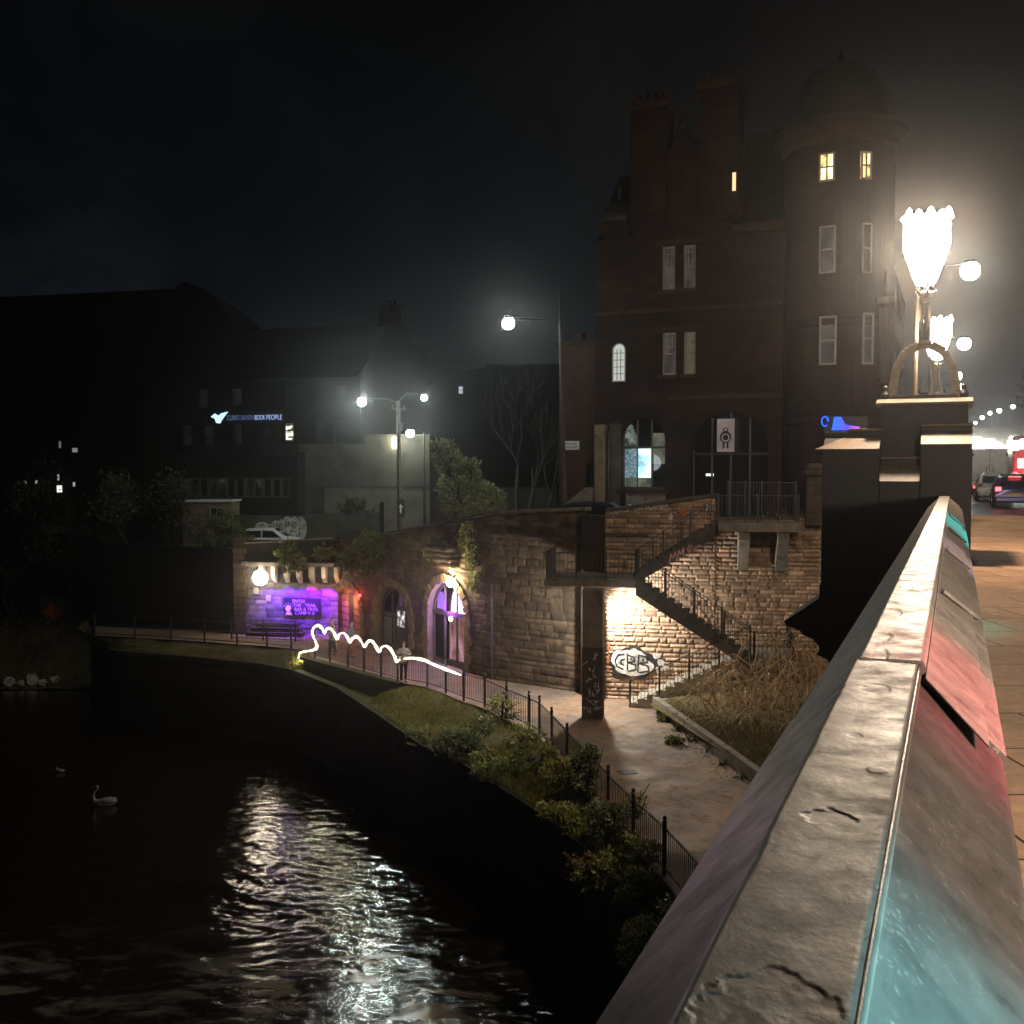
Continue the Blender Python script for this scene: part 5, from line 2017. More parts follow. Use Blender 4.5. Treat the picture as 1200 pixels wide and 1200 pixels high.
holes.append(A1l)
u0, u1, v0, v1 = rB(811, 484, 899, 600)
A2l = arch_loop(u0, u1, -1.1, v1 - (u1 - u0) / 2 * .98, 18)
A2d = (u0, u1, -1.1, v1)
holes.append(A2l)
ztop = Zs(266, 880)
b = MB()
b.plate([(tL, -1.3), (tR, -1.3), (tR, ztop), (tL, ztop)], holes, oB, N, ZV, nB, .38)
tg0, tg1 = T(738), T(857)
zg = Zs(175, 800)
zmid = Zs(150, 797)
gp = [(tg0, ztop), (tg1, ztop), (tg1, zg - .5), (T(832), zg - .5), (T(832), zg), (T(812), zg), (T(804), zmid), (T(790), zmid), (T(783), zg), (T(768), zg), (T(768), zg - .6), (tg0, zg - .6)]
slit = rB(859.5, 204, 864.5, 226)
b.plate(gp, [], oB, N, ZV, nB)
b.build('front_wall', 'ashlar_red', bt, fixn=False)
b = MB()
b.box(ST(SB + 6, (tL + tR) / 2, ztop / 2 - .7), (tR - tL - .1, 11, ztop + 1), N, D, ZV)
bb = MB()
for side in (tL + .02, tR - .02):
    bb.add([oB + N * side + ZV * -1.3, oB + N * side + D * 12 + ZV * -1.3, oB + N * side + D * 12 + ZV * ztop, oB + N * side + ZV * ztop], [(0, 1, 2, 3)])
bb.build('side_wall', 'ashlar_red', bt, fixn=False)
MB().add([oB + N * tg0 + ZV * ztop + D * .0, oB + N * tg0 + ZV * (zg - .6), oB + N * tg0 + D * 5 + ZV * (zg - .6), oB + N * tg0 + D * 5 + ZV * ztop,
          oB + N * tg1 + ZV * ztop, oB + N * tg1 + ZV * (zg - .5), oB + N * tg1 + D * 5 + ZV * (zg - .5), oB + N * tg1 + D * 5 + ZV * ztop], [(0, 1, 2, 3), (4, 5, 6, 7)]).build('gable_cheek', 'ashlar_red', bt, fixn=False)
# dark rooms behind the openings
MB().add([oB + N * tL + D * 1.6 + ZV * -1.3, oB + N * tR + D * 1.6 + ZV * -1.3, oB + N * tR + D * 1.6 + ZV * ztop, oB + N * tL + D * 1.6 + ZV * ztop], [(0, 1, 2, 3)]).build('inner_wall', 'black_stone', bt, fixn=False)
for i, (u0, u1, v0, v1) in enumerate(wins):
    window(bt, oB, N, nB, u0, u1, v0, v1, 'white_paint', 'blind' if i == 3 else ('room_grey' if i < 3 else 'room_grey'), 1, 2, .16, .085, bars=(3, 3) if i != 3 else (0, 0))
    MB().box(oB + N * ((u0 + u1) / 2) + ZV * (v0 - .1) + nB * .05, (u1 - u0 + .3, .2, .16), N, None, ZV).build('sill', 'red_trim', bt)
for i in (0, 2):
    u0, u1 = wins[i][0], wins[i + 1][1]
    MB().box(oB + N * ((u0 + u1) / 2) + ZV * (wins[i][3] + .14) + nB * .05, (u1 - u0 + .5, .14, .22), N, None, ZV).build('lintel', 'red_trim', bt)
window(bt, oB + nB * .42, N, nB, slit[0], slit[1], slit[2], slit[3], 'wood_dark', glow('slit_lit', (1, .62, .3), 1.6), 1, 1, .1, .02)
b = MB()
b.box(oB + N * ((tg1 + tR) / 2) + ZV * (ztop - .02) + nB * .12, (tR - tg1, .3, .28), N, None, ZV)
b.box(oB + N * ((tL + tR) / 2) + ZV * Zs(362) + nB * .05, (tR - tL, .12, .2), N, None, ZV)
b.box(oB + N * ((T(782) + tR) / 2) + ZV * Zs(466) + nB * .05, (tR - T(782), .14, .22), N, None, ZV)
b.build('string_course', 'red_trim', bt, bevel=.02)
b = MB()
pr = [(0, ztop), (3.2, Zs(160, 890)), (8.5, Zs(160, 890)), (12, ztop)]
b.prism(pr, oB + N * tL + D * .25, D, ZV, N, tR - tL + 2.5)
b.build('roof', 'slate_roof', bt)
# chimneys
for (a, c, yt, cap) in ((738, 780, 116, (734, 784)), (818, 863, 104, (813, 867))):
    ch = MB()
    za, zb2 = Zs(262), Zs(yt)
    ch.box(oB + N * ((T(a) + T(c)) / 2) + D * .5 + ZV * ((za + zb2) / 2), (T(c) - T(a), 1.35, zb2 - za), N, None, ZV)
    co_ = ch.build('chimney', 'ashlar_red', bt, bevel=.02)
    ch = MB()
    ch.box(oB + N * ((T(a) + T(c)) / 2) + D * .5 + ZV * (zb2 - .12), (T(cap[1]) - T(cap[0]), 1.7, .24), N, None, ZV)
    ch.box(oB + N * ((T(a) + T(c)) / 2) + D * .5 + ZV * (zb2 + .1), (T(cap[1]) - T(cap[0]) - .25, 1.4, .2), N, None, ZV)
    ch.build('cap', 'red_trim', co_, bevel=.02)
    for k in range(4):
        MB().lathe([(.13, 0), (.11, .35), (.15, .4), (.14, .48)], oB + N * (T(a) + (T(c) - T(a)) * (k + .6) / 4.3) + D * .5 + ZV * (zb2 + .2), 10).build('chimney_pot', 'red_trim', co_)
fin = oB + N * T(797) + ZV * zmid + D * .1
MB().lathe([(.16, 0), (.2, .1), (.08, .2), (.15, .42), (.06, .6), (0, .75)], fin, 10).build('finial', 'red_trim', bt, smooth=True)
# corner turret with its own little dome
ct = oB + N * T(717) + D * 1.0
zc_ = on_s(717, 268, SB)[1]
MB().lathe([(.05, 3.9), (.5, 4.6), (.9, 5.4), (.9, zc_), (1.12, zc_ + .06), (1.16, zc_ + .25), (.95, zc_ + .3)], ct, 20).build('corner_turret', 'ashlar_red', bt)
MB().lathe([(1.0, zc_ + .28), (.96, zc_ + .7), (.75, zc_ + 1.1), (.4, zc_ + 1.35), (.12, zc_ + 1.45), (.08, zc_ + 1.9), (.16, zc_ + 2.0), (.05, zc_ + 2.15), (0, zc_ + 2.5)], ct, 20).build('turret_dome', 'lead_dome', bt, smooth=True)
# glazed ground-floor arch: shop window
u0, u1, v0, v1 = A1d
sh = MB()
spr = v1 - (u1 - u0) / 2
c0 = oB + D * .34
w_ = u1 - u0
for x in (u0 + .05, u0 + w_ * .33, u0 + w_ * .66, u1 - .05):
    zt2 = spr + math.sqrt(max(.02, (w_ / 2) ** 2 - (x - (u0 + u1) / 2) ** 2)) if abs(x - (u0 + u1) / 2) < w_ / 2 else spr
    sh.bar(c0 + N * x + ZV * v0, c0 + N * x + ZV * zt2, .07, .07)
for z in (v0 + .04, Zs(524)):
    sh.bar(c0 + N * u0 + ZV * z, c0 + N * u1 + ZV * z, .09, .1)
shop = sh.build('shop_window', 'wood_dark', bt)
zt3 = Zs(524)
def pane(x0, x1, z0, z1, mat, nm='pane', d=.08):
    return MB().box(c0 + D * d + N * ((x0 + x1) / 2) + ZV * ((z0 + z1) / 2), (x1 - x0, .02, z1 - z0), N, None, ZV).build(nm, mat, shop)
q1, q2 = u0 + w_ * .33, u0 + w_ * .66
pane(u0 + .05, q1, v0 + .5, zt3, lit_room('pane_a', (.2, .36, .42), (.6, .8, .85), .55, 3.5, 6, .3, (.3, .7)))
pane(q1, q2, v0 + .5, zt3, lit_room('pane_b', (.4, .75, .9), (.85, 1, 1), 1.6, .8, .8, .35, (.3, .6)))
pane(q2, u1, v0 + .6 * (zt3 - v0), zt3, lit_room('pane_c', (.2, .2, .14), (.3, .3, .2), .5, 1, 1, .5, (.3, .7)))
pane(q2, u1, v0, v0 + .6 * (zt3 - v0), 'room_faint')
pane(u0 + .05, q2, v0, v0 + .5, lit_room('pane_d', (.14, .17, .13), (.3, .32, .2), .5, 1, 1, .4, (.3, .7)))
MB().plate(arch_loop(u0 + .02, q1 - .05, zt3 + .06, spr + .02, 8, (v1 - spr) * .72), [], c0 + D * .08, N, ZV, nB).build('pane', lit_room('pane_e', (.12, .15, .14), (.4, .44, .4), .5, 1.2, 1.2, .15, (.35, .6)), shop, fixn=False)
MB().box(c0 + D * .08 + N * ((q2 + u1) / 2) + ZV * ((zt3 + spr) / 2 + .2), (u1 - q2 - .06, .02, .6), N, None, ZV).build('pane', lit_room('pane_f', (.22, .22, .16), (.3, .3, .22), .45, 1, 1, .4, (.3, .7)), shop)
b = MB()
for k, (x, h) in enumerate(((.12, .5), (.3, .72), (.5, .4), (.68, .55), (.85, .35))):
    b.box(c0 + D * .3 + N * (q1 + (q2 - q1) * x) + ZV * (v0 + .5 + h / 2), (.14, .12, h), N, None, ZV)
b.build('shelf_goods', 'sign_black', shop)
MB().box(oB + nB * .05 + N * ((u0 + u1) / 2) + ZV * (v0 - .12), (w_ + .3, .2, .2), N, None, ZV).build('sill', 'red_trim', bt)
MB().box(oB + nB * .02 + N * ((u0 + u1) / 2 + .15) + ZV * (v0 - .65), (w_ - .2, .06, .85), N, None, ZV).build('stall_riser', 'concrete', bt)
point('shop_light', c0 - D * 1.2 + N * ((u0 + u1) / 2) + ZV * (v0 + 1.2), 24, (.75, .95, 1), .4, bt)
# the big dark arch
u0, u1, v0, v1 = A2d
b = MB()
c0 = oB + D * .36
for k in range(5):
    x = u0 + (u1 - u0) * k / 4
    hh = (u1 - u0) / 2
    zt2 = v1 - hh * .98 + math.sqrt(max(0, hh * hh - (x - (u0 + u1) / 2) ** 2)) * .98
    b.bar(c0 + N * x + ZV * v0, c0 + N * x + ZV * max(zt2, v0 + 1), .08, .08)
b.bar(c0 + N * u0 + ZV * Zs(532), c0 + N * u1 + ZV * Zs(532), .1, .1)
df = b.build('arch_glazing', 'wood_dark', bt)
MB().plate([(p, q) for p, q in A2l], [], c0 + D * .06, N, ZV, nB).build('pane', 'glass_dark', df, fixn=False)
x0, x1, y0, y1 = rB(825, 555, 834, 558)
MB().box(c0 + D * .03 + N * ((x0 + x1) / 2) + ZV * ((y0 + y1) / 2), (x1 - x0, .02, y1 - y0), N, None, ZV).build('lit_strip', glow('strip_white', (1, 1, .92), 1.2), df)
# hanging poster with a stencilled stout figure
u0, u1, v0, v1 = rB(841, 490.5, 861, 529.5)
pt = thing('hanging_poster', 'white hanging poster with a dark stencilled figure in the big arch', 'poster', oB + N * ((u0 + u1) / 2) + nB * .1 + ZV * v0)
MB().box(oB + N * ((u0 + u1) / 2) + nB * .1 + ZV * ((v0 + v1) / 2), (u1 - u0, .03, v1 - v0), N, None, ZV).build('sheet', lit_room('poster_glow', (.4, .33, .29), (.5, .4, .34), .4, .6, .6, .8, (.3, .7)), pt)  # paper glows by itself, in place of light falling on it
b = MB()
pc = oB + N * ((u0 + u1) / 2) + nB * .12
H_ = v1 - v0
W_ = u1 - u0
el = lambda cx, cz, rx, rz, n_=18: [(cx + rx * math.cos(2 * PI * i / n_), cz + rz * math.sin(2 * PI * i / n_)) for i in range(n_)]
b.plate(el(0, v0 + H_ * .66, W_ * .16, H_ * .07), [el(0, v0 + H_ * .665, W_ * .09, H_ * .04)], pc, N, ZV, nB)
b.plate(el(0, v0 + H_ * .44, W_ * .33, H_ * .18), [el(0, v0 + H_ * .42, W_ * .24, H_ * .13)], pc, N, ZV, nB)
b.plate(el(0, v0 + H_ * .43, W_ * .15, H_ * .085), [], pc + nB * .002, N, ZV, nB)
for s in (-1, 1):
    b.plate([(s * W_ * .06, v0 + H_ * .1), (s * W_ * .17, v0 + H_ * .1), (s * W_ * .17, v0 + H_ * .27), (s * W_ * .06, v0 + H_ * .27)][::s], [], pc, N, ZV, nB)
b.build('figure_print', 'sign_black', pt, fixn=False)
b = MB()
b.bar(oB + N * u0 + nB * .1 + ZV * v1, oB + N * u1 + nB * .1 + ZV * v1, .05, .05)
b.bar(oB + N * ((u0 + u1) / 2) + nB * .1 + ZV * v1, oB + N * ((u0 + u1) / 2) + D * .3 + ZV * (v1 + .25), .04, .04)
b.build('rail', 'iron', pt)
# round corner tower
TC = D * (SB + 1.6) + N * on_s(981, 400, SB + 1.6)[0]
TRr = 71 / FL * (TC.y) * .995 * .86
zt1 = P(981, 160, TC.y - TRr).z
b = MB()
b.lathe([(TRr, -1.2), (TRr, 3.5), (TRr + .12, 3.55), (TRr + .12, 3.85), (TRr, 3.9), (TRr, 7.6), (TRr + .07, 7.65), (TRr + .07, 7.85), (TRr, 7.9), (TRr, zt1 - .1)], TC, 48)
b.build('round_tower', 'ashlar_red', bt)
b = MB()
b.lathe([(TRr - .05, zt1 - .12), (TRr + .12, zt1 - .05), (TRr + .2, zt1 + .2), (TRr + .5, zt1 + .5), (TRr + .56, zt1 + .75), (TRr + .4, zt1 + .8), (TRr - .1, zt1 + .95)], TC, 48)
b.build('tower_cornice', 'red_trim', bt, smooth=False)
zd = zt1 + .9
zdt = P(981, 76, TC.y).z
b = MB()
b.lathe([(TRr - .12, zd)] + [((TRr - .15) * math.cos(a) ** .8, zd + .2 + (zdt - zd - .2) * math.sin(a)) for a in [R(90) * i / 10 for i in range(10)]] + [(0.12, zdt), (.1, zdt + .35), (0, zdt + .7)], TC, 40)
b.build('tower_dome', 'lead_dome', bt, smooth=True)


def tower_hit(px, py):
    d = ray(px, py)
    e_ = Vector((0, 0, EYE))
    a = d.x ** 2 + d.y ** 2
    bb_ = -2 * (TC.x * d.x + TC.y * d.y)
    cc = TC.x ** 2 + TC.y ** 2 - (TRr + .01) ** 2
    k = (-bb_ - math.sqrt(max(0, bb_ * bb_ - 4 * a * cc))) / (2 * a)
    return e_ + d * k


for (a, y0, c, y1, mt, br) in ((960, 178, 979, 214, 'room_yellow', 2), (1008, 178, 1021, 210, 'room_yellow', 2), (960, 264, 980, 321, 'room_grey', 0), (1009, 262, 1021, 320, 'room_faint', 0), (960, 370, 981, 428, 'room_grey', 0), (1009, 367, 1023, 427, 'room_grey', 0)):
    p, q = tower_hit(a, y1), tower_hit(c, y0)
    mid = (p + q) / 2
    nr_ = Vector((mid.x - TC.x, mid.y - TC.y, 0)).normalized()
    Ut = Vector((-nr_.y, nr_.x, 0))
    hw = abs((q - p).dot(Ut)) / 2
    base_ = TC + nr_ * (TRr + .09)
    um = (mid - base_).dot(Ut)
    window(bt, base_, Ut, nr_, um - hw, um + hw, p.z, q.z, 'white_paint', mt, 1 if br == 0 else 2, 2, .03, .07)
# neon over the shop at the tower foot, painted in blue running to magenta
p0 = TC - D * (TRr + .25)
m, ns, ln, out = new_mat('neon_blue')
tcn = ns.new('ShaderNodeNewGeometry')
sp = ns.new('ShaderNodeVectorMath')
sp.operation = 'DOT_PRODUCT'
ln.new(tcn.outputs['Position'], sp.inputs[0])
sp.inputs[1].default_value = N
mr = ns.new('ShaderNodeMapRange')
ta, tb = on_s(978, 496, p0.dot(D))[0], on_s(1015, 496, p0.dot(D))[0]
mr.inputs['From Min'].default_value = ta
mr.inputs['From Max'].default_value = tb
ln.new(sp.outputs['Value'], mr.inputs['Value'])
rc = ramp(ns, [(0, (.02, .12, 1)), (.45, (.08, .05, 1)), (1, (.75, .08, .7))])
ln.new(mr.outputs['Result'], rc.inputs['Fac'])
e = ns.new('ShaderNodeEmission')
e.inputs['Strength'].default_value = 2.0
ln.new(rc.outputs[0], e.inputs['Color'])
ln.new(e.outputs[0], out.inputs['Surface'])
sgn = thing('neon_sign', 'blue neon shop sign turning magenta behind the pier shoulder', 'neon sign', p0 + ZV * 3.4)
sgp = p0.dot(D)
z4, z3 = on_s(990, 490, sgp)[1], on_s(990, 504, sgp)[1]
b = MB()
pf = [(on_s(982, 0, sgp)[0], z3), (on_s(1015, 0, sgp)[0], z3), (on_s(1015, 0, sgp)[0], z3 + .12), (on_s(998, 0, sgp)[0], z3 + .22), (on_s(993, 0, sgp)[0], z4 + .05), (on_s(985, 0, sgp)[0], z4 + .05)]
b.prism(pf, D * (sgp - .15), N, ZV, D, .12)
b.build('fascia', 'neon_blue', sgn, fixn=True)
b = MB()
cn = D * (sgp - .15) + N * on_s(974, 0, sgp)[0] + ZV * ((z3 + z4) / 2 + .12)
b.tube([cn + N * (.13 * math.cos(a)) + ZV * (.2 * math.sin(a)) for a in [2 * PI * i / 14 for i in range(13)]], .03, 6)
b.build('ring_tube', 'neon_blue', sgn)
b = MB()
b.box(D * (sgp + .05) + N * ((pf[0][0] + pf[1][0]) / 2) + ZV * (z3 - .1), (pf[1][0] - pf[0][0] + .6, .1, 1.3), N, None, ZV)
b.build('backing', 'sign_black', sgn)
# road-side front running away along the road
b = MB()
tS = TC.dot(N) + TRr * .55
sS = TC.dot(D)
hz2 = zt1 - 1.6
sidew = []
for i in range(9):
    for j in range(3):
        s_ = 2.5 + i * 3.4
        z_ = 4.6 + j * 3.4
        sidew.append([(s_, z_), (s_ + 1.1, z_), (s_ + 1.1, z_ + 2), (s_, z_ + 2)])
oS = D * sS + N * tS
b.plate([(.0, -1), (34, -1), (34, hz2), (0, hz2)], sidew, oS, D, ZV, N, .2)
b.add([oS + ZV * -1 + D * 34, oS + ZV * hz2 + D * 34, oS + ZV * hz2 + D * 34 - N * 9, oS + ZV * -1 + D * 34 - N * 9], [(0, 1, 2, 3)])
b.build('side_wall', 'ashlar_red', bt, fixn=False)
MB().box(oS - N * .25 + D * 17 + ZV * (hz2 / 2), (34, .03, hz2), D, None, ZV).build('side_glazing', 'glass_dark', bt)
MB().prism([(0, hz2), (3, hz2 + 3), (8, hz2 + 3), (9, hz2)], oS, -N, ZV, D, 34).build('roof', 'slate_roof', bt)
b = MB()
pc_ = TC + N * (TRr * .9) - D * (TRr * .62)
b.lathe([(.22, 5.2), (.32, 5.4), (.28, 5.7), (.26, 8.3), (.36, 8.45), (.36, 8.7), (.2, 8.8), (.08, 9.5), (0, 9.9)], pc_, 12)
b.build('corbelled_shaft', 'red_trim', bt)

# lower brick wing with the white notice
SW = SB + .8
oW = D * SW
wg = thing('brick_wing', 'low brick wing with a parapet and white notice left of the sandstone building', 'building', ST(SW + 2, T(676), -1.2))
tw0, tw1 = on_s(655, 500, SW)[0], on_s(699, 500, SW)[0]
zw = on_s(676, 404, SW)[1]
aw = rect_on(719.5, 404, 732.5, 446, oB, N, nB)
dr_ = rect_on(687, 541, 700, 592, oW, N, nB)
b = MB()
b.plate([(tw0, -1.6), (tw1, -1.6), (tw1, zw), (tw0, zw)], [[(dr_[0], -1.55), (dr_[1], -1.55), (dr_[1], dr_[3] - .4), ((dr_[0] + dr_[1]) / 2, dr_[3]), (dr_[0], dr_[3] - .25)]], oW, N, ZV, nB, .4)
b.add([oW + N * tw0 + ZV * -1.6, oW + N * tw0 + ZV * zw, oW + N * tw0 + D * 8 + ZV * zw, oW + N * tw0 + D * 8 + ZV * -1.6, oW + N * tw1 + D * 8 + ZV * zw, oW + N * tw1 + ZV * zw], [(0, 1, 2, 3), (1, 5, 4, 2)])
b.build('wall', 'brick_red', wg, fixn=False)
MB().box(oW + N * ((dr_[0] + dr_[1]) / 2) + D * .42 + ZV * ((dr_[3] - 1.5) / 2), (dr_[1] - dr_[0] + .1, .04, dr_[3] + 1.5), N, None, ZV).build('door', 'sign_black', wg)
b = MB()
b.box(oW + N * ((tw0 + tw1) / 2) + D * .1 + ZV * (zw + .08), (tw1 - tw0 + .2, .5, .18), N, None, ZV)
b.box(oW + N * (tw0 + .9) + D * .3 + ZV * (zw + .35), (.5, .5, .4), N, None, ZV)
b.build('parapet', 'red_trim', wg)
b = MB()
pa, pb = on_s(700, 500, SB)[0], on_s(711.5, 500, SB)[0]
b.box(oB + N * ((pa + pb) / 2) + nB * .2 + ZV * ((on_s(705, 498, SB)[1] - 1.3) / 2), (pb - pa, .5, on_s(705, 498, SB)[1] + 1.3), N, None, ZV)
b.build('buttress', 'stone_trim', bt, bevel=.03)
b = MB()
px_ = on_s(714.5, 500, SB)[0]
b.tube([oB + N * px_ + nB * .2 + ZV * -1, oB + N * px_ + nB * .2 + ZV * 3.4], .07, 8)
b.build('drain_pipe', 'iron', bt)
b = MB()
b.box(oB + N * on_s(722, 500, SB)[0] + nB * .06 + ZV * 1.2, (.5, .12, 5), N, None, ZV)
b.build('pier_strip', 'ashlar_wall', bt)
u0, u1, v0, v1 = aw
lp_ = arch_loop(u0, u1, v0, v1 - (u1 - u0) / 2, 10)
f = MB()
lpf = arch_loop(u0 - .06, u1 + .06, v0 - .06, v1 - (u1 - u0) / 2, 10)
f.plate(lpf, [lp_], oB + nB * .1, N, ZV, nB, .09)
for k in (1, 2):
    x = u0 + (u1 - u0) * k / 3
    f.box(oB + nB * .1 + N * x + ZV * ((v0 + v1) / 2 - .1), (.03, .03, v1 - v0 - .25), N, None, ZV)
for k in range(1, 5):
    f.box(oB + nB * .098 + N * ((u0 + u1) / 2) + ZV * (v0 + (v1 - v0) * k / 5.3), (u1 - u0 - .03, .03, .03), N, None, ZV)
af = f.build('arched_window', 'white_paint', bt, fixn=False)
MB().plate(lp_, [], oB + nB * .06, N, ZV, nB).build('pane', glow('pane_bright', (.86, .9, .8), .62), af, fixn=False)
u0, u1, v0, v1 = rect_on(658.5, 517, 679.5, 527, oW, N, nB)
sg = thing('white_notice', 'white rectangular notice with two lines of print beside the lamp column', 'sign', oW + N * ((u0 + u1) / 2) + nB * .06 + ZV * v0)
MB().box(oW + N * ((u0 + u1) / 2) + nB * .06 + ZV * ((v0 + v1) / 2), (u1 - u0, .04, v1 - v0), N, None, ZV).build('board', 'sign_white', sg)
for i, s_ in enumerate(('A PRIVATE', 'ROADWAY')):
    text(s_, .15, oW + N * (u0 + .07) + nB * .085 + ZV * (v1 - .18 - .17 * i), N, ZV, 'sign_black', sg)
b = MB()
q = G(674, 592, -.2)
rw0, rw1 = PL(662, 590, oW - D * 1.5, D), PL(680, 573, oW - D * .3, D)
b.prism([(0, -1.3), (1.3, -1.3), (1.3, .75), (1.0, .75), (0, 0)], Vector((rw0.x, rw0.y, rw0.z)), N, ZV, D, .3)
b.build('ramp_wall', 'concrete', None, 'small sloping pale ramp wall by the dark doorway', 'ramp wall', bevel=.02)

# ------------------------------------------------------------------ gabled house across the street, its rendered lean-to, the long front with the lit sign
K = Vector((-10.9, 74, 0))
KL = Vector((-28.5, 79.5, 0))
KR = Vector((-6.3, 80, 0))
gb = thing('gabled_house', 'dark stone gabled house with a tall chimney and a lit blue sign on its front', 'building', (-14, 78, -3.2))
Ug = (K - KL).normalized()
ng = Vector((Ug.y, -Ug.x, 0))
Lg = (K - KL).length
ez = 8.3
gw = []
gwin = []
for (px, y0, y1, mt) in ((219, 498, 522, 'room_faint'), (245, 499, 522, 'room_faint'), (278, 496, 520, 'room_dim'), (310, 496, 520, 'room_faint'), (338.5, 495, 518, 'room_beam'), (374, 494, 520, 'room_dim'), (397, 494, 519, 'room_faint'),
                         (238, 456, 478, 'room_faint'), (278, 455, 476, 'room_dim'), (310, 454, 476, 'room_faint'), (338, 453, 476, 'room_faint'), (372, 452, 475, 'room_faint'), (400, 452, 475, 'room_faint')):
    u0, u1, v0, v1 = rect_on(px - 5.5, y0, px + 5.5, y1, KL, Ug, ng)
    gw.append([(u0, v0), (u1, v0), (u1, v1), (u0, v1)])
    gwin.append((u0, u1, v0, v1, mt))
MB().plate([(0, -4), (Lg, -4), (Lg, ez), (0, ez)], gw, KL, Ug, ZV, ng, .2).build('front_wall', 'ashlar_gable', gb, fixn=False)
for (u0, u1, v0, v1, mt) in gwin:
    window(gb, KL, Ug, ng, u0, u1, v0, v1, 'slate' if mt == 'room_faint' else 'gable_render', mt, 1, 2, .1, .06)
Ur = (KR - K).normalized()
nr2 = Vector((Ur.y, -Ur.x, 0))
Lr = (KR - K).length
ap = 12.6
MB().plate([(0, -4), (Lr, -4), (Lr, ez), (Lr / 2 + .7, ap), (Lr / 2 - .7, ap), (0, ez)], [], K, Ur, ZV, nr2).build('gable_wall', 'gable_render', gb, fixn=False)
b = MB()
b.prism([(-.25, ez - .15), (Lr / 2, ap - .2), (Lr + .25, ez - .15), (Lr / 2, ap - .6)], K - ng * -.0 - Ug * .05, Ur, ZV, -Ug, Lg + 1)
b.build('roof', 'slate_roof', gb)
cm = K + Ur * (Lr / 2) + ZV * (ap + .3) - Ug * .5
ch = MB().box(cm, (1.5, 1.0, 1.6), Ur, None, ZV).build('chimney', 'ashlar_gable', gb, bevel=.03)
b = MB().box(cm + ZV * .75, (1.75, 1.25, .22), Ur, None, ZV)
for k in (-.45, 0, .45):
    b.lathe([(.14, .8), (.11, 1.25)], cm + Ur * k, 8)
b.build('cap', 'black_stone', ch)
u0, u1, v0, v1 = rect_on(252, 483.5, 331, 493.5, KL, Ug, ng)
sg = thing('lit_sign', 'long lit blue white shop sign with a bird emblem on the dark house', 'sign', KL + Ug * ((u0 + u1) / 2) + ng * .12 + ZV * v0)
MB().box(KL + Ug * ((u0 + u1) / 2) + ng * .08 + ZV * ((v0 + v1) / 2), (u1 - u0 + .3, .1, v1 - v0 + .15), Ug, None, ZV).build('backing', 'sign_black', sg)
glow('sign_dim', (.22, .3, .62), .42)
glow('sign_bright', (.42, .56, 1), .95)
glow('sign_bird', (.45, .75, 1), 1.8)
sz = .52
text('CURIO', sz, KL + Ug * (u0 + 1.05) + ng * .14 + ZV * (v0 + .1), Ug, ZV, 'sign_dim', sg)
text('SAYON', sz, KL + Ug * (u0 + 2.15 - .0) + ng * .14 + ZV * (v0 + .1), Ug, ZV, 'sign_dim', sg) if False else None
wS = u1 - u0
o_t = lambda k: KL + Ug * (u0 + wS * k) + ng * .14 + ZV * (v0 + .12)
bpy.data.objects.remove([c_ for c_ in sg.children if c_.name.startswith('lettering')][0])
for s_, k0, k1, mt in (('CURIO', .19, .375, 'sign_dim'), ('SAYON', .40, .60, 'sign_dim'), ('BOOK', .605, .755, 'sign_bright'), ('PEOPLE', .775, 1.0, 'sign_bright')):
    ob_ = text(s_, sz, o_t(k0), Ug, ZV, mt, sg)
    xs_ = [v.co.dot(Ug) for v in ob_.data.vertices]
    sc_ = wS * (k1 - k0) / (max(xs_) - min(xs_))
    m0 = min(xs_)
    for v in ob_.data.vertices:
        d_ = v.co.dot(Ug)
        v.co += Ug * ((d_ - m0) * (sc_ - 1))
b = MB()
bc = o_t(.085) + ZV * .22
b.prism([(-.75, .05), (-.4, .3), (-.1, .12), (.15, .3), (.75, .42), (.45, .1), (.2, -.2), (.05, -.45), (-.3, -.4), (-.4, -.1)], bc, Ug, ZV, ng, .03)
b.build('bird_emblem', 'sign_bird', sg)
# rendered lean-to in front of the gable
ex = thing('rendered_outbuilding', 'windowless rendered outbuilding with a paler band along its base below the street lamps', 'building', (-10, 71, -3.2))
X0, X1 = P(350, 560, 70.5), P(505, 560, 71.5)
zx0, zx1 = P(390, 520, 70.5).z, P(470, 509, 71).z
xm = P(430, 560, 71).x
b = MB()
b.prism([(X0.x, -4), (X1.x, -4), (X1.x, zx1), (xm, zx1), (xm, zx0), (X0.x, zx0)], (0, 70.5, 0), (1, 0, 0), (0, 0, 1), (.05, 1, 0), 3.0)
b.build('wall', 'render_wall', ex)
xb = P(380, 560, 70.4).x
zb3 = P(440, 571, 70.4).z
b = MB()
b.box(((xb + X1.x) / 2, 70.42, (zb3 - 4) / 2), (X1.x - xb, .14, zb3 + 4))
b.build('pale_band', 'render_pale', ex)
b = MB()
b.box((X0.x / 2 + X1.x / 2, 70.42, zb3 + .05), (X1.x - X0.x, .3, .1))
b.build('ledge', 'concrete_dark', ex)

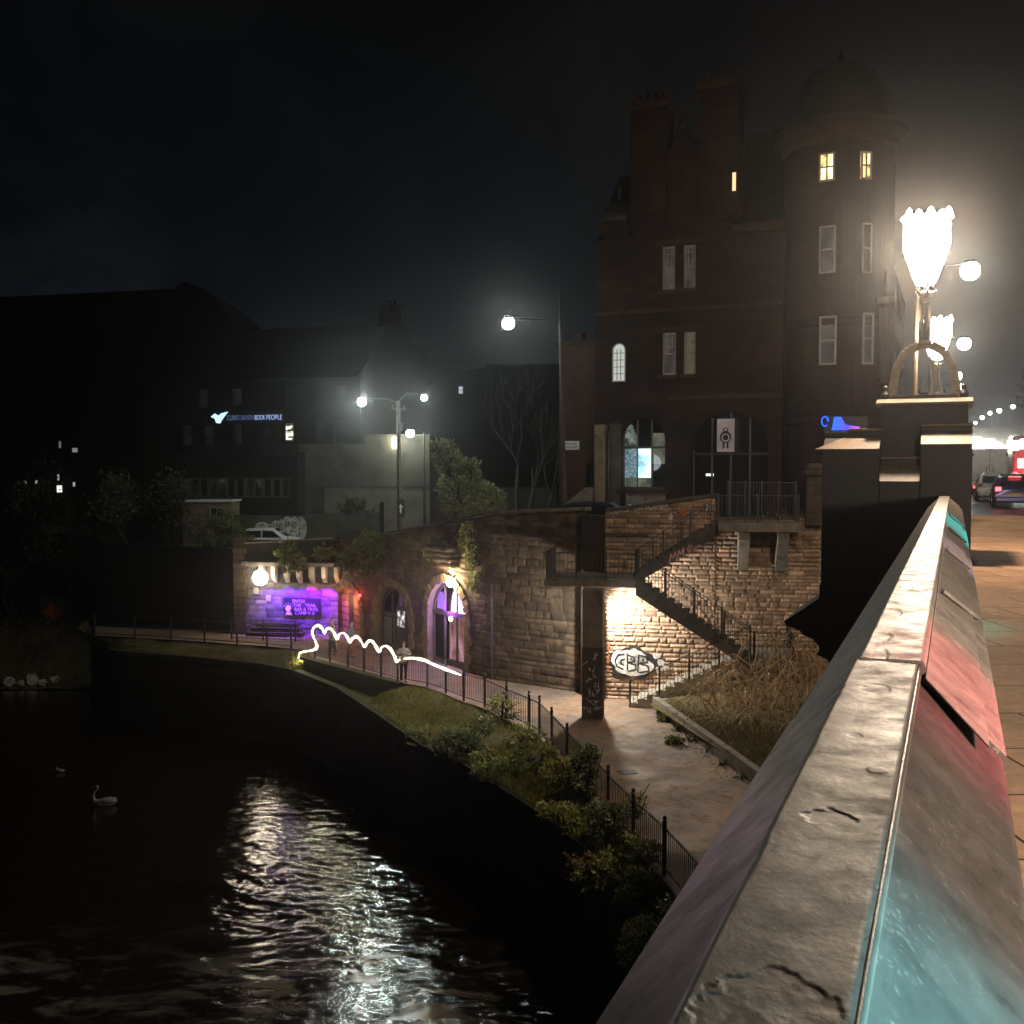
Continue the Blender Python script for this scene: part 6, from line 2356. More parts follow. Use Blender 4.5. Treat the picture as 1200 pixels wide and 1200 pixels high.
# glazed annex and shed
an = thing('glazed_annex', 'low dark annex with a long strip of narrow glazed bays', 'building', (-19, 69, -3.2))
a0, a1 = P(198, 570, 68), P(349, 570, 68)
zt4, zs1, zs0 = P(270, 536, 68).z, P(270, 560, 68).z, P(270, 583, 68).z
b = MB()
b.plate([(a0.x, -4.2), (a1.x, -4.2), (a1.x, zt4), (a0.x, zt4)], [[(a0.x + .2, zs0), (P(340, 570, 68).x, zs0), (P(340, 570, 68).x, zs1), (a0.x + .2, zs1)]], (0, 68, 0), (1, 0, 0), (0, 0, 1), (0, -1, 0), .2)
b.add([(a0.x, 68, zt4), (a1.x, 68, zt4), (a1.x, 74, zt4 + 1), (a0.x, 74, zt4 + 1), (a1.x, 68, -4), (a1.x, 74, -4)], [(0, 1, 2, 3), (1, 4, 5, 2)])
b.build('wall', 'black_stone', an, fixn=False)
wx = np.linspace(a0.x + .2, P(340, 570, 68).x, 14)
for k in range(13):
    window(an, Vector((0, 68, 0)), Vector((1, 0, 0)), Vector((0, -1, 0)), float(wx[k]) + .02, float(wx[k + 1]) - .02, zs0, zs1, 'render_wall', ('room_faint', 'glass_dark', 'glass_dark', 'room_dim')[(k * 7) % 4], 1, 1, .1, .08)
sd = thing('shed', 'small flat roofed brown shed with a white roof edge and square window', 'shed', (P(243, 600, 65).x, 65, -4))
s0, s1 = P(214, 600, 65), P(271, 600, 65)
zr = P(243, 588, 65).z
b = MB()
b.box(((s0.x + s1.x) / 2, 66.0, (zr - 4.2) / 2), (s1.x - s0.x, 2, zr + 4.2))
b.build('wall', 'stone_trim', sd)
MB().box(((s0.x + s1.x) / 2, 65.9, zr + .06), (s1.x - s0.x + .25, 2.3, .12)).build('roof', 'sign_white', sd)
p, q = P(246, 607, 64.98), P(263, 594, 64.98)
window(sd, Vector((0, 64.9, 0)), Vector((1, 0, 0)), Vector((0, -1, 0)), p.x, q.x, p.z, q.z, 'white_paint', 'room_faint', 2, 1, .0, .07)
# street wall with the bubble-letter piece
gwl = thing('street_wall', 'rough rendered street wall with pale bubble letter graffiti behind the white car', 'wall', (-13, 66, -4))
w0, w1 = P(270, 620, 66), P(449, 620, 66.5)
b = MB()
b.prism([(w0.x, -4.4), (w1.x, -4.4), (w1.x, P(449, 601, 66).z), (P(400, 600, 66).x, P(400, 601, 66).z), (P(352, 600, 66).x, P(352, 604, 66).z), (w0.x, P(270, 604, 66).z)], (0, 66, 0), (1, 0, 0), (0, 0, 1), (0, 1, 0), .35)
b.build('wall', 'render_wall', gwl)
b = MB()
MB().box((w1.x, 65.9, P(449, 610, 66).z), (.2, .5, 2.4)).build('end_post', 'black_stone', gwl)
cx = P(300, 622, 65.98)
for i, (px, py, rx, rz) in enumerate(((307, 617, .45, .3), (317, 619, .25, .3), (323, 617, .3, .4), (330, 616, .3, .42), (337, 614, .34, .5), (345, 614, .3, .5), (353, 619, .36, .75), (325, 627, 1.5, .28))):
    c = P(px, py, 65.98)
    b.plate(el(0, 0, rx, rz, 14), [], c - Vector((0, .004 * i, 0)), (1, 0, 0), (0, 0, 1), (0, -1, 0))
b.build('graffiti', 'graffiti_white', gwl, fixn=False)
b = MB()
for i, (px, py) in enumerate(((307, 617), (317, 619), (323, 617), (330, 617), (337, 615), (345, 615), (353, 622))):
    c = P(px, py, 65.93)
    scrawl(b, 'SOUCPOL'[i], -.18, -.22, .4, .36, c, Vector((1, 0, 0)), Vector((0, -1, 0)), .05, .0, 0)
b.build('graffiti', 'graffiti_black', gwl, fixn=False)

# big dark block far left
bl = thing('dark_tenement', 'huge unlit block with a sloping end roof filling the far bank', 'building', (-33, 96, -5))
z0_, z1_ = P(0, 351, 95).z, P(235, 337, 95).z
zz0 = 9.5
x_a, x_b, x_c = P(-60, 400, 95).x, P(236, 400, 95).x, P(283, 400, 95).x
b = MB()
lw_ = []
lit = []
for (px, y0, y1) in ((70.5, 517, 525), (88, 525, 530), (68.5, 556, 563), (70, 569, 577), (87, 565, 570), (30, 564, 567), (43, 563, 567)):
    u0, u1, v0, v1 = rect_on(px - (1.2 if px != 88 and px != 70 else 3), y0, px + (1.2 if px != 88 and px != 70 else 3), y1, Vector((0, 95, 0)), Vector((1, 0, 0)), Vector((0, -1, 0)))
    lit.append((u0, u1, v0, v1))
drk = []
for j in range(3):
    for i in range(11):
        x = x_a + 5 + i * 2.6
        if x < x_c - 3:
            u0, u1, v0, v1 = x, x + 1.1, 1 + j * 3.1, 3 + j * 3.1
            drk.append((u0, u1, v0, v1))
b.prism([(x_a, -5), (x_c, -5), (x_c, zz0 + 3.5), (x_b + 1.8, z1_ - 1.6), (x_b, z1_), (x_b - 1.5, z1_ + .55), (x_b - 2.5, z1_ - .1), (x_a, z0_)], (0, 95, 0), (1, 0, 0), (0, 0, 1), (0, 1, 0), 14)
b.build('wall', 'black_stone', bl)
for i, (u0, u1, v0, v1) in enumerate(lit):
    MB().box(((u0 + u1) / 2, 94.95, (v0 + v1) / 2), (u1 - u0, .06, v1 - v0)).build('lit_window', glow('far_lit_%d' % i, (.85, .95, 1) if i != 3 else (1, .97, .85), (.14, .22, .3, 1.4, .4, .2, .3)[i]), bl)
for (u0, u1, v0, v1) in drk:
    window(bl, Vector((0, 94.95, 0)), Vector((1, 0, 0)), Vector((0, -1, 0)), u0, u1, v0, v1, 'slate', 'glass_dark', 1, 2, .0, .07)
# skyline between the house and the red building
fb = thing('far_terrace', 'dark roofline of a distant terrace with one lit window', 'building', (-2, 150, -4))
Yf = 150
prf = [(505, 640), (505, 404), (490, 404), (490, 430)]
pts = [(P(x, y, Yf).x, P(x, y, Yf).z) for x, y in ((470, 640), (470, 432), (484, 432), (484, 405), (490, 402), (503, 405), (504, 428), (530, 430), (548, 434), (566, 431), (572, 427), (600, 428), (640, 426), (700, 424), (720, 640))]
b = MB()
b.prism(pts, (0, Yf, 0), (1, 0, 0), (0, 0, 1), (0, 1, 0), 10)
b.build('wall', 'black_stone', fb)
u0, u1, v0, v1 = rect_on(537, 452.5, 543, 462, Vector((0, Yf, 0)), Vector((1, 0, 0)), Vector((0, -1, 0)))
window(fb, Vector((0, Yf - .2, 0)), Vector((1, 0, 0)), Vector((0, -1, 0)), u0, u1, v0, v1, 'black_stone', glow('far_window', (.8, .85, 1), .62), 1, 2, 0, .08)
# low wall with grey panels at the back of the little garden
b = MB()
q0, q1 = P(560, 580, 74), P(652, 580, 74)
b.box(((q0.x + q1.x) / 2, 74, -1.6), (q1.x - q0.x, .4, 3.6))
b.build('garden_wall', 'render_wall', None, 'low grey wall behind the bare trees between the houses', 'wall')

# ------------------------------------------------------------------ far end of the road: lit shops, trees
sp_ = thing('lit_shopfront', 'brilliantly lit low shopfront at the far end of the road', 'building', P(1165, 545, 118))
q0, q1 = P(1128, 521, 118), P(1186, 521, 118)
b = MB()
b.box(((q0.x + q1.x) / 2, 121, 3.0), (q1.x - q0.x + 3, 5, 6.4))
b.build('wall', 'render_wall', sp_)
b = MB()
r_ = random.Random(5)
x = q0.x
while x < q1.x:
    w_ = r_.uniform(.5, 1.3)
    z = 3.9 + r_.uniform(-.4, .5)
    b.box((x + w_ / 2, 118.3, z), (w_ * .95, .2, r_.uniform(.9, 1.8)))
    x += w_
b.build('sign_band', 'head_white', sp_)
point('shop_light', P(1160, 522, 115), 700, (1, .97, .92), .6, sp_)
bk = thing('far_tenement', 'pale hazy tenement block behind the distant row of lamps', 'building', P(1180, 545, 240))
b = MB()
c = P(1172, 540, 240)
b.box((c.x, 246, 7), (26, 12, 15))
b.prism([(-13, 14.4), (13, 14.4), (10, 18), (-10, 18)], (c.x, 240, 0), (1, 0, 0), (0, 0, 1), (0, 1, 0), 12)
b.build('wall', 'ashlar_dark', bk)

# ------------------------------------------------------------------ plants
def leaves(name, clumps, n, size, mat, parent=None, label=None, cat=None, seed=1, droop=.2, group=None, shell=.35):
    """many small leaf faces in clumps (centre, radii): uneven, with gaps, lighter towards the outside and top"""
    r = np.random.default_rng(seed)
    cl = [(np.array(c), np.array(rd if hasattr(rd, '__len__') else (rd, rd, rd))) for c, rd in clumps]
    wts = np.array([np.prod(rd) ** (2 / 3) for _, rd in cl])
    wts = wts / wts.sum()
    idx = r.choice(len(cl), n, p=wts)
    C = np.array([cl[i][0] for i in idx])
    Rd = np.array([cl[i][1] for i in idx])
    d = r.normal(size=(n, 3))
    d /= np.linalg.norm(d, axis=1)[:, None]
    rad = shell + (1 - shell) * r.random(n) ** .6
    p = C + d * Rd * rad[:, None]
    keep = fbm(p[:, 0] * 1.6 / max(.3, Rd.mean()), p[:, 2] * 1.6 / max(.3, Rd.mean()) + p[:, 1], seed, 3) > .36
    p, d, rad, C, Rd = p[keep], d[keep], rad[keep], C[keep], Rd[keep]
    m_ = len(p)
    ax = r.normal(size=(m_, 3)) * .7 + d * .8
    ax[:, 2] -= droop
    ax /= np.linalg.norm(ax, axis=1)[:, None]
    sd_ = np.cross(ax, r.normal(size=(m_, 3)))
    sd_ /= np.linalg.norm(sd_, axis=1)[:, None] + 1e-9
    L_ = size * r.uniform(.5, 1.35, m_)[:, None]
    w_ = L_ * .3
    nn = np.cross(ax, sd_)
    v = np.stack([p, p + ax * L_ * .5 + sd_ * w_ + nn * L_ * .08, p + ax * L_ - nn * L_ * .1, p + ax * L_ * .5 - sd_ * w_ + nn * L_ * .08], 1).reshape(-1, 3)
    f = np.arange(m_ * 4).reshape(-1, 4)
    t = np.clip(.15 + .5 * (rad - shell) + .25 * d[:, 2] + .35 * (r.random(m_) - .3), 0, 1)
    return np_mesh(name, v, f, mat, parent, label, cat, None, group, tint=np.repeat(t, 4))


def branch(b, p, d, L, r0, depth, rng, tips, up=.15, spread=.6, seg=4, kids=(2, 3), rmin=.006):
    pts, rs = [Vector(p)], [r0]
    d = Vector(d).normalized()
    for i in range(seg):
        d = (d + Vector((rng.gauss(0, .14), rng.gauss(0, .14), rng.gauss(0, .1) + up * .2))).normalized()
        pts.append(pts[-1] + d * (L / seg))
        rs.append(max(rmin, r0 * (1 - .5 * (i + 1) / seg)))
    b.tube(pts, rs, 7 if r0 > .06 else (5 if r0 > .02 else 3), caps=False)
    if depth == 0:
        tips.append(pts[-1])
        return
    for k in range(rng.randint(*kids)):
        i = rng.randint(max(1, seg - 2), seg)
        ax = Vector((rng.gauss(0, 1), rng.gauss(0, 1), rng.gauss(0, .6)))
        nd = (d + ax.normalized() * spread + Vector((0, 0, up))).normalized()
        branch(b, pts[i], nd, L * rng.uniform(.6, .85), rs[i] * .72, depth - 1, rng, tips, up, spread, seg, kids, rmin)
    if depth <= 2:
        tips.append(pts[-1])


def tree(name, label, base, h, r0, seed, leafmat=None, nleaf=0, lsize=.14, group=None, lean=(0, 0), depth=4, clump=.55, up=.18, spread=.65, cat='tree', stems=1, bark='bark'):
    rng = random.Random(seed)
    base = Vector(base)
    t = thing(name, label, cat, base, group)
    b = MB()
    tips = []
    for s in range(stems):
        d = Vector((lean[0] + (rng.uniform(-.5, .5) if stems > 1 else 0), lean[1] + (rng.uniform(-.4, .4) if stems > 1 else 0), 1))
        branch(b, base - Vector((0, 0, .2)), d, h * .42, r0, depth, rng, tips, up, spread)
    b.build('trunk', bark, t, smooth=True, fixn=False)
    if nleaf:
        cl = [(p, clump * rng.uniform(.5, 1.2)) for p in tips]
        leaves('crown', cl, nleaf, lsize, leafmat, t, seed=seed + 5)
    return t


def shrub(name, label, clumps, n, size, mat, seed, base, cat='shrub', stems=6, group=None, droop=.2):
    rng = random.Random(seed)
    t = thing(name, label, cat, base, group)
    b = MB()
    for k in range(stems):
        c, rd = clumps[k % len(clumps)]
        e = Vector(c) + Vector((rng.uniform(-.3, .3), rng.uniform(-.3, .3), rng.uniform(0, .3)))
        m_ = (Vector(base) + e) / 2 + Vector((rng.uniform(-.15, .15), rng.uniform(-.15, .15), .1))
        b.tube([base, m_, e], [.03, .02, .008], 5, caps=False)
    b.build('stem', 'bark', t, fixn=False)
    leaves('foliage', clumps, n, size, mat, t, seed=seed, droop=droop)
    return t


def cl_px(items, jit=0.0, seed=0):
    """clumps given as (px, py, depth, radius in px)"""
    rng = random.Random(seed)
    out_ = []
    for px, py, Y, rpx in items:
        k = rpx * Y / FL
        out_.append((tuple(P(px, py, Y + rng.uniform(-jit, jit))), (k, k, k * .85)))
    return out_


# leafy sapling above the arcade, its skirts hanging over the wall
shrub('self_sown_sapling', 'large leafy sapling rising over the wall top between the two street lamps',
      cl_px([(522, 528, 48, 16), (528, 545, 48, 20), (545, 552, 48, 20), (535, 572, 47.6, 24), (555, 578, 47.5, 24), (572, 585, 47.4, 20), (548, 598, 47, 26), (562, 606, 46.8, 22), (515, 538, 48.3, 12), (580, 594, 47.2, 14), (533, 595, 47.2, 16), (512, 522, 48.4, 8)], .6, 2),
      8000, .19, 'leaf_pale', 3, tuple(P(553, 622, 46.5)), cat='sapling', stems=12)
shrub('trailing_ivy', 'dark ivy trailing down the wall beside the warm wall lamp',
      cl_px([(556, 622, 45.6, 16), (560, 640, 45.5, 15), (558, 655, 45.4, 15), (563, 670, 45.2, 13), (556, 684, 45.2, 9), (548, 635, 45.8, 12), (570, 650, 44.9, 10)], .15, 4),
      3600, .17, 'leaf_bank', 5, tuple(P(556, 605, 46)), cat='ivy', stems=6, droop=.7)
shrub('wall_fern', 'pale tuft of grass and fern sprouting above the purple arch',
      cl_px([(512, 640, 47.2, 9), (507, 646, 47.4, 7), (520, 636, 47, 7)], .1, 6), 500, .3, 'leaf_bright', 7, tuple(P(514, 650, 47.4)), cat='fern', stems=4, droop=.1)
shrub('wall_shrub', 'dense green shrub growing out of the wall above the first glazed arch',
      cl_px([(432, 640, 51.6, 18), (420, 650, 52, 16), (410, 658, 52.4, 12), (446, 650, 51.2, 14), (430, 660, 51.6, 15), (440, 632, 51.6, 10), (402, 652, 52.8, 8)], .3, 8),
      3600, .2, 'leaf_green', 9, tuple(P(430, 668, 52.2)), stems=7)
shrub('wall_shrub', 'small bright leafed shrub rooted on the ledge right above the flood lamp',
      cl_px([(338, 640, 55.2, 9), (332, 652, 55.2, 10), (345, 656, 55.1, 11), (336, 662, 55, 9), (352, 663, 55, 6)], .2, 10), 1400, .22, 'leaf_bright', 11, tuple(P(338, 668, 55.3)), stems=5)
shrub('wall_fern', 'sparse pale weed sprouting from the ledge between two shrubs',
      cl_px([(380, 645, 55.2, 7), (388, 650, 55.2, 5), (374, 651, 55.2, 5)], .1, 12), 160, .32, 'leaf_bright', 13, tuple(P(381, 660, 55.4)), cat='weed', stems=3)
shrub('street_shrub', 'thin weedy bush along the top of the rendered street wall', cl_px([(405, 592, 66.3, 10), (420, 590, 66.3, 9), (432, 594, 66.4, 8), (412, 598, 66.2, 9)], .2, 14), 500, .25, 'leaf_dark', 15, tuple(P(415, 604, 66.2)), stems=4)
# trees on the dark bank
tree('riverside_tree', 'twin trunked riverside tree with a thin leafy crown beside the orange marks', (P(88, 735, 67.5).x, 67.5, -8.6), 7.5, .26, 16, 'leaf_dark', 3000, .22, lean=(.05, 0), clump=.95, stems=2)
tree('riverside_tree', 'bare mossy trunk at the very edge of the dark bank', (P(18, 742, 67.5).x, 67.5, -8.7), 4.5, .22, 17, 'leaf_dark', 500, .2, lean=(-.12, 0), depth=3)
tree('riverside_tree', 'leafy tree in the dark beside the low shed', (P(162, 720, 62).x, 62, -7.9), 9, .2, 18, 'leaf_dark', 3000, .24, clump=.9)
shrub('riverside_bush', 'tall rounded bush between the shed and the stone pillar',
      cl_px([(262, 612, 60, 18), (250, 630, 60, 20), (272, 628, 60, 18), (232, 650, 59.5, 18), (258, 655, 59.5, 22), (222, 660, 59.4, 14), (245, 675, 59.2, 16), (276, 645, 60, 14), (240, 690, 59, 10)], .6, 19), 5200, .2, 'leaf_green', 20, tuple(P(250, 735, 59)), cat='bush', stems=9)
b = MB()
c = P(68, 716, 69)
b.box((c.x, 69, c.z), (2.4, .3, 1.9))
bd = thing('graffiti_block', 'small concrete block with an orange painted mark behind the twin trunked tree', 'wall block', (c.x, 69, c.z - 1))
b.build('block', 'concrete_dark', bd)
b = MB()
b.plate(blob(0, 0, .6, .5, 4, 1.0, 5), [], (c.x - .25, 68.83, c.z), (1, 0, 0), (0, 0, 1), (0, -1, 0))
b.build('graffiti', 'graffiti_orange', bd, fixn=False)
# bare trees between the houses
for i, (px, Y, h, sd_) in enumerate(((622, 60, 7.5, 41), (640, 63, 7.0, 43), (607, 67, 8.0, 47))):
    tree('bare_tree', ('bare forked tree nearest the tall lamp column', 'slender bare tree half hidden by the tall lamp column', 'bare tree at the edge of the leafy sapling')[i], (P(px, 600, Y).x, Y, zst(1)), h, .16, sd_, None, 0, depth=5, up=.25, spread=.55, bark='bark_pale')

# shrubs down the grassy bank
def bank_z(x, y):
    q = BK.reshape(-1, 3)
    k = np.argmin((q[:, 0] - x) ** 2 + (q[:, 1] - y) ** 2)
    return float(q[k, 2])


def bank_shrub(label, px, py, hpx, wpx, n, size, mat, seed, name='bank_shrub', Y=None, cat='shrub'):
    g = G(px, py, -7.75)
    k = g.y / FL
    rng = random.Random(seed)
    base = Vector((g.x, g.y, bank_z(g.x, g.y)))
    cl = []
    for i in range(9):
        rr_ = rng.uniform(.22, .42) * min(hpx, wpx) * k
        cl.append((tuple(base + Vector((rng.uniform(-.4, .4) * wpx * k, rng.uniform(-.3, .3) * wpx * k, rng.uniform(.12, .85) * hpx * k))), (rr_, rr_, rr_ * .8)))
    return shrub(name, label, cl, n, size, mat, seed, tuple(base), cat, 7)


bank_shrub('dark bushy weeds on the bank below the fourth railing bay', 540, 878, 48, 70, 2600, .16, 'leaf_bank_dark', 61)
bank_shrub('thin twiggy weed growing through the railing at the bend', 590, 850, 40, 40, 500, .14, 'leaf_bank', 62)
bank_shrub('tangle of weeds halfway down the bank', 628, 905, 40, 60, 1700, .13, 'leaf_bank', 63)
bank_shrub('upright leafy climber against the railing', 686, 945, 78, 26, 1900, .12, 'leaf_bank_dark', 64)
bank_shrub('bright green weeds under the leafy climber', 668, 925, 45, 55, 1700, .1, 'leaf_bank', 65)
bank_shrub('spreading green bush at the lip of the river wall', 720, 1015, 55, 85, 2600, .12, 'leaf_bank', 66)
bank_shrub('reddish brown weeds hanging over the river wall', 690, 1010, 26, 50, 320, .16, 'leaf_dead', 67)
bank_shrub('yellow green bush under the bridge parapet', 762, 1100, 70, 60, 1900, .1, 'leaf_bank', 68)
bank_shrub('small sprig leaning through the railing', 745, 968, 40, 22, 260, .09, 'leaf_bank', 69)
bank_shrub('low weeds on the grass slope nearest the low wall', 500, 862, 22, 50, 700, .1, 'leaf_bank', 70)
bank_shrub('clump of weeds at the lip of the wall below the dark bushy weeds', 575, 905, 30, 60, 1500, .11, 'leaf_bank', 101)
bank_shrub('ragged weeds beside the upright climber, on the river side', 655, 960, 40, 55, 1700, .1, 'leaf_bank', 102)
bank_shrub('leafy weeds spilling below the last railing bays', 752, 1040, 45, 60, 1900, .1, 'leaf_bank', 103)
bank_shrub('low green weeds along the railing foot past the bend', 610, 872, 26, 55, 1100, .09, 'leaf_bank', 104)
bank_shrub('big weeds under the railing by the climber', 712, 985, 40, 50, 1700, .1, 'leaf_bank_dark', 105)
bank_shrub('thin grassy weeds in the dip of the bank', 592, 895, 24, 50, 800, .1, 'leaf_bank', 106)
for i, (px, py, lb) in enumerate(((778, 845, 'small green weeds at the foot of the stairs'), (768, 808, 'little weeds under the floodlit graffiti'), (790, 872, 'straggling weeds along the bed wall'))):
    g = G(px, py, ZP)
    shrub('path_weed', lb, [(tuple(g + Vector((.12 * math.cos(j * 2), .1 * math.sin(j * 2), .12))), (.22, .16, .12)) for j in range(4)], 260, .11, 'leaf_green', 80 + i, tuple(g), cat='weed', stems=3)
for i in range(5):
    g = BED[0].lerp(BED[1], .22 + .16 * i) + Vector((-.12, -.12, 0))
    shrub('path_weed', 'tiny weeds sprouting at the foot of the low bed wall', [(tuple(g + Vector((0, 0, .07))), (.2, .14, .09))], 90, .09, 'leaf_green', 90 + i, tuple(g), cat='weed', stems=2, group='weeds along the bed wall')
# brambles: a heap of arching dry stems
rng = random.Random(23)
base = P(880, 830, 36.0)
br_ = thing('bramble_thicket', 'tangled heap of dry arching brambles beside the lower stairs', 'brambles', (base.x, base.y, -7))
b = MB()
tips = []
for k in range(210):
    px, py, Y = rng.uniform(828, 985), rng.uniform(800, 875), rng.uniform(33.0, 37.3)
    if px < 850 and py < 800:
        continue
    p = P(px, py, Y)
    p.z = min(p.z, -6.3)
    a = rng.uniform(0, 2 * PI)
    L_ = rng.uniform(.8, 2.4)
    hgt = rng.uniform(.4, 2.3) * (1.25 if px > 880 else .75)
    dx, dy = math.cos(a) * L_, math.sin(a) * L_ * .7
    pts = [p, p + Vector((dx * .25, dy * .25, hgt * .75)), p + Vector((dx * .55, dy * .55, hgt)), p + Vector((dx * .85, dy * .85, hgt * .8)), p + Vector((dx * 1.05, dy * 1.05, hgt * .45))]
    pts = [q + Vector((rng.gauss(0, .06), rng.gauss(0, .06), rng.gauss(0, .05))) for q in pts]
    r0 = rng.choice((.008, .011, .014, .02, .03))
    b.tube(pts, [r0, r0 * .9, r0 * .75, r0 * .6, r0 * .4], 3, caps=False)
    for j in range(3):
        q = pts[1 + j]
        e_ = q + Vector((rng.gauss(0, .3), rng.gauss(0, .3), rng.gauss(.1, .25)))
        b.tube([q, (q + e_) / 2 + Vector((0, 0, .08)), e_], [r0 * .6, r0 * .5, r0 * .3], 3, caps=False)
    tips += pts[1:]
b.build('stems', 'twig', br_, fixn=False)
br_.children[0].name = 'cane'
leaves('foliage', [(tuple(q), (.28, .28, .2)) for q in tips[::3]], 1500, .1, 'leaf_dead', br_, seed=29, shell=.1)
leaves('foliage', [(tuple(P(px, py, Y)), (.5, .4, .25)) for px, py, Y in ((860, 862, 34.6), (880, 872, 33.6), (842, 850, 35.4), (900, 880, 32.6), (868, 850, 35))], 900, .09, 'leaf_green', br_, seed=31, shell=.1)
# dry grass in the bed
r = np.random.default_rng(9)
co, fc, ti = [], [], []
q0, q1 = BED
while len(fc) < 9000:
    a, c = r.random(), r.random() ** 1.3
    p = q0 * (1 - a) + q1 * a + Vector((.2 + 2.6 * c, .25 + 1.6 * c, 0))
    z = ZP + .34 + .2 * c
    h = r.uniform(.05, .2)
    k = len(co)
    wd = r.uniform(.01, .02)
    an = r.uniform(0, 6.28)
    lx, ly = r.normal(0, .5) * h, r.normal(0, .5) * h
    co += [(p.x - wd * math.cos(an), p.y - wd * math.sin(an), z - .04), (p.x + wd * math.cos(an), p.y + wd * math.sin(an), z - .04), (p.x + lx, p.y + ly, z + h)]
    fc.append((k, k + 1, k + 2))
    ti += [.2, .2, r.random()]
np_mesh('grass', np.array(co), np.array(fc), 'grass_dry', kind='stuff', label='short dry grass in the bed behind the low concrete wall', cat='grass', tint=np.array(ti))
# dry creeper at the wall's right end
rng = random.Random(77)
t = thing('dry_creeper', 'dry leafless creeper hanging on the stone wall beside the pier', 'creeper', W(7.2, .1, -2))
b = MB()
for k in range(40):
    u_, z_ = rng.uniform(6.2, 8.3), rng.uniform(-1.2, .1)
    pts = [W(u_, .12, z_)]
    for j in range(5):
        pts.append(pts[-1] + UX * rng.gauss(0, .12) + ZV * rng.uniform(-.4, .1) + NX * rng.uniform(-.02, .07))
    b.tube(pts, [.012, .011, .01, .008, .006, .004], 3, caps=False)
b.build('cane', 'twig', t, fixn=False)

# stones at the foot of the far bank, broken wall top on it
for i, (px, py, s_) in enumerate(((11, 796, .5), (25, 797, .36), (38, 794, .62), (51, 796, .42), (65, 793, .45), (78, 790, .5))):
    g = G(px, py + 6, ZW)
    rg = random.Random(i)
    b = MB()
    b.ball(g + Vector((0, 0, .15)), s_ * .7, 9, 6, (1, .8, .95 if i in (0, 2) else .6))
    for k in range(len(b.v)):
        b.v[k] += Vector((rg.gauss(0, .05), rg.gauss(0, .05), rg.gauss(0, .05)))
    b.build('boulder', 'rock', None, 'pale wet boulder at the waterline under the dark far bank', 'boulder', group='boulders at the foot of the far bank')
spot('boulder_fill', (P(45, 790, 60).x, 60.0, -8.6), (P(45, 790, 64).x, 64.2, -11.7), 45, (1, .96, .85), 110, .8, .1)  # unseen lamp added to brighten the boulders
bt2 = []
for k in range(18):
    bt2.append((P(20 + 7 * k, 800, 62).x, 0))
co = []
gx_, gy_ = np.meshgrid(np.linspace(-95, -24.6, 60), np.linspace(62, 70, 24), indexing='ij')
hh = -11.9 + 3.2 * np.clip((gy_ - 64.0 - .6 * (vnoise(gx_ * .5, gy_ * 0 + 1, 3) - .5)) / 2.6, 0, 1) ** .8 + .5 * (fbm(gx_ * .7, gy_ * .7, 8, 3) - .5)
co = np.stack([gx_, gy_, hh], -1).reshape(-1, 3)
ii = np.arange(60 * 24).reshape(60, 24)
fc = np.stack([ii[:-1, :-1], ii[1:, :-1], ii[1:, 1:], ii[:-1, 1:]], -1).reshape(-1, 4)
np_mesh('terrain', co, fc, 'bank_earth', kind='structure', smooth=True)
r = np.random.default_rng(19)
k_ = r.integers(0, len(co), 7000)
pb = co[k_] + r.normal(0, .12, (7000, 3)) * np.array([1, 1, .1])
pb = pb[pb[:, 2] > -10.8]
n_ = len(pb)
h_ = r.uniform(.1, .38, n_)
an = r.uniform(0, 6.28, n_)
v = np.stack([pb + np.stack([np.cos(an) * .03, np.sin(an) * .03, h_ * 0], 1), pb - np.stack([np.cos(an) * .03, np.sin(an) * .03, h_ * 0], 1), pb + np.stack([r.normal(0, .1, n_), r.normal(0, .1, n_), h_], 1)], 1).reshape(-1, 3)
np_mesh('grass', v, np.arange(n_ * 3).reshape(-1, 3), 'grass_blade', kind='stuff', label='rough grass on the dark far bank under the trees', cat='grass', tint=r.random(n_ * 3))

# ------------------------------------------------------------------ people and the swan
def skin(name, pts, edges, mat, parent, sub=1, root=0, smooth=True):
    """pts [(x, y, z, radius)] relative to the parent"""
    me = bpy.data.meshes.new(name)
    me.from_pydata([p[:3] for p in pts], edges, [])
    o_ = bpy.data.objects.new(name, me)
    COL.objects.link(o_)
    o_.parent = parent
    md = o_.modifiers.new('s', 'SKIN')
    md.use_smooth_shade = smooth
    for i, p in enumerate(pts):
        q = p[3]
        me.skin_vertices[0].data[i].radius = (q, q) if not hasattr(q, '__len__') else q
        me.skin_vertices[0].data[i].use_root = False
    roots = [root] if not hasattr(root, '__len__') else root
    for i in roots:
        me.skin_vertices[0].data[i].use_root = True
    ss = o_.modifiers.new('u', 'SUBSURF')
    ss.levels = ss.render_levels = sub
    me.materials.append(M[mat])
    return o_


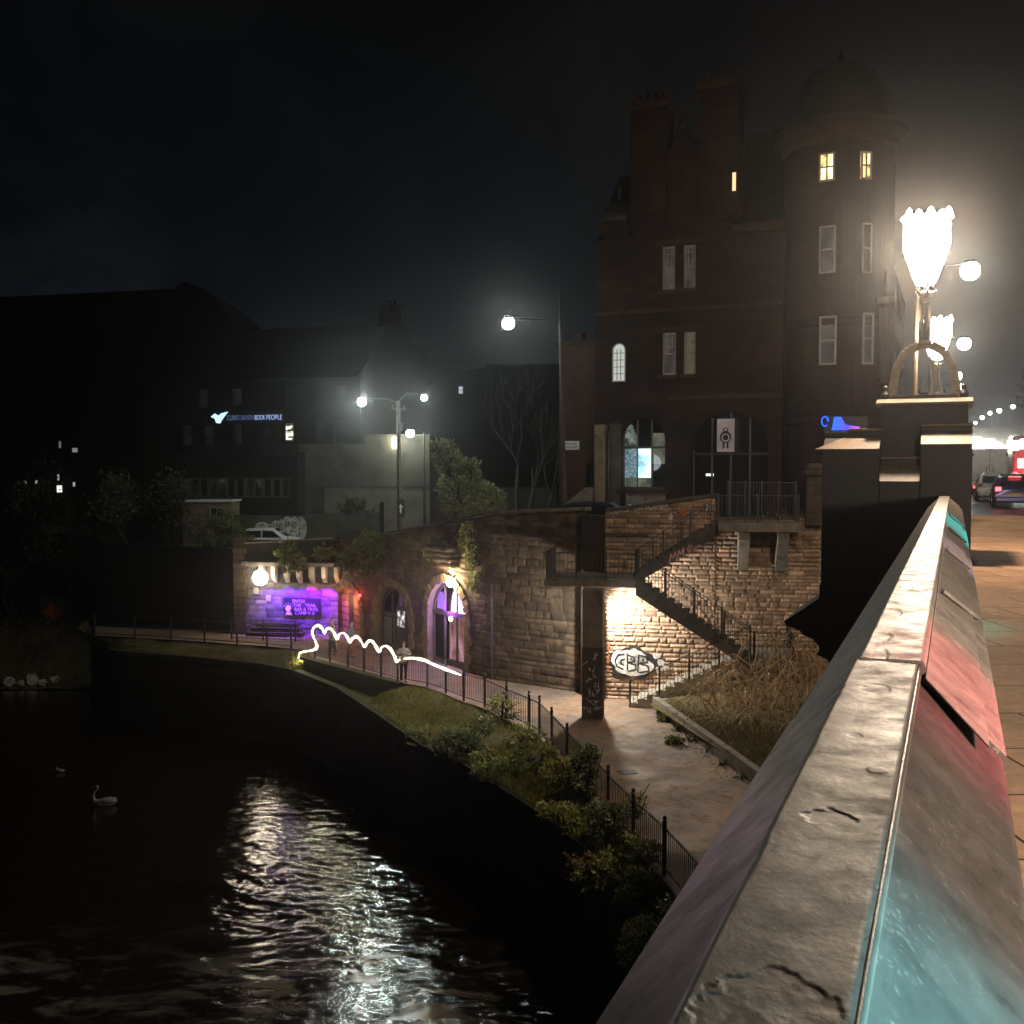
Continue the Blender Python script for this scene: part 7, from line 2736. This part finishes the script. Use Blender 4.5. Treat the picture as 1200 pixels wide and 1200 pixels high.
def person(label, loc, rot, arms, jacket, trousers, hair, stride=.1, group=None):
    """standing figure facing local -Y; arms: for each side (elbow, wrist) positions"""
    t = thing('person', label, 'person', loc, group)
    t.rotation_euler = (0, 0, rot)
    S = []
    E = []
    def v(x, y, z, r_):
        S.append((x, y, z, r_))
        return len(S) - 1
    def e(a, c):
        E.append((a, c))
    pel = v(0, 0, .93, (.14, .1))
    sp1 = v(0, .01, 1.12, (.125, .09))
    ch = v(0, .02, 1.33, (.15, .105))
    nk = v(0, .01, 1.49, .055)
    hd0 = v(0, -.005, 1.56, .065)
    hd1 = v(0, -.015, 1.64, (.08, .095))
    hd2 = v(0, -.01, 1.73, .07)
    nose = v(0, -.115, 1.635, .014)
    for a, c in ((pel, sp1), (sp1, ch), (ch, nk), (nk, hd0), (hd0, hd1), (hd1, hd2), (hd1, nose)):
        e(a, c)
    roots = [pel]
    wr = []
    for sd_ in (-1, 1):
        sh_ = v(sd_ * .18, .02, 1.42, .055)
        e(ch, sh_)
        (ex_, ey, ez), (wx, wy, wz) = arms[0 if sd_ < 0 else 1]
        el_ = v(ex_, ey, ez, .042)
        w1 = v(wx, wy, wz, .029)
        e(sh_, el_)
        e(el_, w1)
        d_ = (Vector((wx, wy, wz)) - Vector((ex_, ey, ez))).normalized()
        pm = Vector((wx, wy, wz)) + d_ * .07
        pv = v(*pm, (.036, .02))
        e(w1, pv)
        side = d_.cross(Vector((0, 0, 1)) if abs(d_.z) < .9 else Vector((0, 1, 0))).normalized()
        up_ = side.cross(d_)
        for f_, (off, ln_) in enumerate(((-.03, .07), (-.01, .085), (.011, .08), (.03, .062))):
            k0 = pm + side * off + d_ * .02
            a0_ = v(*k0, .009)
            a1_ = v(*(k0 + d_ * ln_ * .6), .0085)
            a2_ = v(*(k0 + d_ * ln_ * .95 - up_ * .02), .007)
            e(a0_, a1_)
            e(a1_, a2_)
            roots.append(a0_)
        t0 = pm - d_ * .03 + side * .03
        a0_ = v(*t0, .011)
        a1_ = v(*(t0 + side * .035 + d_ * .03), .0095)
        a2_ = v(*(t0 + side * .04 + d_ * .06), .008)
        e(a0_, a1_)
        e(a1_, a2_)
        roots.append(a0_)
        wr.append((sh_, el_, w1))
        hp = v(sd_ * .1, 0, .88, .09)
        kn = v(sd_ * .105, -.02 + sd_ * stride * .5, .48, .058)
        an_ = v(sd_ * .11, .03 + sd_ * stride, .09, .04)
        ft = v(sd_ * .12, -.12 + sd_ * stride, .045, .035)
        e(pel, hp)
        e(hp, kn)
        e(kn, an_)
        e(an_, ft)
    body = skin('body', S, E, 'skin', t, 1, roots)
    # clothing follows the same bones, a little fuller
    P_ = lambda i, k: (*S[i][:3], k)
    jp = [P_(pel, (.175, .13)), P_(sp1, (.17, .125)), P_(ch, (.19, .14)), (0, .012, 1.47, .075)]
    je = [(0, 1), (1, 2), (2, 3)]
    for (sh_, el_, w1) in wr:
        n0 = len(jp)
        jp += [P_(sh_, .078), P_(el_, .062), P_(w1, .048)]
        je += [(2, n0), (n0, n0 + 1), (n0 + 1, n0 + 2)]
    skin('jacket', jp, je, jacket, t, 1, 0)
    tp_ = [(0, 0, .92, (.16, .12))]
    te = []
    for sd_ in (-1, 1):
        n0 = len(tp_)
        tp_ += [(sd_ * .1, 0, .85, .105), (sd_ * .105, -.02 + sd_ * stride * .5, .48, .074), (sd_ * .11, .03 + sd_ * stride, .1, .06)]
        te += [(0, n0), (n0, n0 + 1), (n0 + 1, n0 + 2)]
    skin('trousers', tp_, te, trousers, t, 1, 0)
    for sd_ in (-1, 1):
        skin('shoe', [(sd_ * .11, .05 + sd_ * stride, .055, .05), (sd_ * .115, -.05 + sd_ * stride, .05, .048), (sd_ * .12, -.15 + sd_ * stride, .04, .036)], [(0, 1), (1, 2)], 'shoe', t, 1, 0)
    skin('hair', [(0, .035, 1.62, .075), (0, .03, 1.70, .092), (0, -.01, 1.765, .07)], [(0, 1), (1, 2)], hair, t, 1, 0)
    for sd_ in (-1, 1):
        bb = MB()
        bb.ball(Vector((0, 0, 0)), .011, 8, 6)
        me = bpy.data.meshes.new('eye')
        me.from_pydata([Vector(p) for p in bb.v], [], bb.f)
        me.materials.append(M['sign_black'])
        eo = bpy.data.objects.new('eye', me)
        COL.objects.link(eo)
        eo.parent = t
        eo.location = (sd_ * .032, -.098, 1.66)
    return t


g = G(469.5, 801.5, ZP)
person('person in a pale grey jacket leaning over the railing inside the rope light, dark trousers', (g.x + .1, g.y + .25, ZP), R(20),
       (((-.27, -.1, 1.2), (-.1, -.3, 1.3)), ((.27, -.1, 1.2), (.08, -.3, 1.3))), 'jacket_grey', 'trousers_dark', 'hair_brown', .08)
g = P(390, 772, 49.8)
person('fair haired person in a tan coat behind the first loop of the rope light', (g.x, 49.8, ZP), R(-60),
       (((-.25, -.02, 1.16), (-.2, -.24, 1.18)), ((.25, .0, 1.15), (.24, -.05, .9))), 'jacket_tan', 'trousers_dark', 'hair_fair', .1)
g = P(412, 772, 49.2)
person('dark haired person in a blue grey top and reddish trousers facing the fair haired one', (g.x, 49.2, ZP), R(75),
       (((-.25, -.02, 1.16), (-.22, -.25, 1.12)), ((.25, .02, 1.15), (.25, -.06, .9))), 'jacket_blue', 'trousers_red', 'hair_brown', .1)

g = G(121, 944, ZW)
t = thing('swan', 'grey white swan floating alone on the dark river', 'swan', (g.x, g.y, ZW))
t.rotation_euler = (0, 0, R(8))
skin('body', [(.55, 0, .16, .05), (.38, 0, .14, .13), (.1, 0, .12, .19), (-.18, 0, .12, .17), (-.33, 0, .2, .09), (-.38, 0, .38, .052), (-.34, 0, .54, .042), (-.24, 0, .66, .038), (-.18, 0, .74, .038), (-.22, 0, .79, .046), (-.28, 0, .775, .042)],
     [(i, i + 1) for i in range(10)], 'swan_white', t, 2, 2)
skin('beak', [(-.30, 0, .77, .026), (-.40, 0, .735, .012)], [(0, 1)], 'beak', t, 1, 0)
skin('wing', [(.5, .1, .2, .05), (.25, .14, .22, .1), (-.05, .14, .2, .09)], [(0, 1), (1, 2)], 'swan_white', t, 1, 1)
skin('wing', [(.5, -.1, .2, .05), (.25, -.14, .22, .1), (-.05, -.14, .2, .09)], [(0, 1), (1, 2)], 'swan_white', t, 1, 1)
g = G(70, 905, ZW)
t = thing('gull', 'tiny pale water bird floating beyond the swan', 'water bird', (g.x, g.y, ZW))
skin('body', [(.22, 0, .08, .03), (.05, 0, .07, .09), (-.1, 0, .1, .07), (-.16, 0, .2, .045), (-.2, 0, .22, .03)], [(0, 1), (1, 2), (2, 3), (3, 4)], 'swan_white', t, 1, 1)

# ------------------------------------------------------------------ vehicles
def car(name, label, loc, heading, paint, tail=False, kind='hatch', group=None, lights=True):
    """local x forward; body lofted through cross-sections, glass, wheels and lamps as parts"""
    t = thing(name, label, 'car', loc, group)
    F = Vector(heading).normalized()
    Lf = Vector((-F.y, F.x, 0))
    o_ = Vector(loc)
    tp = lambda x, y, z: o_ + F * x + Lf * y + ZV * z
    st = [(-2.08, .42, .62, .80, .74, .80), (-2.0, .30, .86, .84, .78, .95), (-1.72, .24, .9, .86, .66, 1.36), (-1.3, .22, .9, .88, .62, 1.47), (-.4, .2, .88, .89, .6, 1.52), (.25, .2, .86, .89, .6, 1.48), (.62, .2, .88, .88, .62, 1.28), (1.05, .22, .88, .87, .72, .98), (1.6, .24, .8, .84, .72, .88), (1.95, .3, .66, .76, .66, .74), (2.08, .4, .55, .66, .6, .62)]
    b = MB()
    vs, fs = [], []
    for (x, zb, zm, w_, wr_, zr) in st:
        ring = [(-w_ * .9, zb), (-w_, (zb + zm) / 2), (-w_ * .985, zm), (-wr_ - .02, zr - .06), (-wr_ * .8, zr), (0, zr + .02), (wr_ * .8, zr), (wr_ + .02, zr - .06), (w_ * .985, zm), (w_, (zb + zm) / 2), (w_ * .9, zb)]
        vs += [tp(x, y, z) for y, z in ring]
    k = 11
    for i in range(len(st) - 1):
        for j in range(k - 1):
            fs.append((i * k + j, i * k + j + 1, (i + 1) * k + j + 1, (i + 1) * k + j))
        fs.append((i * k + k - 1, i * k, (i + 1) * k, (i + 1) * k + k - 1))
    fs.append(tuple(range(k)))
    fs.append(tuple((len(st) - 1) * k + j for j in range(k))[::-1])
    b.add(vs, fs)
    body = b.build('body', paint, t, smooth=True)
    ev = body.modifiers.new('e', 'EDGE_SPLIT')
    ev.split_angle = R(40)
    off = .012
    def glass(pts, nm):
        bb = MB()
        bb.add([tp(*p) for p in pts], [tuple(range(len(pts)))])
        bb.build(nm, 'glass_dark', t, fixn=False)
    glass([(-2.0 - off, -.6, .97), (-2.0 - off, .6, .97), (-1.74 - off, .52, 1.34), (-1.74 - off, -.52, 1.34)], 'rear_window')
    glass([(1.03 + off, -.62, 1.02), (1.03 + off, .62, 1.02), (.3 + off, .52, 1.47 + off), (.3 + off, -.52, 1.47 + off)], 'windscreen')
    for s in (-1, 1):
        glass([(-1.6, s * (.80 + off), 1.0), (-.45, s * (.84 + off), .97), (-.45, s * (.67 + off), 1.38), (-1.3, s * (.68 + off), 1.36)], 'side_window')
        glass([(-.38, s * (.84 + off), .97), (.72, s * (.84 + off), .98), (.22, s * (.67 + off), 1.36), (-.38, s * (.67 + off), 1.38)], 'side_window')
        MB().box(tp(.75, s * .98, .98), (.12, .2, .13), F, Lf, ZV).build('mirror', paint, t, bevel=.02)
        for x in (-1.32, 1.3):
            b = MB()
            b.lathe([(0, -.1), (.24, -.1), (.31, -.07), (.31, .07), (.24, .1), (0, .1)], tp(x, s * .8, .31), 20, axis=(F, ZV, Lf))
            wl_ = b.build('wheel', 'tyre', t)
            b = MB()
            for q in range(5):
                a = 2 * PI * q / 5
                b.box(tp(x + .1 * math.cos(a), s * .905, .31 + .1 * math.sin(a)), (.2, .03, .06), F * math.cos(a) + ZV * math.sin(a), Lf, None or (F * -math.sin(a) + ZV * math.cos(a)))
            b.lathe([(.19, -.01), (.22, -.01), (.22, .02), (.19, .02)], tp(x, s * .9, .31), 18, axis=(F, ZV, Lf))
            b.build('rim', 'rim', wl_)
        MB().box(tp(-2.03, s * .66, .84), (.1, .24, .2), F, Lf, ZV).build('tail_lamp', 'tail_red' if tail else 'bus_red', t, bevel=.02)
        MB().box(tp(1.93, s * .58, .66), (.2, .28, .13), F, Lf, ZV).build('headlight', 'sign_white', t, bevel=.02)
    if tail:
        MB().box(tp(-1.83, 0, 1.4), (.08, .5, .04), F, Lf, ZV).build('brake_lamp', 'tail_red', t)
    MB().box(tp(-2.095, 0, .62), (.03, .52, .115), F, Lf, ZV).build('number_plate', 'plate_yellow', t)
    MB().box(tp(-2.03, 0, .4), (.16, 1.5, .2), F, Lf, ZV).build('bumper', paint, t, bevel=.03)
    return t


q = P(1186, 592, 47.2)
car('parked_car', 'purple blue hatchback seen from behind with glowing brake lights', (q.x, q.y, -.13), D, 'car_purple', True)
q = P(1163, 588, 56)
car('parked_car', 'small white hatchback waiting ahead of the purple car', (q.x, q.y, -.13), D, 'car_white', False)
q = P(318, 640, 61.5)
car('parked_car', 'white car parked behind the wall above the purple lit wall', (q.x, 61.5, zst(-14.5)), (1, .04, 0), 'car_white', False)
q = P(709, 596, 43.4)
car('parked_car', 'dark car half hidden behind the graffitied parapet', (q.x, 43.6, -1.28), (1, -.3, 0), 'car_dark', False)
# white box truck
q = P(1158, 578, 68)
t = thing('box_truck', 'white box truck stopped ahead of the white hatchback', 'truck', (q.x, q.y, -.13))
o_ = Vector((q.x, q.y, -.13))
tp = lambda x, y, z: o_ + D * x - N * y + ZV * z
MB().box(tp(0, 0, 1.75), (4.2, 2.1, 2.5), D, -N, ZV).build('box', 'car_white', t, bevel=.04)
MB().box(tp(2.9, 0, 1.35), (1.5, 1.95, 1.7), D, -N, ZV).build('cab', 'car_white', t, bevel=.15)
b = MB()
b.box(tp(-2.11, 0, 1.75), (.02, .03, 2.3), D, -N, ZV)
for s in (-1, 1):
    b.box(tp(-2.13, s * .2, 1.4), (.03, .05, .9), D, -N, ZV)
    for z in (.9, 2.6):
        b.box(tp(-2.12, s * .98, z), (.04, .1, .16), D, -N, ZV)
b.build('door_bar', 'iron', t)
MB().box(tp(0, 0, .45), (4.3, 1.9, .15), D, -N, ZV).build('chassis', 'iron', t)
for s in (-1, 1):
    for x in (-1.3, 2.8):
        MB().lathe([(0, -.13), (.28, -.13), (.36, -.09), (.36, .09), (.28, .13), (0, .13)], tp(x, s * .88, .36), 18, axis=(D, ZV, -N)).build('wheel', 'tyre', t)
    MB().box(tp(-2.17, s * .85, .5), (.06, .16, .12), D, -N, ZV).build('tail_lamp', 'tail_red', t)
# red bus
q = P(1201, 574, 88)
t = thing('red_bus', 'red bus with brightly lit windows and tail lights in the traffic', 'bus', (q.x, q.y, -.13))
o_ = Vector((q.x, q.y, -.13))
MB().box(tp(0, 0, 2.3), (9.5, 2.5, 4.1), D, -N, ZV).build('body', 'bus_red', t, bevel=.2)
glow('bus_inside', (1, .93, .85), 7)
b = MB()
for k in range(5):
    b.box(tp(-4.77, -1.0 + .5 * k, 3.55 + .12 * (k % 2)), (.03, .42, .8), D, -N, ZV)
b.build('upper_window', 'bus_inside', t)
MB().box(tp(-4.77, 0, 2.1), (.03, 1.7, .8), D, -N, ZV).build('rear_window', lit_room('bus_lower', (1, .3, .35), (1, .85, .8), 5, 1.2, 1.2, .3, (.35, .65)), t)
for s in (-1, 1):
    MB().box(tp(-4.78, s * 1.0, 1.15), (.04, .28, .5), D, -N, ZV).build('tail_lamp', 'tail_red', t)
    MB().box(tp(0, s * 1.26, 3.5), (8.4, .02, .8), D, -N, ZV).build('side_window', 'bus_inside', t)
    for x in (-2.8, 3):
        MB().lathe([(0, -.15), (.36, -.15), (.46, -.1), (.46, .1), (.36, .15), (0, .15)], tp(x, s * 1.08, .46), 18, axis=(D, ZV, -N)).build('wheel', 'tyre', t)
MB().box(tp(-4.8, 0, 1.35), (.05, .9, .35), D, -N, ZV).build('number_plate', 'plate_yellow', t)
point('tail_glow', tp(-5.6, 0, 1.4), 320, (1, .07, .1), .3, t)
point('headlamp_glow', P(1150, 535, 75), 260, (1, .97, .92), .3, sp_)
# tree by the road end, tinted by an assumed, unseen green lamp
tree('roadside_tree', 'dark roadside tree catching teal light beyond the lamp row', (P(1203, 560, 78).x, 78, -.1), 9, .2, 51, 'leaf_green', 2600, .3, clump=1.1)
point('assumed_green_light', P(1196, 520, 74), 70, (.1, 1, .75), .2)
# fallen leaves on the pavement
r = np.random.default_rng(4)
co, fc = [], []
for k in range(150):
    p = ST(r.uniform(3, 24), r.uniform(.25, 2.2), .012)
    a, s_ = r.uniform(0, 6.28), r.uniform(.015, .035)
    u, v = Vector((math.cos(a), math.sin(a), .1)) * s_, Vector((-math.sin(a), math.cos(a), .15)) * s_ * .6
    k_ = len(co)
    co += [tuple(p - u), tuple(p + v), tuple(p + u), tuple(p - v)]
    fc.append((k_, k_ + 1, k_ + 2, k_ + 3))
np_mesh('fallen_leaves', np.array(co), np.array(fc), 'leaf_dead', kind='stuff', label='fallen leaves scattered over the bridge pavement', cat='leaves', tint=r.random(len(co)))

co, fc = [], []
for k in range(420):
    if k % 2:
        q = BED[0].lerp(BED[1], r.uniform(-.2, 1.4)) + Vector((-abs(r.normal(0, .45)) - .1, -abs(r.normal(0, .4)) - .1, 0))
    else:
        q = Vector((r.uniform(-2, 6.5), r.uniform(26, 42.5), 0))
        if q.x < np.interp(q.y, [20, 35, 40, 43], [3.9, 1.1, -1.7, -3.6]):
            continue
    p = Vector((q.x, q.y, ZP + .012))
    a, s_ = r.uniform(0, 6.28), r.uniform(.025, .06)
    u, v = Vector((math.cos(a), math.sin(a), .1)) * s_, Vector((-math.sin(a), math.cos(a), .15)) * s_ * .6
    k_ = len(co)
    co += [tuple(p - u), tuple(p + v), tuple(p + u), tuple(p - v)]
    fc.append((k_, k_ + 1, k_ + 2, k_ + 3))
np_mesh('fallen_leaves', np.array(co), np.array(fc), 'leaf_dead', kind='stuff', label='fallen leaves littering the riverside path below the stairs', cat='leaves', tint=r.random(len(co)) * .6)
g = G(735, 905, ZP)
dc = thing('drain_cover', 'small dark iron drain cover set in the riverside path', 'drain cover', (g.x, g.y, ZP))
b = MB().box((g.x, g.y, ZP + .008), (.5, .42, .02), Vector((1, .3, 0)))
for k in range(6):
    b.box((g.x - .2 + .08 * k, g.y - .06 + .024 * k, ZP + .021), (.03, .34, .012), Vector((1, .3, 0)))
b.build('grate', 'iron_rust', dc)

# ------------------------------------------------------------------ moonless town light: one faint sun far below daylight
l = bpy.data.lights.new('sun', 'SUN')
l.energy = .004
l.angle = R(10)
l.color = (.8, .88, 1)
o_ = bpy.data.objects.new('sun', l)
COL.objects.link(o_)
o_.rotation_euler = (R(40), 0, R(200))

# ------------------------------------------------------------------ camera and render settings
cam = bpy.data.cameras.new('camera')
cam.sensor_width = 36
cam.lens = 36
cam.clip_start = .05
cam.clip_end = 3000
co_ = bpy.data.objects.new('camera', cam)
COL.objects.link(co_)
co_.location = (0, 0, EYE)
co_.rotation_euler = (PI / 2 - TILT, 0, 0)
scene.camera = co_
scene.view_settings.view_transform = 'Standard'
scene.view_settings.look = 'None'
scene.view_settings.exposure = 0
scene.view_settings.gamma = 1
scene.render.engine = 'CYCLES'
cy = scene.cycles
cy.use_denoising = True
cy.use_light_tree = True
cy.max_bounces = 6
cy.diffuse_bounces = 3
cy.glossy_bounces = 3
cy.transparent_max_bounces = 8
cy.volume_bounces = 0
cy.sample_clamp_indirect = 4
cy.caustics_reflective = False
cy.caustics_refractive = False
